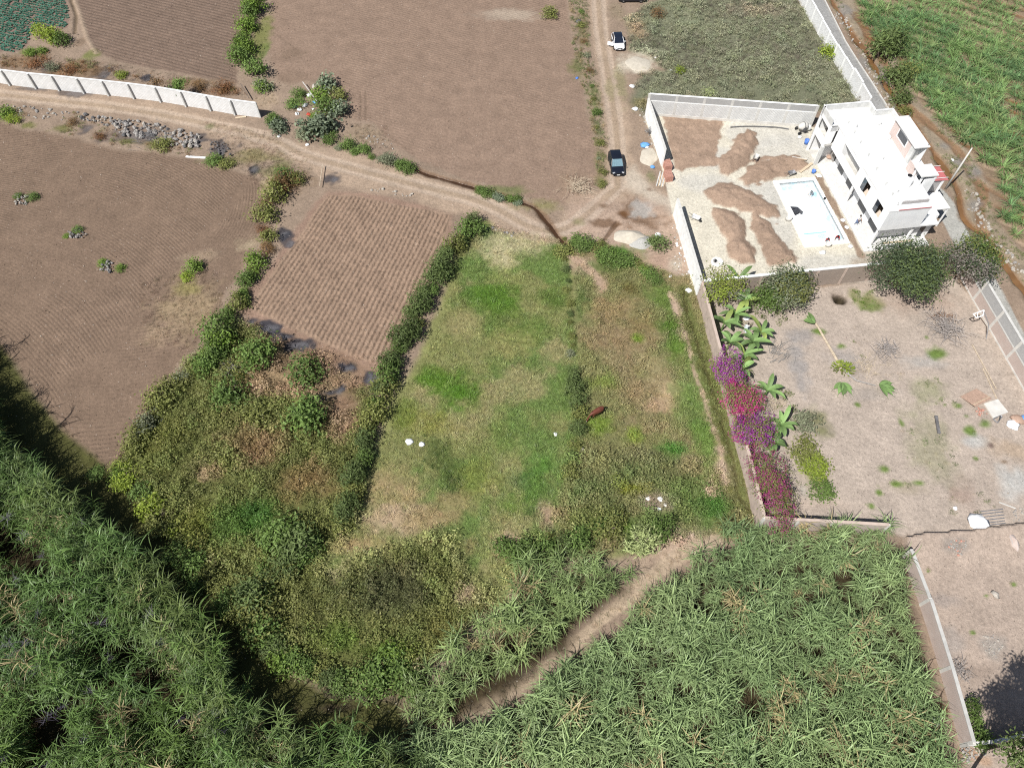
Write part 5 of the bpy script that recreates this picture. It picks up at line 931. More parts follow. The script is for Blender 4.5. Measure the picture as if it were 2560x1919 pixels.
scatter('dry_scrub', PW, 7, lift(x, y, -.05), rs.uniform(.5, 1.3, len(x)), np.where(rs.random((len(x), 1)) < .6, C(138, 104, 72, 1.6), C(120, 122, 76, 1.6)) * rs.uniform(.7, 1.2, (len(x), 1)), 280, 'rusty dry scrub behind the white wall', .2)
bw = K('c1', (0, 820), (600, 890), (900, 990), (1300, 1100), (1600, 1180), (1500, 1230), (900, 1150), (300, 1010), (0, 930))
x, y = sow(bw, 1.5, 281, lambda x, y: sstep(.45, .6, fbm(x, y, 2.5, 94, 2))); rs = np.random.default_rng(281)
scatter('dry_scrub', PW, 7, lift(x, y, -.05), rs.uniform(.4, 1.0, len(x)), np.where(rs.random((len(x), 1)) < .5, C(138, 110, 78, 1.6), C(116, 124, 66, 1.6)) * rs.uniform(.7, 1.2, (len(x), 1)), 281, 'brown and green scrub among the roadside stones', .2)
vrg = K('c3', (570, -60), (715, -60), (740, 300), (775, 520), (830, 800), (855, 1000), (865, 1250), (870, 1440), (800, 1480), (790, 1200), (730, 940), (680, 700), (630, 500), (600, 300))
x, y = sow(vrg, 3.2, 282, lambda x, y: sstep(.36, .52, fbm(x, y, 2.2, 95, 2))); rs = np.random.default_rng(282)
scatter('verge_weeds', PW, 7, lift(x, y, -.05), rs.uniform(.35, 1.0, len(x)), np.where(rs.random((len(x), 1)) < .35, C(166, 146, 108, 1.4), C(116, 128, 80, 1.55)) * rs.uniform(.75, 1.2, (len(x), 1)), 282, 'rough grass and weeds on the verge left of the upright road', .2)
leafmat('clod_inst', inst=True, trans=0., var=.15, rough=.95)
def clod(seed):
    rs = np.random.default_rng(seed); b = MB(); n = 6; v = []
    for zz, rr in ((-.3, .8), (.25, .9), (.65, .45)): v += [(math.cos(6.283 * k / n) * rr * rs.uniform(.7, 1.2), math.sin(6.283 * k / n) * rr * rs.uniform(.7, 1.2), zz * rs.uniform(.8, 1.2)) for k in range(n)]
    b.add(v, [(j * n + k, j * n + (k + 1) % n, (j + 1) * n + (k + 1) % n, (j + 1) * n + k) for j in range(2) for k in range(n)] + [tuple(range(2 * n, 3 * n))]); return b.mesh('clod', 'clod_inst', attr=True)
PK = protos('proto_clod', [clod(170 + i) for i in range(4)])
for i_, (q_, dn) in enumerate(((P_left, 1.5), (P_top, 1.2), (P_rows, 1.2), (P_fur, 2.2), (P_fapron, .8), (P_yard, .5), (P_lot2, .8), (P_court, .35), (P_r1, .35), (P_r2, .4))):
    x, y = sow(q_, dn, 290 + i_, lambda x, y: sstep(.3, .65, fbm(x, y, 5., 97, 3)) * (sdist(x, y, HP((-9, -21), (12, -21), (12, 1), (-9, 1))) > 0)); rs = np.random.default_rng(290 + i_); pal = rs.random((len(x), 1))
    scatter('clods', PK, 4, lift(x, y, .01), .025 + .085 * rs.random(len(x)) ** 3, np.where(pal < .25, C(206, 192, 176), sample(COL, x, y) * rs.uniform(.65, 1.1, (len(x), 1))), 290 + i_, 'small clods and pebbles lying on the soil', .5)
# dry straw on verges
dryp = [K('c5', (1100, 800), (1700, 700), (1750, 1000), (1500, 1350), (1150, 1300)), K('c1', (1600, 950), (2211, 1050), (2211, 1500), (2000, 1420), (1700, 1200)), K('c2', (0, 1150), (420, 1200), (520, 1350), (250, 1658), (0, 1400)), K('c2', (800, 960), (1100, 1000), (1150, 1180), (900, 1180)), K('c6', (0, 1100), (900, 1450), (700, 1658), (0, 1400)), K('b2', (0, 100), (500, 150), (800, 300), (900, 500), (700, 560), (600, 300), (0, 260)), K('c1', (0, 420), (700, 480), (1100, 540), (1800, 660), (1950, 760), (1750, 760), (700, 590), (0, 530)), K('b6', (500, 1000), (1100, 1000), (1200, 1250), (500, 1250)), K('d', (1400, 1210), (1540, 1150), (1480, 1200), (1340, 1330), (1050, 1540), (1000, 1520), (1250, 1370))]
for i, dp in enumerate(dryp):
    x, y = sow(dp, 3.2, 250 + i); rs = np.random.default_rng(250 + i)
    scatter('dry_grass', PD, 4, lift(x, y), rs.uniform(.5, 1.2, len(x)), tints(x, y, 250 + i, .25, 1.15), 250 + i, 'dry straw and dead grass lying on the bank')
# tall cane masses: canopy 2.4 m up
def cane(nm, poly, dens, sd_, lab, tint, hs=(.85, 1.25), gap=.30, proto=None):
    x, y = sow(poly, dens, sd_, lambda x, y: sstep(gap - .06, gap + .06, fbm(x, y, 5.5, sd_, 2)) * (ldist(x, y, canepath) > 1.5) * (ldist(x, y, lane_in) > .9), lim=9.); n = len(x); rs = np.random.default_rng(sd_)
    hue = fbm(x, y, 7., sd_ + 3, 2)[:, None]; dry = (rs.random((n, 1)) < .02 + .22 * (fbm(x, y, 3., sd_ + 9, 2)[:, None] > .68)); t = np.array(tint[0]) * (1 - hue) + np.array(tint[1]) * hue; t = np.where(dry, C(186, 170, 126, 1.3), t) * rs.uniform(.8, 1.2, (n, 1))
    sc = rs.uniform(*hs, n) * (.5 + 1.0 * fbm(x, y, 3.2, sd_ + 5, 2)); return scatter(nm, proto or PC, 8, lift(x, y, -.1), sc, t, sd_, lab, .16)
zt = 2.0; lane_in = chaikin(K('d', (-60, 1130), (40, 1200), (130, 1300), (240, 1400), (330, 1490), (420, 1570), z=3.6), 2)
P_c1 = K('d', (-330, 560), (-200, 660), (-91, 795), (-15, 920), (45, 985), (115, 1050), (230, 1150), (318, 1262), (438, 1372), (485, 1455), (505, 1530), (600, 1580), (700, 1610), (800, 1600), (880, 1610), (880, 1760), (-330, 1760), z=4.5)
P_c2 = K('d', (1200, 1195), (1320, 1185), (1365, 1235), (1330, 1285), (1200, 1385), (1060, 1480), (990, 1540), (890, 1545), (880, 1490), (960, 1400), (1060, 1330), (1110, 1260), (1140, 1225), z=zt)
P_c3 = K('d', (1590, 1130), (1700, 1132), (1945, 1122), (1958, 1230), (1985, 1330), (2025, 1470), (2040, 1560), (2085, 1720), (870, 1720), (870, 1600), (1000, 1570), (1080, 1530), (1200, 1440), (1330, 1330), (1420, 1255), (1500, 1190), z=zt)
P_c3b = K('n', (1850, 1330), (1890, 1322), (2262, 1345), (2345, 1680), (2400, 1880), (2420, 1980), (1850, 1980))
cane('tall_cane', P_c1, 1.4, 301, 'tall dark cane mass at the lower left with a long shadow', (C(86, 114, 66, 1.55), C(104, 126, 62, 1.55)), (.8, 1.2), .33, PT)
cane('tall_cane', P_c2, 1.25, 302, 'tall cane patch left of the narrow path', (C(136, 150, 96, 1.85), C(108, 128, 80, 1.8)), (.9, 1.3), .18)
cane('tall_cane', P_c3, 1.5, 303, 'broad mass of tall pale green cane at the lower right', (C(142, 158, 108, 1.9), C(108, 130, 86, 1.8)), (.85, 1.3), .12)
x, y = sow(P_c1, .07, 304); rs = np.random.default_rng(304)
scatter('cane_plumes', PD, 4, np.stack([x, y, rs.uniform(4.6, 5.3, len(x))], 1), rs.uniform(1.2, 1.9, len(x)), np.tile(C(132, 124, 140), (len(x), 1)) * rs.uniform(.7, 1.1, (len(x), 1)), 304, 'grey plumes above the tall cane', .3)
ce = chaikin(K('d', (-330, 570), (-200, 670), (-91, 805), (-15, 930), (45, 995), (115, 1060), (230, 1160), (318, 1272), (438, 1382), (485, 1465), (505, 1540), (600, 1590), (700, 1620), (880, 1615), z=4.5), 2)
x, y = sow(P_c1, 1.6, 305, lambda x, y: (ldist(x, y, ce) < 2.6) * 1.0, lim=14.); rs = np.random.default_rng(305); hv = fbm(x, y, 4., 306, 2)[:, None]
scatter('tall_cane', PT, 8, lift(x, y, -.1), rs.uniform(.85, 1.2, len(x)) * (.8 + .4 * hv[:, 0]), (C(88, 114, 72, 1.6) * (1 - hv) + C(116, 128, 70, 1.6) * hv) * rs.uniform(.7, 1.25, (len(x), 1)), 305, 'dense outer rows of the tall cane at the lower left', .12)
# cabbage rows
e0, e1 = K('c1', (50, 60))[0], K('c1', (500, 150))[0]; ed = (e1 - e0) / np.linalg.norm(e1 - e0); en = np.array([-ed[1], ed[0]])
u_, v_ = np.meshgrid(np.arange(-30, 30, .5), np.arange(-30, 30, .62)); rs = np.random.default_rng(8); u_ = u_.ravel() + rs.normal(0, .06, u_.size); v_ = v_.ravel() + rs.normal(0, .05, v_.size)
x = e0[0] + ed[0] * u_ + en[0] * v_; y = e0[1] + ed[1] * u_ + en[1] * v_; k = (sdist(x, y, P_cab) < -.2) & (sdist(x, y, FRg) < 4) & (rs.random(x.size) < .93); x, y = x[k], y[k]
scatter('cabbage_crop', PB, 4, lift(x, y), rs.uniform(.8, 1.25, len(x)), np.tile(C(84, 128, 108, 1.35), (len(x), 1)) * rs.uniform(.75, 1.2, (len(x), 1)), 260, 'rows of blue-green cabbages in the top left corner')

# ------------------------------------------------------------------ sugarcane clumps in rows, upper right
def young_cane(seed, n=60, ll=1.5):
    rs = np.random.default_rng(seed); b = MB()
    for i in range(n):
        a = rs.uniform(0, 6.28); q = rs.uniform(0, .42) ** .8; a2 = a + rs.normal(0, .5); blade(b, (math.cos(a) * q, math.sin(a) * q, 0), (math.cos(a2), math.sin(a2), 0), ll * rs.uniform(.6, 1.15), .06 * rs.uniform(.8, 1.3), rs.uniform(.35, .95), rs, 4, rs.uniform(.7, 1.25))
    return b.mesh('clump', None, attr=True)
leafmat('cane_a', C(116, 142, 86, 1.8), trans=.25, var=.4); leafmat('cane_b', C(130, 148, 96, 1.8), trans=.25, var=.4); leafmat('cane_c', C(102, 132, 86, 1.8), trans=.25, var=.4)
YC = []
for i in range(6):
    me = young_cane(400 + i, 46 + 4 * i)
    for mname in ('cane_a', 'cane_b', 'cane_c'): m2 = me.copy(); m2.materials.clear(); m2.materials.append(MATS[mname]); YC.append(m2)
pts = []
rs = np.random.default_rng(44)
for iv in range(-45, 45):
    for iu in range(-60, 80):
        p = ra + rnor * ((iv + .5) * CANE_SP + rs.normal(0, .18)) + rdir * (iu * 1.0 + rs.normal(0, .3)); pts.append(p)
pts = np.array(pts); k = (sdist(pts[:, 0], pts[:, 1], P_caneUR) < -.6) & (sdist(pts[:, 0], pts[:, 1], FRg) < 1.5); pts = pts[k]; 
dens_ = fbm(pts[:, 0], pts[:, 1], 7, 66, 2); sbot = sstep(100, 70, pts[:, 1]) ; k = rs.random(len(pts)) < np.clip(1.0 - .4 * (dens_ < .36) - .3 * sstep(95, 70, pts[:, 1]), .2, 1); pts = pts[k]
visd = np.hypot(pts[:, 0], pts[:, 1]); order = np.argsort(visd + (sdist(pts[:, 0], pts[:, 1], FRg) > -.3) * 500); ind = order[:300]; rest = order[300:]
for j in ind:
    p = pts[j]; hue = dens_[j] if j < len(dens_) else .5; mi = rs.choice([0, 0, 1, 2, 2])
    o = link_mesh('sugarcane_clump', YC[rs.integers(0, 6) * 3 + mi], None, (p[0], p[1], gz(*p) - .04), (rs.normal(0, .06), rs.normal(0, .06), rs.uniform(0, 6.28)), rs.uniform(1.0, 1.5) * (.8 if p[1] < 80 else 1))
    tag(o, 'arching green sugarcane clump in the muddy rows at the upper right', 'sugarcane', 'sugarcane clumps in the irrigated field')
if len(rest):
    m3 = [young_cane(430 + i, 40) for i in range(4)]
    for m_ in m3: m_.materials.append(MATS['blade_inst'])
    PY_ = protos('proto_young', m3); pr_ = pts[rest]
    scatter('sugarcane', PY_, 4, lift(pr_[:, 0], pr_[:, 1], -.04), rs.uniform(.75, 1.15, len(rest)), np.tile(C(126, 152, 96, 1.6), (len(rest), 1)) * rs.uniform(.75, 1.25, (len(rest), 1)), 451, 'further sugarcane rows towards the top right corner')

# ------------------------------------------------------------------ single shrubs
BUSH = {}
def bushset(kind, mat, n=4, **kw):
    BUSH[kind] = [bush_mesh('foliage', mat, seed=500 + 31 * hash_(kind) + i, **kw) for i in range(n)]
def hash_(s_): return sum(ord(c) * (i + 1) for i, c in enumerate(s_)) % 97
bushset('green', 'leaf_green', h=1.3, ncl=70, per=10); bushset('bright', 'leaf_bright', h=1.2, ncl=70, per=10); bushset('olive', 'leaf_olive', h=1.2, ncl=64, per=10); bushset('dark', 'leaf_dark', h=1.5, ncl=80, per=10, ln=.26, wd=.08)
bushset('grey', 'leaf_grey', h=1.1, ncl=60, per=10); bushset('brown', 'leaf_brown', h=1.0, ncl=60, per=10, ln=.2, wd=.05); bushset('rust', 'leaf_rust', h=.8, ncl=54, per=10, ln=.2, wd=.05); bushset('yellow', 'leaf_yellow', h=1.1, ncl=70, per=10); bushset('silver', 'leaf_silver', h=1.2, ncl=60, per=9, ln=.26, wd=.2); bushset('pale', 'leaf_pale', h=1.1, ncl=60, per=10, ln=.34, wd=.07)
STEMS = [stem_mesh('stem', 1.1, seed=600 + i) for i in range(4)]
BADJ = {'green': 'mid green', 'bright': 'bright green', 'olive': 'olive', 'dark': 'dark green', 'grey': 'grey-green', 'brown': 'dry brown', 'rust': 'rust-brown', 'yellow': 'yellow-green', 'silver': 'silvery', 'pale': 'pale'}
def shrub(tile, x, y, rpx, kind, label=None, group=None, hk=1.0, z=.4):
    rpx = rpx * (1.5 if tile == 'c2' else 1.22)
    p = K(tile, (x, y), z=z)[0]; sc_ = 3.158 if tile not in ('n', 'd') else (1. if tile == 'n' else 1 / 1.15732)
    q = K(tile, (x + rpx, y), z=z)[0]; r = abs(q[0] - p[0]); 
    root = empty('shrub', (p[0], p[1], gz(*p) - .05), random.uniform(0, 6.28), label, 'shrub', group); root.scale = (r, r, r * hk * random.uniform(.9, 1.1))
    link_mesh('foliage', random.choice(BUSH[kind]), root); link_mesh('stem', random.choice(STEMS), root); return root
ORD = ('first', 'second', 'third', 'fourth', 'fifth', 'sixth', 'seventh', 'eighth', 'ninth', 'tenth', 'eleventh', 'twelfth', 'thirteenth', 'fourteenth', 'fifteenth')
def hedge(line, wpx, kinds, step, label, group, tile='n', jitter=.5, hk=1.0, z=.5):
    l = np.array(line, float); seg = np.linalg.norm(np.diff(l, axis=0), axis=1); L_ = seg.sum(); n = int(L_ / step); cum = np.concatenate([[0], np.cumsum(seg)])
    for i in range(n + 1):
        t = i / max(1, n) * L_; x = np.interp(t, cum, l[:, 0]); y = np.interp(t, cum, l[:, 1]); kd = random.choice(kinds)
        shrub(tile, x + random.uniform(-1, 1) * wpx * jitter, y + random.uniform(-1, 1) * wpx * jitter, wpx * random.uniform(.6, 1.35), kd, label if n > 14 else ORD[i] + ' ' + label, group, hk, z)
hedge([(1175, 560), (1150, 600), (1112, 650), (1080, 700), (1055, 750), (1030, 810), (1000, 880), (975, 935), (950, 985), (930, 1060), (912, 1120), (890, 1190), (870, 1260), (850, 1330)], 22, ['dark', 'dark', 'olive', 'green', 'dark'], 19, 'dark shrub in the long diagonal hedge between furrowed field and pasture', 'shrubs of the diagonal hedge', hk=1.15, z=.7)
hedge([(1412, 590), (1418, 700), (1425, 790), (1432, 860)], 9, ['dark', 'olive', 'green'], 27, 'small dark shrub on the upper dividing line of the pasture', 'shrubs on the upper dividing line of the pasture', hk=.9)
hedge([(1432, 890), (1440, 940), (1445, 1000), (1440, 1060), (1436, 1120), (1428, 1180)], 17, ['dark', 'olive', 'dark', 'grey'], 33, 'dark bushy shrub on the lower dividing line near the horse', 'shrubs on the lower dividing line of the pasture', hk=1.0)
hedge([(648, -5), (634, 25), (618, 65), (602, 110), (606, 150)], 18, ['bright', 'green', 'bright'], 12, 'bright green shrub in the hedge between the two upper fields', 'shrubs of the bright upper hedge', hk=1.3, z=.7)
hedge([(632, 190), (650, 205), (660, 225)], 20, ['green', 'bright', 'grey'], 16, 'green shrub at the lower end of the upper hedge', 'shrubs at the end of the upper hedge', hk=1.1)
hedge([(735, 440), (705, 470), (680, 500), (668, 530)], 24, ['brown', 'olive', 'rust', 'brown'], 20, 'brown and olive shrub above the left corner of the furrowed field', 'brown shrubs by the road', hk=1.1)
hedge([(650, 560), (672, 600), (668, 630)], 16, ['rust', 'olive', 'brown'], 18, 'thin brownish shrub along the left edge of the furrowed field', 'thin shrubs beside the furrows')
hedge([(640, 660), (625, 695), (610, 735), (588, 770), (572, 800)], 20, ['green', 'green', 'olive', 'bright'], 17, 'mid green shrub in the hedge left of the furrowed field', 'shrubs of the left hedge', hk=1.1)
hedge([(560, 830), (548, 865), (530, 900), (500, 925)], 26, ['green', 'bright', 'green', 'dark'], 18, 'large green shrub at the foot of the left hedge', 'large shrubs of the left hedge', hk=1.1)
hedge([(845, 363), (880, 372), (925, 380), (965, 392), (1000, 405), (1030, 412)], 14, ['green', 'green', 'grey'], 16, 'low green shrub along the ditch beside the middle of the road', 'shrubs along the ditch', hk=.8)
hedge([(1205, 470), (1240, 482), (1265, 490), (1300, 498)], 14, ['green', 'silver', 'green'], 15, 'low green shrub near the muddy junction ditch', 'shrubs near the junction', hk=.7)
hedge([(1450, 25), (1456, 85), (1464, 130), (1474, 185), (1482, 240), (1488, 280), (1494, 310), (1502, 345), (1502, 390), (1508, 430), (1505, 460)], 9, ['olive', 'grey', 'olive', 'green', 'brown'], 34, 'low roadside shrub on the verge left of the upright dirt road', 'roadside shrubs', hk=.8)
hedge([(1435, 600), (1480, 620), (1520, 640), (1560, 650), (1600, 655), (1640, 690)], 20, ['green', 'olive', 'green', 'bright'], 20, 'low green shrub in the belt below the pale sand pile', 'shrubs below the sand pile', hk=.6, z=.2)
hedge([(1250, 1360), (1290, 1375), (1330, 1385), (1370, 1370), (1420, 1345), (1480, 1330), (1540, 1300)], 28, ['dark', 'green', 'olive', 'green'], 26, 'dark green shrub in the thicket above the tall cane patch', 'shrubs of the thicket above the cane', hk=.9)
hedge([(640, 1500), (660, 1580), (700, 1640), (770, 1680), (850, 1700), (920, 1690), (1000, 1640)], 34, ['green', 'bright', 'dark', 'olive'], 26, 'green bush on the rim of the lower scrub above the dark hollow', 'bushes on the rim of the scrub', hk=.9)
hedge([(700, 1330), (660, 1380), (640, 1440), (720, 1440), (790, 1350)], 34, ['dark', 'olive', 'green'], 30, 'tall olive bush inside the lower scrub', 'bushes inside the scrub', hk=1.0)
hedge([(300, 1150), (330, 1200), (370, 1250), (420, 1330), (480, 1400), (530, 1460), (600, 1530)], 28, ['olive', 'yellow', 'olive', 'green'], 26, 'olive bush on the sunny edge of the scrub beside the long shadow', 'bushes on the sunny edge of the scrub', hk=.8)
hedge([(330, 1110), (365, 1060), (400, 1000), (450, 950)], 26, ['olive', 'grey', 'olive'], 26, 'olive bush along the corner of the ploughed field', 'bushes along the ploughed field')
for t, x, y, r, kd, lab, hk in [('n', 648, 895, 42, 'green', 'large round green bush left of the burnt patches', 1.0), ('n', 768, 930, 40, 'green', 'wedge-shaped green bush between burnt patches', .9), ('n', 762, 1045, 48, 'green', 'broad green bush below the burnt patches', .8), ('n', 655, 1040, 34, 'olive', 'olive bush left of the broad green bush', .8), ('n', 580, 985, 40, 'green', 'green bush beside the dark brush heap', .9),
                               ('c1', 330, 270, 60, 'yellow', 'yellow-green bush at the edge of the cabbages, upper one', 1.2), ('c1', 420, 310, 65, 'yellow', 'yellow-green bush at the edge of the cabbages, lower one', 1.2), ('c1', 490, 340, 60, 'green', 'green bush beside the yellow-green bushes by the cabbages', 1.1), ('c1', 230, 410, 45, 'bright', 'low bright bush under the cabbages', .8), ('c1', 330, 405, 40, 'bright', 'low bright bush between cabbages and white wall', .8), ('c1', 290, 490, 75, 'rust', 'rust-brown bush behind the left part of the white wall', .8), ('c1', 520, 560, 70, 'rust', 'rust-brown bush behind the white wall, right of the ash', .7), ('c1', 410, 530, 45, 'grey', 'grey bush among rust-brown bushes behind the white wall', .8),
                               ('c1', 1750, 700, 75, 'rust', 'reddish bush behind the right part of the white wall', .8), ('c1', 1580, 680, 55, 'brown', 'brown bush behind the white wall near its middle', .8), ('c1', 960, 590, 40, 'yellow', 'small yellow-green bush behind the white wall', .8), ('c1', 2080, 690, 60, 'grey', 'grey-green shrub near the end of the white wall', 1.0), ('c1', 2180, 970, 50, 'green', 'green shrub beside the end of the white wall', 1.0),
                               ('c1', 30, 890, 60, 'bright', 'bright green shrub at the left edge below the road', .9), ('c1', 110, 940, 50, 'yellow', 'yellow-green shrub at the left edge of the ploughed field', .8), ('c1', 780, 1060, 50, 'rust', 'reddish shrub among the roadside stones', .7), ('c1', 560, 960, 45, 'brown', 'brown shrub among the roadside stones', .7), ('c1', 1270, 1150, 70, 'olive', 'olive shrub below the roadside stones', .7), ('c1', 1700, 1270, 60, 'green', 'green shrub at the field corner near the white post, left', .7), ('c1', 1790, 1285, 60, 'olive', 'green shrub at the field corner near the white post, right', .7),
                               ('c1', 150, 130, 30, 'green', '', 1), ('c5', 130, 120, 34, 'green', 'green tuft on the upper stone heap in the ploughed field', .6), ('c5', 240, 130, 44, 'green', 'green shrub on the right of the upper stone heap in the ploughed field', .7), ('c5', 610, 385, 40, 'green', 'green shrub on the second stone heap in the ploughed field', .6), ('c5', 515, 425, 25, 'bright', 'bright tuft left of the second stone heap', .5), ('c5', 805, 650, 40, 'bright', 'bright tuft on the third stone heap, left', .7), ('c5', 940, 690, 38, 'bright', 'bright tuft on the third stone heap, right', .7), ('c5', 1520, 700, 66, 'bright', 'lone round bright green bush in the ploughed field', .9), ('c5', 1470, 760, 48, 'yellow', 'low yellowish bush beside the lone round bush in the field', .6),
                               ('c2', 620, 690, 55, 'silver', 'silvery bush at the top of the litter island', 1.0), ('c2', 560, 760, 55, 'bright', 'bright bush in the middle of the litter island', .9), ('c2', 700, 760, 55, 'olive', 'olive bush at the right of the litter island', .9), ('c2', 640, 860, 65, 'green', 'green bush at the lower right of the litter island', .9), ('c2', 720, 880, 60, 'silver', 'silvery bush at the lower right tip of the litter island', .9), ('c2', 400, 740, 40, 'green', 'green bush at the upper left of the litter island', .8), ('c2', 370, 820, 55, 'green', 'green bush under the blue litter', .6), ('c2', 540, 920, 45, 'bright', 'bright bush at the foot of the litter island', .8), ('c2', 600, 1010, 70, 'silver', 'large silvery prickly bush beside the road, right', 1.0), ('c2', 500, 1040, 70, 'silver', 'large silvery prickly bush beside the road, middle', 1.0), ('c2', 430, 1070, 50, 'grey', 'large silvery prickly bush beside the road, left', 1.0), ('c2', 650, 1100, 45, 'green', 'green bush at the right end of the prickly bushes', .8), ('c2', 240, 1000, 50, 'silver', 'silvery bush beside the dirt track at the white wall end', .9), ('c2', 200, 960, 45, 'green', 'green bush beside the dirt track at the white wall end', .9), ('c2', 290, 1380, 55, 'green', 'green bush on the verge under the road bend', .8), ('c2', 780, 1140, 45, 'green', 'green bush on the verge right of the prickly bushes', .9),
                               ('c3', 420, 110, 62, 'olive', 'lone thin olive shrub at the top of the large bare field', .9), ('c3', 1455, 560, 40, 'yellow', 'yellow-green bush in the vacant lot', 1.0), ('c3', 1280, 120, 60, 'brown', 'brown bush below the black car', .9), ('c4', 670, 430, 60, 'yellow', 'yellow-green bush against the white lane wall', 1.1), ('c3', 1680, 730, 45, 'pale', 'spiky pale agave beyond the compound wall', .8),
                               ('c7', 1280, 520, 75, 'dark', 'dark shrub right of the pale sand pile', .8), ('c7', 540, 560, 70, 'olive', 'olive shrub at the top corner of the pasture', .6), ('c7', 680, 520, 50, 'dark', 'dark shrub beside the junction ditch', .7),
                               ('b3', 1310, 1290, 90, 'green', 'round dark green bush beside the pale succulent', 1.4), ('b3', 1150, 1380, 115, 'pale', 'pale spiky succulent bush at the head of the narrow path', .9), ('b3', 1030, 1240, 40, 'bright', 'small leafy bush left of the pale succulent', .7),
                               ('b4', 500, 430, 95, 'grey', 'grey-green sprawling shrub right of the lower banana plant', .7), ('b4', 480, 640, 100, 'olive', 'olive sprawling shrub in the yard between the bougainvilleas and open ground', .6), ('b4', 560, 780, 100, 'yellow', 'yellow-green sprawling shrub right of the large magenta bougainvillea', .5), ('b4', 600, 960, 90, 'green', 'low green shrub at the lower left of the yard', .45),
                               ('b8', 1780, 1170, 60, 'green', 'upper green bush behind the lot wall at the lower right', 1.5), ('b8', 1790, 1290, 60, 'green', 'middle green bush behind the lot wall at the lower right', 1.5), ('b8', 1860, 1430, 80, 'green', 'lower green bush in the tree shade at the lower right', 1.3), ('b8', 1560, 1190, 50, 'brown', 'brown shrub at the cane edge beside the lot wall', .8),
                               ('c4', 1060, 430, 95, 'dark', 'dark shrub beside the brook near the lane, upper left', 1.3), ('c4', 1170, 390, 95, 'dark', 'dark shrub beside the brook near the lane, upper right', 1.2), ('c4', 1180, 640, 90, 'dark', 'dark shrub beside the brook, middle', 1.2), ('c4', 1270, 600, 80, 'olive', 'brownish shrub beside the brook, middle right', 1.1), ('c4', 1230, 780, 70, 'dark', 'dark shrub beside the brook, lower one', 1.1), ('c4', 1280, 860, 50, 'olive', 'small olive shrub behind the north corner of the house', .9),
                               ('b5', 1550, 230, 70, 'green', 'leafy green bush in the long shadow near the cane', 1.), ('b5', 2050, 300, 110, 'bright', 'broad-leaved bright bush at the left rim of the scrub', .9), ('b1', 760, 820, 60, 'green', 'grass tuft in the shadow at the tip of the ploughed field', .5), ('b1', 920, 850, 65, 'bright', 'bright bush at the tip of the ploughed field', .8), ('b6', 1000, 960, 80, 'bright', 'bright leafy bush over the dark hollow', .9), ('b6', 1300, 1000, 120, 'green', 'broad green bush at the right end of the dark hollow', .8)]:
    if lab: shrub(t, x, y, r, kd, lab, None, hk)

# ------------------------------------------------------------------ trees
def tree(name, tile, x, y, rpx, zc, kind_mats, label, h, seed, squash=.75, lobes=9, ncl=230, per=12, ln=.34, wd=.14, csize=.42, bare=0, cat='tree', fill=.7, pos=None):
    p = K(tile, (x, y), z=zc)[0]; q = K(tile, (x + rpx, y), z=zc)[0]; r = abs(q[0] - p[0]); p = p if pos is None else np.array(pos); rs = np.random.default_rng(seed)
    root = empty(name, (p[0], p[1], gz(*p)), 0, label, cat); tb = MB(); tb.tube([(0, 0, -.2), (.05, .03, h * .25), (.1, -.05, h * .5)], [.05 * r + .05, .04 * r + .04, .03 * r + .03], 8)
    ells = []
    for i in range(lobes):
        a = i * 2.399 + rs.uniform(-.3, .3); qd = r * .62 * math.sqrt((i + .5) / lobes); zz = zc + h * .16 * (1 - (qd / r) ** 2 * 1.6) + rs.uniform(-.1, .1) * h; rr = r * rs.uniform(.32, .48); ells.append((math.cos(a) * qd, math.sin(a) * qd, zz, rr, rr, rr * squash))
        tb.tube([(.1, -.05, h * .42), (math.cos(a) * qd * .5, math.sin(a) * qd * .5, zz * .75), (math.cos(a) * qd, math.sin(a) * qd, zz)], [.03 * r + .02, .02 * r + .015, .02], 5)
    for i in range(bare):
        a = rs.uniform(0, 6.28); q1 = np.array([math.cos(a), math.sin(a), 0]) * r * rs.uniform(.5, 1.0); z1 = zc + rs.uniform(0, .5) * h * .4; tb.tube([(q1[0] * .25, q1[1] * .25, zc * .8), tuple(q1 * .7 + np.array([0, 0, z1])), tuple(q1 * 1.1 + np.array([rs.normal(0, .2), rs.normal(0, .2), z1 + .2]))], [.04, .02, .008], 4)
    tb.build('trunk', 'bark_grey' if bare else 'bark', root)
    for k, (mt, share) in enumerate(kind_mats):
        b = MB(); es = [e for e in ells if e[0] * share[0] + e[1] * share[1] > 0] if isinstance(share, tuple) else ([e for i, e in enumerate(ells) if (i * .618) % 1 < share] or ells[:2])
        crown(b, es, int(ncl / len(kind_mats)), per, ln, wd, rs, csize, .3, fill); b.build('crown', mt, root, attr=True)
    return root
tree('broadleaf_tree', 'n', 2268, 672, 104, 3.6, [('leaf_tree', 1.), ('leaf_tree', .7), ('leaf_dark', .35)], 'large round dark green tree at the south-east corner of the house', 5.6, 701, ncl=1000, lobes=16)
tree('broadleaf_tree', 'n', 2425, 655, 74, 3.2, [('leaf_green', (.7, .5)), ('leaf_olive', (.7, .7)), ('leaf_tree', 1.), ('leaf_twig', (-1., -.6))], 'two-toned tree, green above and grey below, beside the banded brick wall', 5.2, 702, ncl=760, lobes=12)
tree('broadleaf_tree', 'n', 1968, 720, 74, 2.2, [('leaf_tree', 1.), ('leaf_grey', .7), ('leaf_olive', .3)], 'grey-green tree against the middle of the brown wall', 3.6, 703, ncl=480, lobes=10, bare=10)
tree('broadleaf_tree', 'n', 1925, 745, 46, 1.8, [('leaf_green', 1.)], 'small bright green tree left of the grey-green tree in the yard', 2.8, 704, ncl=150, lobes=6)
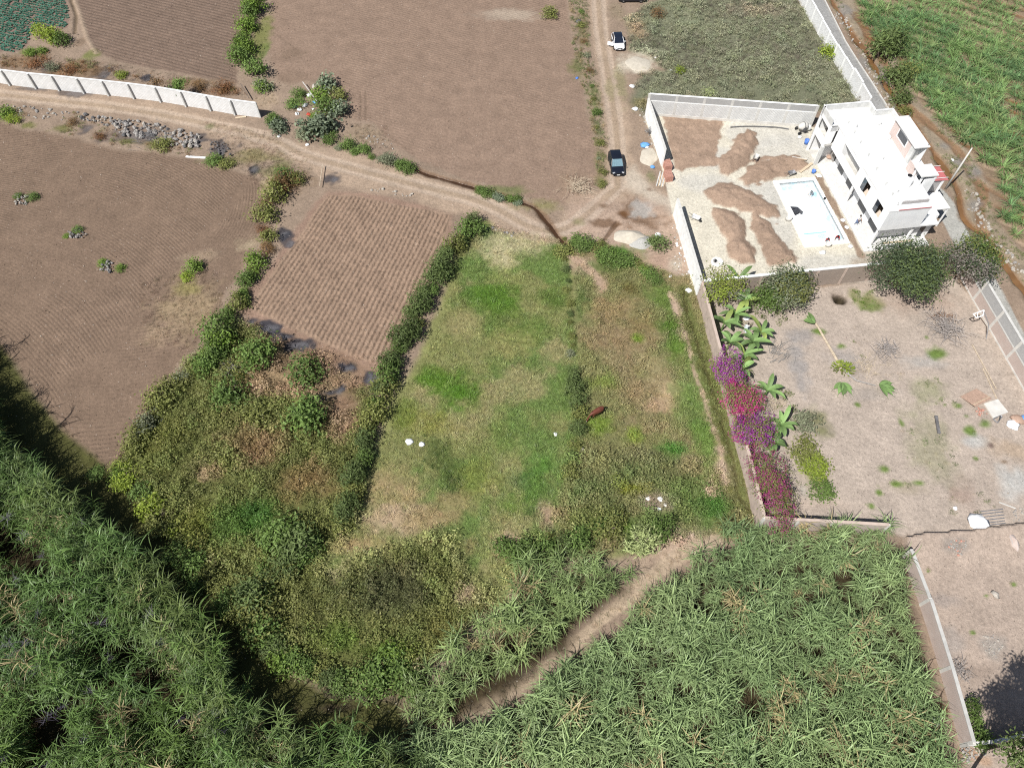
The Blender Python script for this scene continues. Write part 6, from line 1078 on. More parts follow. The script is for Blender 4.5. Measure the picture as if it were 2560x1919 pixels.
tree('broadleaf_tree', 'n', 1808, 715, 64, 2.6, [('leaf_olive', 1.), ('leaf_yellow', .4)], 'half-bare tree with pale twigs at the upper left yard corner', 3.8, 705, ncl=170, lobes=9, bare=60, ln=.26)
sh1 = G(2505, 1800)[:2]; sh2 = G(2560, 1720)[:2]; sv_ = np.array([.562, .543])
tree('broadleaf_tree', 'n', 2500, 1800, 85, 9., [('leaf_dark', 1.)], 'tall shade tree below the lower right corner, nearer one', 11., 706, ncl=420, pos=sh1 - sv_ * 9.)
tree('broadleaf_tree', 'n', 2560, 1720, 70, 9., [('leaf_dark', 1.)], 'tall shade tree below the lower right corner, farther one', 11., 707, ncl=320, pos=sh2 - sv_ * 9.)
tree('small_tree', 'c1', 1415, 690, 45, 1.8, [('leaf_green', 1.)], 'small green tree growing against the white wall', 2.6, 708, ncl=70, lobes=5, per=10)
tree('small_tree', 'c1', 1225, 660, 34, 1.6, [('leaf_brown', 1.)], 'small withered tree growing against the white wall', 2.4, 709, ncl=26, lobes=4, per=8, bare=14)
# bougainvilleas: leafy under-layer and coloured bracts
def bougain(tile, x, y, rxp, ryp, bract, label, seed, zc=3.0, h=3.2, share=.7, mix=None):
    rxp *= 1.55; ryp *= 1.15
    p = K(tile, (x, y), z=zc)[0]; q = K(tile, (x + rxp, y + ryp), z=zc)[0]; rx, ry = abs(q[0] - p[0]), abs(q[1] - p[1]); rs = np.random.default_rng(seed)
    root = empty('bougainvillea', (p[0], p[1], gz(*p)), 0, label, 'bougainvillea'); tb = MB(); ells = []
    for i in range(10):
        a = rs.uniform(0, 6.28); f = rs.uniform(.1, .7); ex, ey = math.cos(a) * rx * f, math.sin(a) * ry * f; zz = zc + rs.uniform(-.5, .35); rr = rs.uniform(.6, .95); ells.append((ex, ey, zz, rx * .48 * rr + .35, ry * .48 * rr + .35, .85)); tb.tube([(0, 0, -.1), (ex * .5, ey * .5, zz * .6), (ex, ey, zz)], [.07, .05, .02], 5)
    tb.build('trunk', 'bark', root); area = rx * ry
    b = MB(); crown(b, ells, int(48 * area), 10, .20, .09, rs, .26, .1, .6); b.build('foliage', 'leaf_olive', root, attr=True)
    for mt, k in bract: b = MB(); crown(b, ells if k > .5 else ells[:5], int(75 * area * k), 9, .15, .11, rs, .16, .3, .88); b.build('blossom', mt, root, attr=True)
bougain('n', 1815, 925, 38, 48, [('leaf_purple', 1.)], 'purple bougainvillea beside the banana plants, the uppermost', 801)
bougain('n', 1850, 1005, 46, 52, [('leaf_crimson', .7)], 'crimson bougainvillea in the middle of the row', 802)
bougain('n', 1882, 1078, 44, 46, [('leaf_purple', .7), ('leaf_crimson', .2)], 'purple bougainvillea trailing over the wall, below the crimson one', 803)
bougain('n', 1932, 1222, 52, 82, [('leaf_magenta', .6)], 'large magenta bougainvillea at the lower end of the row', 804)
# banana plants
def banana_leaf(b, base, a, ln, wd, up, droop, rs, seg=6):
    d = np.array([math.cos(a), math.sin(a), 0]); s_ = np.array([-d[1], d[0], 0]); v = []
    for i in range(seg + 1):
        t = i / seg; p = np.array(base) + d * ln * t * .8 + np.array([0, 0, up * ln * t - droop * ln * t * t]); w_ = wd * math.sin(min(1, t * 1.15 + .06) * math.pi) ** .6 + .02
        v += [p - s_ * w_ * .5 + np.array([0, 0, .12 * w_]), p, p + s_ * w_ * .5 + np.array([0, 0, .12 * w_])]
    f = []
    for i in range(seg): f += [(3 * i, 3 * i + 3, 3 * i + 4, 3 * i + 1), (3 * i + 1, 3 * i + 4, 3 * i + 5, 3 * i + 2)]
    b.add(v, f, rs.random())
def banana(tile, x, y, h, nl, label, seed, ln=2.9):
    p = K(tile, (x, y), z=h * .6)[0]; rs = np.random.default_rng(seed); root = empty('banana_plant', (p[0], p[1], gz(*p)), 0, label, 'banana plant')
    MB().tube([(0, 0, -.1), (.05, 0, h * .5), (.08, .03, h * .85)], [.14, .11, .07], 8).build('stem', 'leaf_banana', root, attr=True)
    for i in range(nl):
        b = MB(); a = i * 2.4 + rs.uniform(-.3, .3); banana_leaf(b, (.08, .03, h * .85 - .05 * i), a, ln * rs.uniform(.75, 1.15), .58 * rs.uniform(.8, 1.1), rs.uniform(.5, 1.15), rs.uniform(.5, 1.0), rs); b.build('leaf', 'leaf_banana' if rs.random() > .12 else 'leaf_bananay', root, attr=True)
for t, x, y, h, nl, lab, sd_ in [('n', 1858, 755, 1.9, 9, 'banana plant with a star of leaves near the brown wall', 821), ('n', 1842, 705, 1.8, 6, 'banana plant behind the half-bare tree', 822), ('n', 1808, 812, 1.9, 7, 'banana plant with large leaves leaning over the yard wall', 823), ('n', 1822, 860, 1.8, 7, 'banana plant just above the purple bougainvillea', 824), ('n', 1880, 858, 1.9, 8, 'tall banana plant right of the purple bougainvillea', 825), ('n', 1858, 890, 1.5, 6, 'yellowing banana plant below the tall one', 826), ('n', 1915, 980, 1.6, 6, 'banana plant right of the crimson bougainvillea', 827), ('n', 1948, 1068, 2.1, 8, 'banana plant below the purple bougainvillea, upper one of two', 828), ('n', 1925, 1110, 2.0, 9, 'banana plant above the large magenta bougainvillea, lower one of two', 829), ('n', 1900, 835, 1.7, 6, 'banana plant right of the person in the yard', 830), ('n', 1835, 790, 1.6, 6, 'banana plant left of the person in the yard', 831), ('n', 1850, 925, 1.4, 5, 'low banana plant touching the purple bougainvillea', 832)]:
    banana(t, x, y, h, nl, lab, sd_)
# dead and felled wood
def brush(name, tile, x, y, rpx, label, seed, mat='dead_twig', n=70, h=.6, cat='brush pile', extra=None, ang=None):
    p = K(tile, (x, y))[0]; q = K(tile, (x + rpx, y))[0]; r = abs(q[0] - p[0]); rs = np.random.default_rng(seed); root = empty(name, (p[0], p[1], gz(*p)), 0, label, cat); b = MB()
    for i in range(n):
        a = rs.uniform(0, 6.28) if ang is None else rs.normal(ang, .5); c0_ = rs.normal(0, r * .4, 2); l = r * rs.uniform(.4, 1.0); z0 = rs.uniform(.05, h)
        b.tube([(c0_[0], c0_[1], z0), (c0_[0] + math.cos(a) * l * .5, c0_[1] + math.sin(a) * l * .5, z0 + rs.uniform(0, .25)), (c0_[0] + math.cos(a) * l, c0_[1] + math.sin(a) * l, max(.03, z0 + rs.uniform(-.2, .3)))], [.028, .018, .007], 4, False)
    o = b.build('branches', mat, root)
    if extra:
        b = MB(); crown(b, [(extra[1], extra[2], .25, r * .5, r * .3, .35)], 40, 8, .2, .06, rs, .16, .05); b.build('dead_leaves', extra[0], root, attr=extra[0].startswith('leaf'))
    return root
brush('brush_pile', 'c8', 1580, 1170, 150, 'large grey brush pile with a rust-coloured top in the yard', 841, n=190, h=.9, extra=('leaf_rust', .2, 1.5), cat='brush pile')
brush('brush_pile', 'c8', 1120, 1350, 95, 'smaller grey brush pile in the middle of the yard', 842, n=110, h=.8)
brush('brush_pile', 'b8', 1690, 880, 90, 'pale dry branches lying beside the lot wall', 843, mat='dead_twig', n=80, h=.5)
brush('brush_pile', 'c8', 250, 1380, 120, 'fallen grey branches beside the tall banana plant', 844, mat='bark_grey', n=50, h=.3, ang=.6)
brush('brush_pile', 'c1', 1180, 1080, 150, 'charred stalks lying over the roadside stones', 845, mat='stone_dark', n=60, h=.5, ang=-.2)
brush('brush_pile', 'c3', 650, 1480, 110, 'dry bare shrub at the bottom corner of the large field', 846, mat='dead_pale', n=120, h=.7, cat='shrub')
brush('brush_pile', 'c5', 1830, 1520, 90, 'dark dead brush beside the large green shrubs', 847, n=90, h=.7)
brush('dry_stalks', 'c8', 960, 1480, 110, 'pale dry banana trash beside the felled banana plant', 848, mat='dead_pale', n=70, h=.2)
brush('dry_stalks', 'b4', 260, 280, 90, 'pale dry banana trash beside the crimson bougainvillea', 849, mat='dead_pale', n=60, h=.25)
# felled banana plant with its bunch
p = K('c8', (770, 1500))[0]; fb = empty('felled_banana_plant', (p[0], p[1], 0), 0, 'felled banana plant with a yellow-green bunch lying in the yard', 'banana plant'); rs = np.random.default_rng(9)
def loc(t, x, y): q = K(t, (x, y))[0]; return (q[0] - p[0], q[1] - p[1])
a1, a2, a3, a4 = loc('c8', 610, 1220), loc('c8', 740, 1450), loc('c8', 940, 1590), loc('c8', 760, 1600)
MB().tube([(*a1, .15), (*a2, .2), (*loc('c8', 770, 1520), .2)], [.09, .12, .12], 7).build('stem', 'dead_pale', fb); MB().tube([(0, 0, .2), (*loc('c8', 850, 1570), .25), (*loc('c8', 960, 1600), .3)], [.09, .07, .04], 6).build('stem', 'bark_grey', fb)
fb.scale = (1.35,) * 3
for (cx, cy), ang, n_ in ((loc('c8', 760, 1590), -1.6, 6), (loc('c8', 980, 1600), -.4, 6), (loc('c8', 600, 1240), 2.3, 4)):
    for i in range(n_): b = MB(); banana_leaf(b, (cx, cy, .45), ang + (i - n_ / 2 + .5) * .34 + rs.normal(0, .1), rs.uniform(1.3, 2.0), .42, .14, .2, rs); b.build('leaf', 'leaf_banana', fb, attr=True)
b = MB(); 
for i in range(150):
    a = rs.uniform(0, 6.28); q = rs.uniform(.05, .95); c_ = np.array([math.cos(a) * q, math.sin(a) * q * .8, .25 + .45 * (1 - q)]); dd = np.array([math.cos(a), math.sin(a), .3]); b.tube([c_, c_ + dd * .12, c_ + dd * .2 + np.array([0, 0, .04])], [.035, .04, .012], 5, True, rs.random())
b.build('banana_bunch', 'leaf_yellow', fb, attr=True)
# ================================================================== VEHICLES
def rrect(hw, z0, z1, r=.16, n=3):
    pts = []
    for cx, cz, a0 in ((hw - r, z0 + r, -90), (hw - r, z1 - r, 0), (-hw + r, z1 - r, 90), (-hw + r, z0 + r, 180)):
        for i in range(n + 1): a = R(a0 + 90 * i / n); pts.append((cx + r * math.cos(a), cz + r * math.sin(a)))
    return pts
def loft(b, secs):
    v = []; n = len(secs[0][1])
    for x, pts in secs: v += [(x, y, z) for y, z in pts]
    f = [(i * n + k, (i + 1) * n + k, (i + 1) * n + (k + 1) % n, i * n + (k + 1) % n) for i in range(len(secs) - 1) for k in range(n)]
    f += [tuple(range(n)), tuple(range((len(secs) - 1) * n, len(secs) * n))[::-1]]; b.add(v, f)
def car(loc, heading, L, W, Hh, paint, roofmat, screen, label, door=False, suv=True):
    root = empty('parked_car', (loc[0], loc[1], gz(*loc)), heading, label, 'car'); hl = L / 2; hw = W / 2; zb = Hh * .60
    b = MB(); loft(b, [(-hl, rrect(hw * .80, .42, zb * .82)), (-hl + .12, rrect(hw * .90, .30, zb * .95)), (-hl + .5, rrect(hw * .98, .24, zb)), (-hl * .3, rrect(hw, .22, zb)), (hl * .25, rrect(hw, .22, zb)), (hl * .42, rrect(hw * .99, .22, zb * .97)), (hl - .45, rrect(hw * .95, .24, zb * .88)), (hl - .14, rrect(hw * .88, .28, zb * .78)), (hl, rrect(hw * .74, .36, zb * .62))])
    body = b.build('body', paint, root, smooth=True); body.modifiers.new('b', 'BEVEL').width = .02
    x0, x1, x2, x3 = -hl + (.16 if suv else .25), -hl + (.55 if suv else .8), hl * .08, hl * .46     # cabin base rear, roof rear, roof front, screen foot
    wb, wr = hw * .93, hw * .74; zr = Hh
    B = [(x0, -wb, zb - .03), (x3, -wb, zb - .06), (x3, wb, zb - .06), (x0, wb, zb - .03)]; T = [(x1, -wr, zr - .06), (x2, -wr, zr - .05), (x2, wr, zr - .05), (x1, wr, zr - .06)]
    MB().add(B + T, [(0, 1, 5, 4), (2, 3, 7, 6), (3, 0, 4, 7)]).build('side_window', 'car_glass', root)
    ws = [(x3 - .01, -wb * .92, zb - .03), (x3 - .01, wb * .92, zb - .03), (x2 + .02, wr * .96, zr - .07), (x2 + .02, -wr * .96, zr - .07)]; ws = [(p[0] + .025, p[1], p[2] + .02) for p in ws]
    MB().add(ws, [(0, 1, 2, 3)]).build('windscreen', screen, root)
    rb = MB(); loft(rb, [(x1 - .12, rrect(wr * .96, zr - .12, zr - .05, .03)), (x1 + .1, rrect(wr * 1.02, zr - .1, zr, .04)), ((x1 + x2) / 2, rrect(wr * 1.04, zr - .08, zr + .03, .05)), (x2 - .05, rrect(wr * 1.02, zr - .1, zr, .04)), (x2 + .04, rrect(wr * .98, zr - .12, zr - .05, .03))]); rb.build('roof', roofmat, root, smooth=True)
    for s_ in (-1, 1):
        MB().tube([(x3, wb * s_, zb - .05), (x2, wr * s_, zr - .05), (x1, wr * s_, zr - .06), (x0, wb * s_, zb - .05)], .045, 5).build('pillar', paint, root)
        MB().obox((x3 - .25, s_ * (hw + .10), zb + .10), .14, .22, .15).build('mirror', paint, root, bevel=.04)
        MB().obox((hl - .16, s_ * hw * .70, zb * .74), .22, .34, .13, -s_ * .5, (0, -.3)).build('headlight', 'headlamp', root, bevel=.03); MB().obox((-hl + .05, s_ * hw * .72, zb * .82), .1, .3, .2).build('tail_light', 'red_plastic', root)
        for xw in (-hl * .62, hl * .62):
            w_ = MB().lathe([(.20, -.11), (.30, -.11), (.335, -.07), (.335, .07), (.30, .11), (.20, .11)], 18, (xw, s_ * (hw - .10), .335), 'y').build('wheel', 'rubber', root, smooth=True); MB().lathe([(.05, s_ * .115), (.2, s_ * .10), (.21, s_ * .05)], 12, (xw, s_ * (hw - .10), .335), 'y').build('rim', 'steel', w_)
    MB().obox((hl - .02, 0, zb * .60), .06, hw * .95, .2).build('grille', 'dark', root, bevel=.02); MB().obox((hl + .02, 0, .45), .03, .45, .11).build('number_plate', 'white_plastic', root)
    if paint == 'black_car': MB().obox((hl - .03, 0, .38), .06, hw * 1.0, .05).build('bumper_trim', 'steel', root)
    if door:
        d = MB(); d.box(0, -1.05, 0, .06, .25 - .28, zb - .3); dr = MB().obox((-.52, 0, (zb - .28) / 2 + .02), 1.05, .08, zb - .26).build('door', paint, root, bevel=.03); dr.location = (hl * .40, -hw, .28); dr.rotation_euler = (0, 0, R(62))
        MB().tube([(0, 0, zb - .3), (-.45, .03, zr - .42), (-.95, .03, zr - .42), (-1.02, 0, zb - .3)], .03, 5).build('window_frame', 'rubber', dr)
        MB().obox((.05, -hw + .22, zb * .62), 1.0, .12, zb * .5).build('door_opening', 'dark', root); MB().obox((.0, -hw + .02, zb * .62), .95, .06, zb * .62).build('sill', 'dark', root)
    return root
def pose2(f, rr, zr_, L):
    F_ = G(*f)[:2]; Rr = G(*rr, zr_)[:2]; d = F_ - Rr; d /= np.linalg.norm(d); return F_ - d * L / 2, math.atan2(d[1], d[0])
lc, hd = pose2((1545.2, 443.5), (1537.6, 374.5), 1.6, 4.5); car(lc, hd, 4.5, 1.88, 1.66, 'black_car', 'black_car', 'car_glass_teal', 'black SUV parked on the dirt road facing the junction')
lc, hd = pose2((1548.7, 130.5), (1541.5, 72.5), 1.45, 4.2); car(lc, hd, 4.2, 1.82, 1.48, 'white_car', 'car_glass', 'car_glass', 'white hatchback with dark roof and one door open', True, False)
lc = G(1580, 7)[:2] + np.array([0, .8]); car(lc, math.pi, 5.0, 1.9, 1.75, 'black_car', 'black_car', 'car_glass', 'black car cut off by the top edge of the picture')

# ================================================================== PEOPLE AND HORSE
def skin_mesh(name, V, E, rad, segs, mats, sub=1):
    me = bpy.data.meshes.new(name); me.from_pydata(V, E, []); me.update(); o = bpy.data.objects.new(name, me); col.objects.link(o)
    sk = o.modifiers.new('skin', 'SKIN'); sk.use_smooth_shade = True
    if not me.skin_vertices: me.skin_vertices.new()
    for i, r in enumerate(rad): me.skin_vertices[0].data[i].radius = (r, r) if not hasattr(r, '__len__') else r
    me.skin_vertices[0].data[0].use_root = True
    ss = o.modifiers.new('sub', 'SUBSURF'); ss.levels = sub; ss.render_levels = sub
    dg = bpy.context.evaluated_depsgraph_get(); dg.update(); m2 = bpy.data.meshes.new_from_object(o.evaluated_get(dg)); bpy.data.objects.remove(o)
    m2.materials.clear()
    for m_ in mats: m2.materials.append(MATS[m_])
    Va = np.array(V)
    for p in m2.polygons:
        c = np.array(p.center); best = 1e9; bi = 0
        for k, (i, j) in enumerate(E):
            a, b = Va[i], Va[j]; t = np.clip(np.dot(c - a, b - a) / (np.dot(b - a, b - a) + 1e-9), 0, 1); d = np.linalg.norm(c - a - (b - a) * t)
            if d < best: best = d; bi = k
        p.material_index = segs[bi]; p.use_smooth = True
    return m2
def person(loc, rz, pose, shirt, pants, label, arms='work'):
    """one continuous body; materials: 0 skin 1 shirt 2 trousers 3 shoes"""
    if pose == 'stand': hip = .93; lean = .08; knee = [(.06, .10), (.02, -.02)]
    J = {}; 
    if pose == 'stand': J.update(pel=(0, 0, .95), ch=(.03, 0, 1.30), nk=(.06, 0, 1.50), hd=(.10, 0, 1.66), top=(.09, 0, 1.76), hipL=(0, .10, .90), hipR=(0, -.10, .90), knL=(.05, .13, .49), knR=(-.02, -.12, .49), anL=(.02, .14, .09), anR=(-.10, -.13, .09), toL=(.18, .15, .04), toR=(.06, -.14, .04), shL=(.04, .19, 1.42), shR=(.04, -.19, 1.42), elL=(.10, .30, 1.14), elR=(.12, -.28, 1.16), wrL=(.32, .26, 1.02), wrR=(.34, -.22, 1.05))
    elif pose == 'squat': J.update(pel=(-.12, 0, .30), ch=(.12, 0, .62), nk=(.24, 0, .80), hd=(.36, 0, .90), top=(.40, 0, 1.0), hipL=(-.10, .11, .30), hipR=(-.10, -.11, .30), knL=(.28, .20, .50), knR=(.28, -.20, .50), anL=(.05, .18, .09), anR=(.05, -.18, .09), toL=(.22, .2, .04), toR=(.22, -.2, .04), shL=(.20, .19, .74), shR=(.20, -.19, .74), elL=(.38, .26, .50), elR=(.40, -.26, .48), wrL=(.56, .18, .28), wrR=(.58, -.16, .26))
    else: J.update(pel=(-.1, 0, .92), ch=(.22, 0, 1.12), nk=(.44, 0, 1.16), hd=(.58, 0, 1.12), top=(.66, 0, 1.08), hipL=(-.1, .10, .88), hipR=(-.1, -.10, .88), knL=(.02, .14, .48), knR=(-.06, -.13, .48), anL=(-.08, .15, .09), anR=(-.14, -.14, .09), toL=(.08, .16, .04), toR=(.02, -.15, .04), shL=(.36, .19, 1.10), shR=(.36, -.19, 1.10), elL=(.46, .26, .82), elR=(.44, -.26, .82), wrL=(.56, .20, .58), wrR=(.55, -.2, .58))
    names_ = list(J); ix = {n: i for i, n in enumerate(names_)}; V = [J[n] for n in names_]; rad = {'pel': .135, 'ch': .15, 'nk': .06, 'hd': .098, 'top': .07, 'hipL': .1, 'hipR': .1, 'knL': .065, 'knR': .065, 'anL': .045, 'anR': .045, 'toL': .04, 'toR': .04, 'shL': .075, 'shR': .075, 'elL': .048, 'elR': .048, 'wrL': .032, 'wrR': .032}; rd = [rad[n] for n in names_]
    E = []; S = []
    def e(a, b, s_): E.append((ix[a], ix[b])); S.append(s_)
    e('pel', 'ch', 1); e('ch', 'nk', 1); e('nk', 'hd', 0); e('hd', 'top', 0)
    for q in 'LR': e('pel', 'hip' + q, 2); e('hip' + q, 'kn' + q, 2); e('kn' + q, 'an' + q, 2); e('an' + q, 'to' + q, 3); e('ch', 'sh' + q, 1); e('sh' + q, 'el' + q, 1); e('el' + q, 'wr' + q, 0)
    for q in 'LR':          # palm and five fingers
        el, wr = np.array(J['el' + q]), np.array(J['wr' + q]); d = (wr - el) / np.linalg.norm(wr - el); s_ = np.array([0, 1., 0]); up = np.cross(d, s_); i0_ = len(V); V.append(tuple(wr + d * .08)); rd.append(.035); E.append((ix['wr' + q], i0_)); S.append(0)
        for k in range(5):
            o_ = (k - 2) * .02; ln = (.05, .075, .085, .08, .06)[k]; b0 = wr + d * (.05 if k == 0 else .09) + s_ * o_ * (2.2 if k == 0 else 1); V.append(tuple(b0 + d * ln * .5)); rd.append(.010); V.append(tuple(b0 + d * ln + up * -.02)); rd.append(.008); E += [(i0_, len(V) - 2), (len(V) - 2, len(V) - 1)]; S += [0, 0]
    me = skin_mesh('body', V, E, rd, S, ['skin', shirt, pants, 'rubber'], 1)
    root = link_mesh('person', me, None, loc, (0, 0, rz)); tag(root, label, 'person')
    h = np.array(J['hd']); t = np.array(J['top']); b = MB(); b.lathe([(.112, -.02), (.116, .03), (.10, .08), (.06, .115), (.01, .125)], 12, tuple(h + (t - h) * .2 - np.array([.02, 0, 0]))); b.build('hair', 'hair', root, smooth=True)
    b = MB()
    for sgn in (-1, 1): b.obox(tuple(h + np.array([.098, sgn * .035, .005])), .012, .022, .012)
    b.build('eyes', 'dark', root); MB().obox(tuple(h + np.array([.108, 0, -.02])), .03, .022, .04).build('nose', 'skin', root, bevel=.008)
    return root
def at_(x, y, z=0.): q = G(x, y, z); return (q[0], q[1], z)
person(at_(2139, 561, .14), R(-70), 'stand', 'cloth_white', 'cloth_blue', 'person in white shirt and blue jeans standing on the terrace by the house')
person((*G(2029, 489, -1.35)[:2], -1.35), R(200), 'squat', 'cloth_grey', 'cloth_grey', 'person in grey clothes crouching in the deep end of the pool')
person((*G(2066, 604, -.55)[:2], -.55), R(-110), 'squat', 'cloth_red', 'cloth_pale', 'person in red top and pale trousers crouching in the shallow end of the pool')
person((*G(2093, 598, -.55)[:2], -.55), R(-130), 'squat', 'cloth_red', 'cloth_navy', 'person in red top and navy trousers at the pool corner')
person((*G(1861, 832)[:2], gz(*G(1861, 832)[:2])), R(60), 'stand', 'cloth_pale', 'cloth_pale', 'person in pale clothes standing among the banana plants')
# horse grazing
def horse():
    head = G(1470.5, 1047, .25)[:2]; rump = G(1505, 1019, 1.2)[:2]; d = head - rump; rz = math.atan2(d[1], d[0]); ctr = rump + d / np.linalg.norm(d) * .62
    V = [(0, 0, 1.12), (.45, 0, 1.10), (-.45, 0, 1.18), (-.70, 0, 1.16), (.68, 0, 1.14), (.98, .04, .98), (1.22, .10, .74), (1.36, .14, .54), (1.46, .18, .34), (1.52, .2, .22)]
    rd = [(.29, .30), (.27, .30), (.28, .28), (.20, .22), (.20, .24), (.12, .19), (.09, .14), (.10, .12), (.075, .085), (.06, .06)]
    E = [(0, 1), (0, 2), (2, 3), (1, 4), (4, 5), (5, 6), (6, 7), (7, 8), (8, 9)]; S = [0, 0, 0, 0, 0, 0, 0, 0, 2]
    def leg(root_i, pts, rs_):
        p = root_i
        for k, (q, r_) in enumerate(zip(pts, rs_)): V.append(q); rd.append((r_, r_)); E.append((p, len(V) - 1)); S.append(0 if k < 2 else 1); p = len(V) - 1
    for s_ in (-1, 1):
        leg(1, [(.55, .17 * s_, .82), (.56 + .05 * s_, .16 * s_, .50), (.55 + .1 * s_, .16 * s_, .26), (.58 + .1 * s_, .16 * s_, .05)], [.12, .065, .042, .055])
        leg(2, [(-.58, .18 * s_, .86), (-.50 + .05 * s_, .18 * s_, .66), (-.72 + .05 * s_, .17 * s_, .46), (-.68 + .05 * s_, .17 * s_, .22), (-.62, .17 * s_, .05)], [.16, .10, .06, .042, .055])
        V.append((1.30, .12 + .05 * s_, .70)); rd.append((.025, .025)); E.append((7, len(V) - 1)); S.append(0)
    leg(3, [(-.90, 0, 1.05), (-.98, 0, .75), (-.96, 0, .42)], [.05, .07, .03]); S[-3:] = [1, 1, 1]
    me = skin_mesh('horse', V, E, rd, S, ['horse_coat', 'horse_dark', 'horse_white'], 2); o = link_mesh('horse', me, None, (ctr[0], ctr[1], gz(*ctr) + .02), (0, 0, rz)); tag(o, 'chestnut horse grazing with its head down in the pasture', 'horse')
    b = MB()
    for i in range(26): t = i / 25; c = np.array([.62 + .62 * t, .02 + .08 * t, 1.36 - .50 * t]); b.tube([c, c + np.array([-.03, -.10, -.02]), c + np.array([-.02, -.15, -.16])], [.03, .022, .005], 4)
    b.build('mane', 'horse_dark', o)
horse()

# ================================================================== SITE OBJECTS
def stones(name, label, poly, n, smin, smax, mats, seed, cat='rubble', hgt=.0):
    rs = np.random.default_rng(seed); c = poly.mean(0); root = empty(name, (c[0], c[1], 0), 0, label, cat); k = 0; tries = 0
    while k < n and tries < n * 20:
        tries += 1; x = rs.uniform(*[poly[:, 0].min(), poly[:, 0].max()]); y = rs.uniform(*[poly[:, 1].min(), poly[:, 1].max()])
        if sdist(np.array([x]), np.array([y]), poly)[0] > 0: continue
        s_ = smin + (smax - smin) * rs.random() ** 2; o = link_mesh('stone', random.choice(STONE[rs.choice(mats)]), root, (x - c[0], y - c[1], gz(x, y) + s_ * .18 + hgt * rs.random()), (rs.uniform(-.4, .4), rs.uniform(-.4, .4), rs.uniform(0, 6.28)), (s_, s_ * rs.uniform(.6, 1), s_ * rs.uniform(.5, .9))); k += 1
    return root
STONE = {}
for m_ in ('stone', 'stone_dark', 'stone_pale', 'brick_red', 'white_plastic'):
    STONE[m_] = []
    for i in range(4):
        rs = np.random.default_rng(900 + i); b = MB(); n = 7; v = []; 
        for j, (zz, rr) in enumerate(((-.45, .35), (-.2, .52), (.15, .5), (.45, .28))): v += [(math.cos(6.283 * k / n + j * .3) * rr * rs.uniform(.8, 1.15), math.sin(6.283 * k / n + j * .3) * rr * rs.uniform(.8, 1.15), zz * rs.uniform(.85, 1.15)) for k in range(n)]
        b.add(v, [(j * n + k, j * n + (k + 1) % n, (j + 1) * n + (k + 1) % n, (j + 1) * n + k) for j in range(3) for k in range(n)] + [tuple(range(n))[::-1], tuple(range(3 * n, 4 * n))]); STONE[m_].append(b.mesh('stone', m_))
stones('rubble_bank', 'long bank of grey stones along the lower side of the dirt road', K('c1', (600, 885), (900, 935), (1250, 985), (1600, 1060), (1590, 1160), (1450, 1180), (1200, 1120), (980, 1080), (860, 1000), (640, 950)), 190, .3, .85, ['stone', 'stone', 'stone_pale', 'stone', 'stone_dark'], 911, 'stones', .15)
stones('rubble_bank', 'scattered stones at the left end of the roadside bank', K('c1', (40, 820), (280, 840), (560, 885), (540, 960), (200, 930), (60, 880)), 45, .25, .55, ['stone', 'stone_pale'], 912, 'stones')
stones('ash_heap', 'dark charred heap at the right end of the roadside stones', K('c1', (1660, 1130), (1740, 1105), (1850, 1180), (1820, 1240), (1660, 1230)), 34, .2, .6, ['stone_dark'], 913, 'ash heap', .25)
stones('stone_heap', 'pale stone heap, uppermost in the ploughed field', K('c5', (100, 150), (160, 110), (230, 140), (220, 200), (130, 200)), 30, .2, .5, ['stone_pale', 'stone'], 914, 'stones', .3)
stones('stone_heap', 'dark stone heap, second from the top in the ploughed field', K('c5', (540, 410), (640, 390), (690, 430), (650, 470), (560, 460)), 30, .2, .5, ['stone_dark', 'stone', 'stone'], 915, 'stones', .3)
stones('stone_heap', 'dark stone heap, third from the top in the ploughed field', K('c5', (800, 680), (870, 640), (910, 680), (880, 740), (810, 735)), 30, .2, .5, ['stone_dark', 'stone', 'stone'], 916, 'stones', .35)
stones('stone_row', 'row of pale stones above the furrowed field', K('c6', (960, 60), (1120, 75), (1300, 105), (1280, 130), (1100, 110), (950, 85)), 16, .2, .5, ['stone_pale'], 917, 'stones')
stones('stone_row', 'row of dark clumps along the top edge of the pasture', K('c6', (1870, 355), (2110, 425), (2100, 450), (1860, 380)), 14, .2, .45, ['stone_dark', 'stone'], 918, 'stones')
stones('rubble_heap', 'flat heap of brick rubble in the bare lot, upper one', K('b4', (1590, 1380), (1720, 1360), (1750, 1430), (1690, 1490), (1600, 1440)), 50, .1, .28, ['stone_pale', 'stone', 'brick_red'], 919)
stones('rubble_heap', 'scattered pale rubble in the middle of the bare lot', K('b8', (1870, 610), (2020, 600), (2060, 720), (1980, 800), (1890, 740)), 70, .08, .24, ['stone_pale', 'stone', 'stone_pale'], 920)
stones('rubble_heap', 'pale gravel heap at the right edge of the yard', K('b4', (2110, 1120), (2211, 1100), (2260, 1200), (2130, 1220)), 40, .1, .3, ['stone_pale', 'stone'], 921)
stones('rubble_heap', 'loose stones in the corner below the lot wall', K('b8', (1720, 1480), (1870, 1450), (1920, 1530), (1800, 1640), (1720, 1600)), 60, .15, .4, ['stone_pale', 'stone'], 922)
stones('brook_stones', 'pale stones along the bank of the muddy brook', K('c4', (690, 100), (900, 400), (1000, 620), (1120, 850), (1220, 900), (1040, 560), (930, 330), (780, 60)), 110, .15, .5, ['stone_pale', 'stone_pale', 'stone'], 923, 'stones')
stones('brook_stones', 'pale stones beside the brook right of the house', K('c8', (1740, 60), (1850, 100), (1900, 300), (2060, 520), (2211, 720), (2211, 790), (2020, 600), (1850, 380), (1760, 240)), 90, .2, .6, ['stone_pale', 'stone_pale', 'stone'], 924, 'stones')
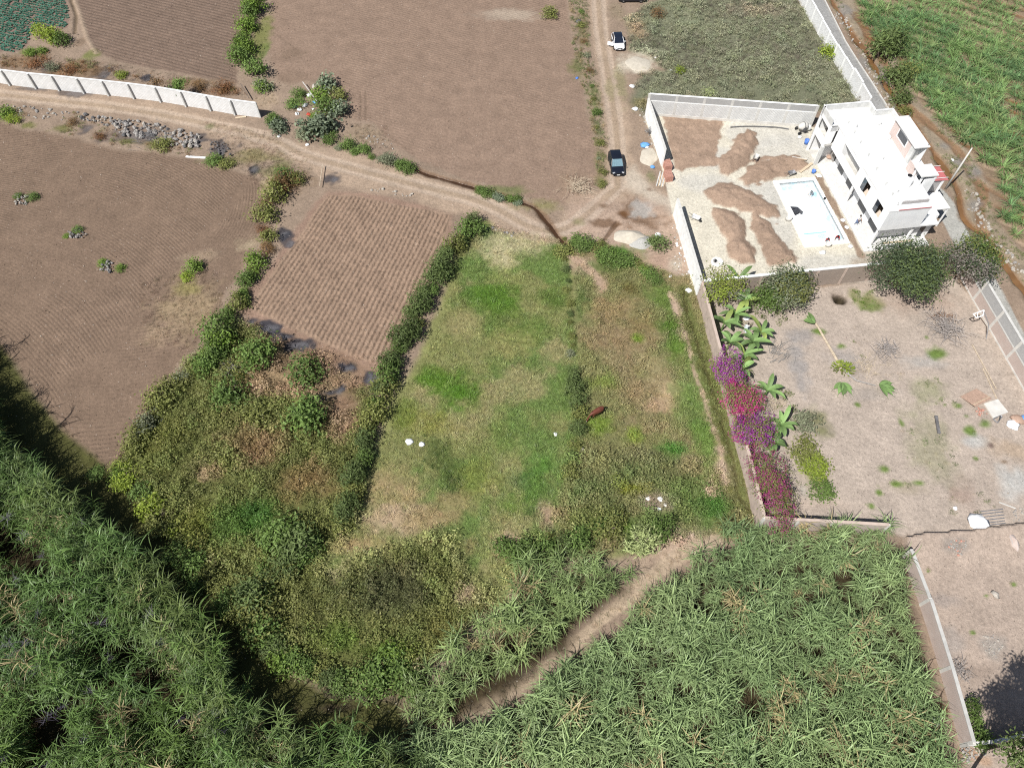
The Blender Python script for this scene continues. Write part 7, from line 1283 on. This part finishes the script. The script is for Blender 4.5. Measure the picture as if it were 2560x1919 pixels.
stones('wall_rubble', 'white rubble along the outside of the gateway wall', K('c7', (1360, 230), (1420, 250), (1450, 480), (1500, 640), (1540, 780), (1440, 740), (1380, 640), (1440, 560), (1380, 330)), 60, .12, .4, ['stone_pale', 'white_plastic', 'stone_pale'], 925)
stones('wall_rubble', 'rubble along the outside of the upper white wall', K('c3', (1090, 850), (1200, 860), (1220, 1000), (1290, 1240), (1270, 1300), (1200, 1100), (1150, 960)), 46, .12, .4, ['stone_pale', 'stone'], 926)
stones('wall_rubble', 'rubble beyond the lower end of the large bare field', K('c2', (880, 1040), (960, 1050), (1140, 1140), (1150, 1180), (1000, 1150), (900, 1090)), 26, .15, .4, ['stone_pale', 'stone'], 927)
def mound(name, tile, x, y, rx, ry, h, mat, label, seed, two=None):
    p = K(tile, (x, y))[0]; q = K(tile, (x + rx, y + ry))[0]; r1, r2 = abs(q[0] - p[0]), abs(q[1] - p[1]); rs = np.random.default_rng(seed); b = MB(); n = 28; rings = 9; v = [(0, 0, h)]; ph = rs.uniform(0, 6.28, 4)
    for j in range(1, rings + 1):
        t = j / rings
        for k in range(n):
            a = 6.283 * k / n; w_ = 1 + .10 * math.sin(2 * a + ph[0]) + .07 * math.sin(5 * a + ph[1]); v.append((math.cos(a) * r1 * t * w_, math.sin(a) * r2 * t * w_, h * (1 - t) ** .85 * (1 + rs.normal(0, .03)) - .12 * (t == 1)))
    f = [(0, 1 + k, 1 + (k + 1) % n) for k in range(n)] + [(1 + (j - 1) * n + k, 1 + j * n + k, 1 + j * n + (k + 1) % n, 1 + (j - 1) * n + (k + 1) % n) for j in range(1, rings) for k in range(n)]
    b.add(v, f); o = b.build(name, mat, smooth=True); o.location = (p[0], p[1], gz(*p)); return tag(o, label, 'sand pile')
mound('sand_pile', 'c7', 1065, 455, 150, 62, 1.1, 'sand', 'rounded pale sand pile below the muddy puddle', 931)
mound('gravel_pile', 'c7', 1150, 495, 115, 52, .75, 'gravel', 'grey gravel spilling from the pale sand pile', 932)
mound('sand_pile', 'c3', 1205, 1240, 85, 80, .5, 'sand', 'low sand pile against the upper white wall beside the black SUV', 933)
mound('sand_pile', 'c3', 1125, 505, 110, 65, .3, 'sand', 'flat pale sand pile below the white hatchback', 934)
# utility pole
pb_ = G(2363.5, 472)[:2]; up = empty('utility_pole', (*pb_, 0), 0, 'tall grey concrete pole leaning over the brook behind the house', 'pole')
MB().tube([(0, 0, -.3), (0, 0, 3.5), (0, 0, 7.0)], [.16, .13, .09], 10).build('shaft', 'concrete_light', up, smooth=True); MB().tube([(0, 0, 6.99), (0, 0, 7.05)], [.1, .07], 10).build('cap', 'concrete', up); MB().tube([(.18, 0, 1.), (.14, 0, 5.5)], .02, 5).build('conduit', 'steel', up)
p = G(2366, 440, 5.4); 
# concrete mixer
def hobj(name, a, b, rz, label, cat, z=0.): q = H(a, b); return empty(name, (*q, z), HROT + rz, label, cat)
mx_ = G(2003, 330)[:2]; cm = empty('concrete_mixer', (*mx_, .03), R(10), 'grey concrete mixer beside the north wing of the house', 'mixer')
MB().lathe([(.22, -.75), (.45, -.45), (.62, -.1), (.62, .3), (.4, .62), (.2, .66)], 16, (0, 0, 1.0), 'x').build('drum', 'concrete_light', cm, smooth=True); MB().lathe([(.66, -.05), (.68, 0), (.66, .05)], 16, (0, 0, 1.0), 'x').build('ring_gear', 'steel_dark', cm)
for s_ in (-1, 1): MB().tube([(-.7, .5 * s_, .35), (.8, .5 * s_, .35)], .05, 6).build('frame_rail', 'steel_dark', cm); MB().tube([(.0, .5 * s_, .35), (.0, .62 * s_, 1.0)], .05, 6).build('drum_support', 'steel_dark', cm); MB().lathe([(.1, -.06), (.27, -.06), (.27, .06), (.1, .06)], 14, (-.6, .62 * s_, .27), 'y').build('wheel', 'rubber', cm, smooth=True)
MB().obox((.95, 0, .65), .5, .55, .5).build('motor_box', 'white_render', cm, bevel=.04); MB().tube([(.8, 0, .35), (1.7, 0, .12)], .04, 6).build('tow_bar', 'steel_dark', cm); MB().lathe([(.3, -.03), (.34, 0), (.3, .03)], 14, (-.05, -.75, 1.0), 'y').build('hand_wheel', 'steel_dark', cm)
def wheelbarrow(loc, rz, label, tray='steel'):
    w_ = empty('wheelbarrow', (*loc, gz(*loc) + .02), rz, label, 'wheelbarrow')
    MB().add([(-.35, -.25, .35), (.4, -.18, .3), (.4, .18, .3), (-.35, .25, .35), (-.5, -.36, .65), (.6, -.32, .62), (.6, .32, .62), (-.5, .36, .65)], [(0, 3, 2, 1), (0, 1, 5, 4), (1, 2, 6, 5), (2, 3, 7, 6), (3, 0, 4, 7)]).build('tray', tray, w_)
    MB().lathe([(.05, -.05), (.2, -.05), (.2, .05), (.05, .05)], 12, (.75, 0, .2), 'y').build('wheel', 'rubber', w_)
    for s_ in (-1, 1): MB().tube([(.75, .06 * s_, .2), (.2, .2 * s_, .32), (-1.1, .3 * s_, .6)], .025, 5).build('handle', 'steel_dark', w_); MB().tube([(-.3, .22 * s_, .35), (-.4, .25 * s_, .0)], .025, 5).build('leg', 'steel_dark', w_)
wheelbarrow(G(1976, 439)[:2], R(20), 'wheelbarrow just above the upper left corner of the pool'); wheelbarrow(G(1887, 402)[:2], R(60), 'wheelbarrow between two soil heaps', 'concrete_light'); wheelbarrow(G(1737, 550)[:2], R(-30), 'wheelbarrow beside the shadow of the gateway wall', 'white_render')
def lying(name, t0, p0, p1, w_, h_, mat, label, cat, z=.03):
    a, b = K(t0, p0)[0], K(t0, p1)[0]; c = (a + b) / 2; L_ = np.linalg.norm(b - a); o = MB().obox((0, 0, h_ / 2), L_, w_, h_).build(name, mat, bevel=.005); o.location = (c[0], c[1], gz(*c) + z); o.rotation_euler = (0, 0, math.atan2(*(b - a)[::-1])); return tag(o, label, cat)
lying('plank', 'c4', (440, 1365), (535, 1295), .38, .06, 'wood', 'pale board lying diagonally above the pool', 'plank'); lying('plank', 'c4', (375, 1250), (495, 1270), .12, .08, 'coping', 'thin upper plank lying on the soil above the pool', 'plank'); lying('plank', 'c4', (415, 1262), (490, 1276), .12, .08, 'wood', 'thin lower plank lying on the soil above the pool', 'plank')
lying('plank', 'c1', (1470, 1240), (1625, 1250), .3, .12, 'white_paint', 'white post lying at the corner of the ploughed field', 'post'); lying('plank', 'c1', (1860, 935), (1945, 925), .3, .1, 'wood', 'pale boards lying at the foot of the white wall', 'plank'); lying('pipe', 'c8', (1800, 1300), (1990, 1650), .09, .08, 'dead_pale', 'long pale pipe lying in the yard along the brick wall', 'pipe'); lying('pipe', 'b4', (1885, 0), (1995, 240), .09, .08, 'dead_pale', 'lower length of the long pale pipe in the yard', 'pipe'); lying('stick', 'b4', (2010, 1060), (2140, 1108), .1, .08, 'coping', 'pale stick lying near the white sheet', 'stick'); lying('stick', 'c2', (595, 1320), (572, 1490), .09, .08, 'dead_pale', 'thin pale pole leaning at the brown shrubs by the road', 'stick', .5); lying('stick', 'c1', (1910, 690), (1975, 800), .12, .1, 'bark', 'dark pole behind the right end of the white wall', 'stick', .6); lying('stick', 'c2', (440, 680), (550, 830), .1, .08, 'coping', 'long pale stick across the litter island', 'stick', .7); lying('log', 'b4', (1510, 380), (1535, 520), .3, .2, 'stone_dark', 'dark charred log lying in the yard', 'log')
hz_ = chaikin(K('c3', (1850, 1010), (1950, 1003), (2070, 1003), (2211, 1012), 'c4', (160, 1005), (260, 1010), (350, 1025))); ho = MB().tube([(q[0], q[1], .12) for q in hz_], .09, 5).build('hose', 'steel_dark', smooth=True); tag(ho, 'dark hose lying along the courtyard below the two-tone wall', 'hose')
def bucket(loc, r, h, mat, label, z=0., cat='bucket'):
    o = MB().lathe([(r * .8, 0), (r, h), (r * .93, h), (r * .75, .04)], 14).build('bucket', mat, smooth=True); o.location = (*loc, gz(*loc) + z if z == 0 else z); h_ = MB().tube([(r * math.cos(t), 0, h + r * math.sin(t) * .5) for t in np.linspace(0, 3.14, 7)], .012, 4).build('handle', 'steel_dark', o); return tag(o, label, cat)
bucket(K('c8', (630, 160))[0], .16, .3, 'rubber', 'black bucket on the right edge of the pool', .17); bucket(K('c8', (600, 398))[0], .14, .28, 'rubber', 'black bucket above the blue step line in the pool', -1.34); bucket(K('c8', (660, 520))[0], .4, .55, 'concrete_light', 'grey drum at the lower edge of the pool'); bucket(K('c8', (348, 315))[0], .45, .6, 'concrete_light', 'grey drum left of the pool'); bucket(K('c4', (490, 1135))[0], .38, .7, 'blue_paint', 'blue-grey drum at the north corner of the terrace'); bucket(K('c4', (545, 1365))[0], .3, .5, 'blue_paint', 'blue tub above the right corner of the pool')
cr_ = K('c7', (1742, 655))[0]; ring = empty('well_ring', (*cr_, .02), 0, 'round concrete well cover in the lower left of the courtyard', 'well cover'); MB().lathe([(.55, 0), (.75, 0), (.75, .3), (.55, .3), (.55, .05)], 22).build('ring', 'white_render', ring, smooth=False); MB().lathe([(.55, .04), (.55, .06), (.01, .06)], 20).build('lid', 'coping', ring)
bucket(cr_ + np.array([-.2, .15]), .17, .3, 'rubber', 'black bucket standing on the round well cover', .1)
# sacks and litter
def sack(name, loc, r, mat, label, cat, seed, flat=.5, z=0.):
    rs = np.random.default_rng(seed); b = MB(); n = 10; v = []
    for j, (zz, rr) in enumerate(((0, .9), (.3, 1.), (.7, .75), (1., .25))): v += [(math.cos(6.283 * k / n) * rr * rs.uniform(.7, 1.25), math.sin(6.283 * k / n) * rr * rs.uniform(.6, 1.1), zz * rs.uniform(.8, 1.1) * flat) for k in range(n)]
    b.add(v, [(j * n + k, j * n + (k + 1) % n, (j + 1) * n + (k + 1) % n, (j + 1) * n + k) for j in range(3) for k in range(n)] + [tuple(range(n))[::-1], tuple(range(3 * n, 4 * n))]); o = b.build(name, mat, smooth=True); o.location = (*loc, (gz(*loc) if z == 0 else z) + .02); o.scale = (r,) * 3; o.rotation_euler = (0, 0, rs.uniform(0, 6)); return tag(o, label, cat)
LT = [('c2', 365, 840, .55, 'blue_paint', 'blue plastic litter at the left of the litter island', 'litter'), ('c2', 450, 832, .5, 'white_plastic', 'white bag in the middle of the litter island', 'bag'), ('c2', 410, 868, .45, 'white_plastic', 'pinkish white bag below the middle white bag', 'bag'), ('c2', 388, 903, .42, 'white_plastic', 'white bag at the lower left of the litter island', 'bag'), ('c2', 480, 905, .4, 'red_plastic', 'red and white litter at the foot of the litter island', 'litter'), ('c2', 530, 805, .5, 'blue_tarp', 'bright blue plastic at the right of the litter island', 'litter'), ('c2', 488, 755, .5, 'white_plastic', 'white cloth on the long stick of the litter island', 'cloth'), ('c2', 530, 690, .6, 'stone_pale', 'grey boulder at the top of the litter island', 'boulder'), ('c2', 515, 862, .25, 'white_plastic', 'small white scrap on the path of the litter island', 'litter'), ('c2', 400, 975, .45, 'dark', 'black bag at the bottom of the litter island', 'bag'), ('c2', 470, 1145, .35, 'white_plastic', 'white scrap at the road edge below the prickly bushes', 'litter'), ('c2', 245, 1075, .3, 'white_plastic', 'white scrap under the bush at the white wall end', 'litter'),
      ('b2', 1275, 582, .5, 'white_plastic', 'pale blue-white bag in the pasture, the larger of two', 'bag'), ('b2', 1372, 600, .38, 'white_plastic', 'white bag in the pasture, the smaller of two', 'bag'), ('b3', 468, 525, .28, 'white_plastic', 'lone white scrap in the middle of the pasture', 'litter'), ('b3', 1200, 1028, .3, 'white_plastic', 'white scrap in the rough grass, leftmost of four', 'litter'), ('b3', 1300, 1035, .35, 'white_plastic', 'white scrap in the rough grass, uppermost right of four', 'litter'), ('b3', 1338, 1080, .25, 'white_plastic', 'white scrap in the rough grass, rightmost of four', 'litter'), ('b3', 1288, 1112, .25, 'white_plastic', 'white scrap in the rough grass, lowest of four', 'litter'), ('b3', 680, 640, .3, 'stone_pale', 'pale stone beside the dark shrubs of the dividing line', 'stone'),
      ('c3', 1175, 1150, .7, 'blue_tarp', 'crumpled blue tarpaulin beside the upper white wall', 'tarpaulin'), ('c3', 1235, 1322, .4, 'blue_tarp', 'blue sack below the sand against the upper white wall', 'sack'), ('c3', 1190, 1165, .3, 'white_plastic', 'white scrap on the blue tarpaulin', 'litter'), ('c3', 650, 175, .6, 'steel_dark', 'dark bin bag on the roadside verge', 'bag'), ('c3', 640, 620, .3, 'blue_paint', 'blue scrap on the roadside verge', 'litter'), ('c3', 1075, 685, .5, 'white_plastic', 'white rubbish at the edge of the road and the vacant lot', 'litter'), ('c3', 1258, 458, .3, 'white_plastic', 'white scrap at the tip of the flat sand pile', 'litter'), ('c3', 1385, 560, .3, 'white_plastic', 'white scrap in the vacant lot', 'litter'), ('c3', 1100, 862, .5, 'white_plastic', 'white sack at the foot of the upper white wall', 'sack'),
      ('c7', 1280, 440, .55, 'white_plastic', 'white bags right of the pale sand pile', 'bag'), ('c7', 1375, 762, .3, 'white_plastic', 'white scrap near the gateway wall', 'litter'), ('c7', 1520, 868, .5, 'white_plastic', 'white rubbish at the corner where the walls meet', 'litter'), ('c7', 1975, 1090, .5, 'white_plastic', 'white sack beside the person among the banana plants', 'sack'), ('c8', 840, 525, .35, 'white_plastic', 'white sack at the lower right corner of the pool', 'sack'), ('c8', 780, 320, .35, 'white_plastic', 'white sack on the strip beside the pool, upper', 'sack'), ('c8', 810, 375, .35, 'white_plastic', 'white sack on the strip beside the pool, lower', 'sack'), ('c4', 590, 1390, .45, 'white_render', 'pale sacks at the upper right corner of the pool', 'sack'), ('c8', 620, 575, .45, 'white_render', 'pale sacks below the pool', 'sack'), ('c4', 440, 1085, .35, 'white_render', 'pale sacks beside the concrete mixer', 'sack'), ('c4', 670, 1250, .5, 'plywood', 'pale wood scraps at the foot of the house front', 'wood scraps'), ('c4', 755, 1305, .5, 'blue_tarp', 'blue cloth hanging at the house front', 'cloth'),
      ('c8', 20, 1180, .5, 'cloth_pale', 'grey-white cloth beside the banana trash', 'cloth'), ('b4', 1665, 1105, .25, 'white_plastic', 'white scrap in the lower yard', 'litter'), ('b8', 1980, 290, .4, 'stone_pale', 'pale boulder in the bare lot', 'boulder'), ('c4', 1645, 1265, .28, 'white_plastic', 'white scrap on the bank of the brook', 'litter'), ('b8', 1510, 1275, .6, 'white_plastic', 'white scrap at the edge of the cane beside the lot wall', 'litter')]
for i, (t, x, y, r, mt, lab, ct) in enumerate(LT): q = K(t, (x, y))[0]; sack({'litter': 'litter', 'bag': 'plastic_bag', 'sack': 'sack', 'cloth': 'cloth', 'boulder': 'boulder', 'stone': 'boulder', 'tarpaulin': 'tarpaulin', 'wood scraps': 'wood_scraps'}[ct], q, r, mt, lab, ct, 950 + i, .55 if ct != 'boulder' else .9, .17 if 'house front' in lab else 0.)
brush('wire_bundle', 'c3', 1212, 1055, 38, 'bundle of grey wire mesh against the upper white wall', 971, mat='steel_dark', n=60, h=.9, cat='wire mesh')
# brick stacks at the gateway
bm_ = MB().box(-.12, .12, -.06, .06, 0, .09).mesh('brick', 'brick_red')
for t, x, y, lab in (('c3', 1348, 1325, 'stack of red bricks at the gateway wall end, the upper one'), ('c3', 1355, 1410, 'stack of red bricks in the gateway, the lower one')):
    q = K(t, (x, y))[0]; st = empty('brick_stack', (*q, .02), R(8), lab, 'bricks')
    for k in range(7):
        for i in range(4):
            for j in range(5): link_mesh('brick', bm_, st, ((i - 1.5) * .26 + random.uniform(-.01, .01), (j - 2) * .3 + random.uniform(-.02, .02), k * .135), (0, 0, random.uniform(-.05, .05)), (1.0, 2.2, 1.4))
q = K('c3', (1308, 1420))[0]
tbm = empty('timber_pile', (*q, .02), R(75), 'pale boards piled at the end of the upper white wall', 'timber')
for i in range(6): o = MB().obox((0, (i - 2.5) * .2, .05 + .05 * (i % 2)), 2.8 + .2 * (i % 3), .16, .05).build('board', 'coping' if i % 2 else 'wood', tbm); o.rotation_euler = (0, 0, random.uniform(-.06, .06))
# yard furniture
def yp(x, y, z=0.): return G(2320 + x / 9.21, 640 + y / 9.21, z)
bf = empty('hoop_frame', (*yp(1350, 1900)[:2], 0), 0, 'white metal frame with diagonal brace on a curved pole at the brick wall', 'frame'); o0 = np.array([*yp(1350, 1900)[:2], 0])
c4_ = [yp(1045, 1335, 3.0) - o0, yp(1290, 1245, 3.0) - o0, yp(1265, 1370, 2.4) - o0, yp(1110, 1420, 2.4) - o0]
for i in range(4): MB().tube([c4_[i], c4_[(i + 1) % 4]], .07, 5).build('frame_bar', 'white_paint', bf)
MB().tube([c4_[0] * .6 + c4_[1] * .4, c4_[3] * .8 + c4_[2] * .2], .05, 5).build('brace', 'white_paint', bf); MB().tube([(0, 0, -.1), tuple((yp(1400, 1560, 1.6) - o0)), tuple(yp(1290, 1290, 2.9) - o0)], [.07, .06, .06], 6).build('pole', 'steel', bf)
def yq(x, y, z=0.): return G(2320 + x / 9.21, 880 + y / 9.21, z)
pc = [yq(740, 1020, .15), yq(1110, 840, .15), yq(1470, 1070, .55), yq(1090, 1260, .55)]; cc = sum(pc) / 4; pwr = empty('plywood_sheet', (*cc[:2], 0), 0, 'reddish plywood sheet propped on bricks in the yard', 'plywood'); pcl = [q - np.array([*cc[:2], 0]) for q in pc]
o = MB().add([tuple(q) for q in pcl] + [tuple(q + np.array([0, 0, .05])) for q in pcl], [(0, 1, 2, 3), (7, 6, 5, 4), (0, 4, 5, 1), (1, 5, 6, 2), (2, 6, 7, 3), (3, 7, 4, 0)]).build('sheet', 'plywood', pwr); a_, b_ = pcl[3] * .82 + pcl[0] * .18, pcl[2] * .82 + pcl[1] * .18; MB().tube([a_ + np.array([0, 0, .07]), b_ + np.array([0, 0, .07])], .05, 4).build('batten', 'wood', pwr)
stones('brick_heap', 'heap of broken red bricks beside the plywood sheet', np.array([yq(*q)[:2] for q in ((1060, 1280), (1250, 1260), (1370, 1420), (1150, 1500))]), 40, .12, .3, ['brick_red', 'brick_red', 'stone_pale'], 981, 'bricks', .25)
sl = np.array([yq(*q)[:2] for q in ((1280, 1190), (1600, 1090), (1840, 1390), (1500, 1520))]); so = MB().prism([tuple(q) for q in sl], -.1, .1).build('concrete_slab', 'concrete_light'); tag(so, 'pale concrete slab beside the plywood sheet', 'slab')
fr = [yq(*q, .06) for q in ((1500, 1545), (1660, 1455), (1710, 1480), (1600, 1625))]; fo = empty('scrap_frame', (*fr[0][:2], 0), 0, 'small four-sided metal frame lying at the slab corner', 'frame')
for i in range(4): MB().tube([fr[i] - np.array([*fr[0][:2], 0]), fr[(i + 1) % 4] - np.array([*fr[0][:2], 0])], .06, 5).build('bar', 'steel', fo)
MB().tube([fr[1] * .8 + fr[2] * .2 - np.array([*fr[0][:2], 0]), fr[3] * .7 + fr[2] * .3 - np.array([*fr[0][:2], -.1])], .06, 5).build('bar', 'steel_dark', fo)
sack('white_sheet', K('b4', (1850, 1222))[0], 1.25, 'white_plastic', 'crumpled white sheet at the lower edge of the yard', 'sheet', 985, .22)
sack('sack', yq(2050, 1550)[:2], .8, 'plywood', 'brown and white sacks at the right edge beside the slab', 'sack', 986, .5); sack('sack', yq(2180, 1530)[:2], .6, 'blue_tarp', 'blue sack at the right edge beside the slab', 'sack', 987, .5); sack('sack', yq(1950, 1680)[:2], .8, 'white_plastic', 'white sacks at the right edge below the slab', 'sack', 988, .35)
for i, yy in enumerate((1120, 1140, 1165, 1190, 1212, 1230)): lying('metal_rod', 'b4', (1850 + i * 8, yy + 15), (2040 + i * 4, yy - 5), .08, .06, 'steel', ('topmost', 'second', 'third', 'fourth', 'fifth', 'lowest')[i] + ' of the grey rods lying beside the white sheet', 'rod')
mound('pit_spoil', 'b4', 2110, 1380, 60, 70, .5, 'brick_pink', 'pinkish earth mound with a dark edge at the right of the bare lot', 989)
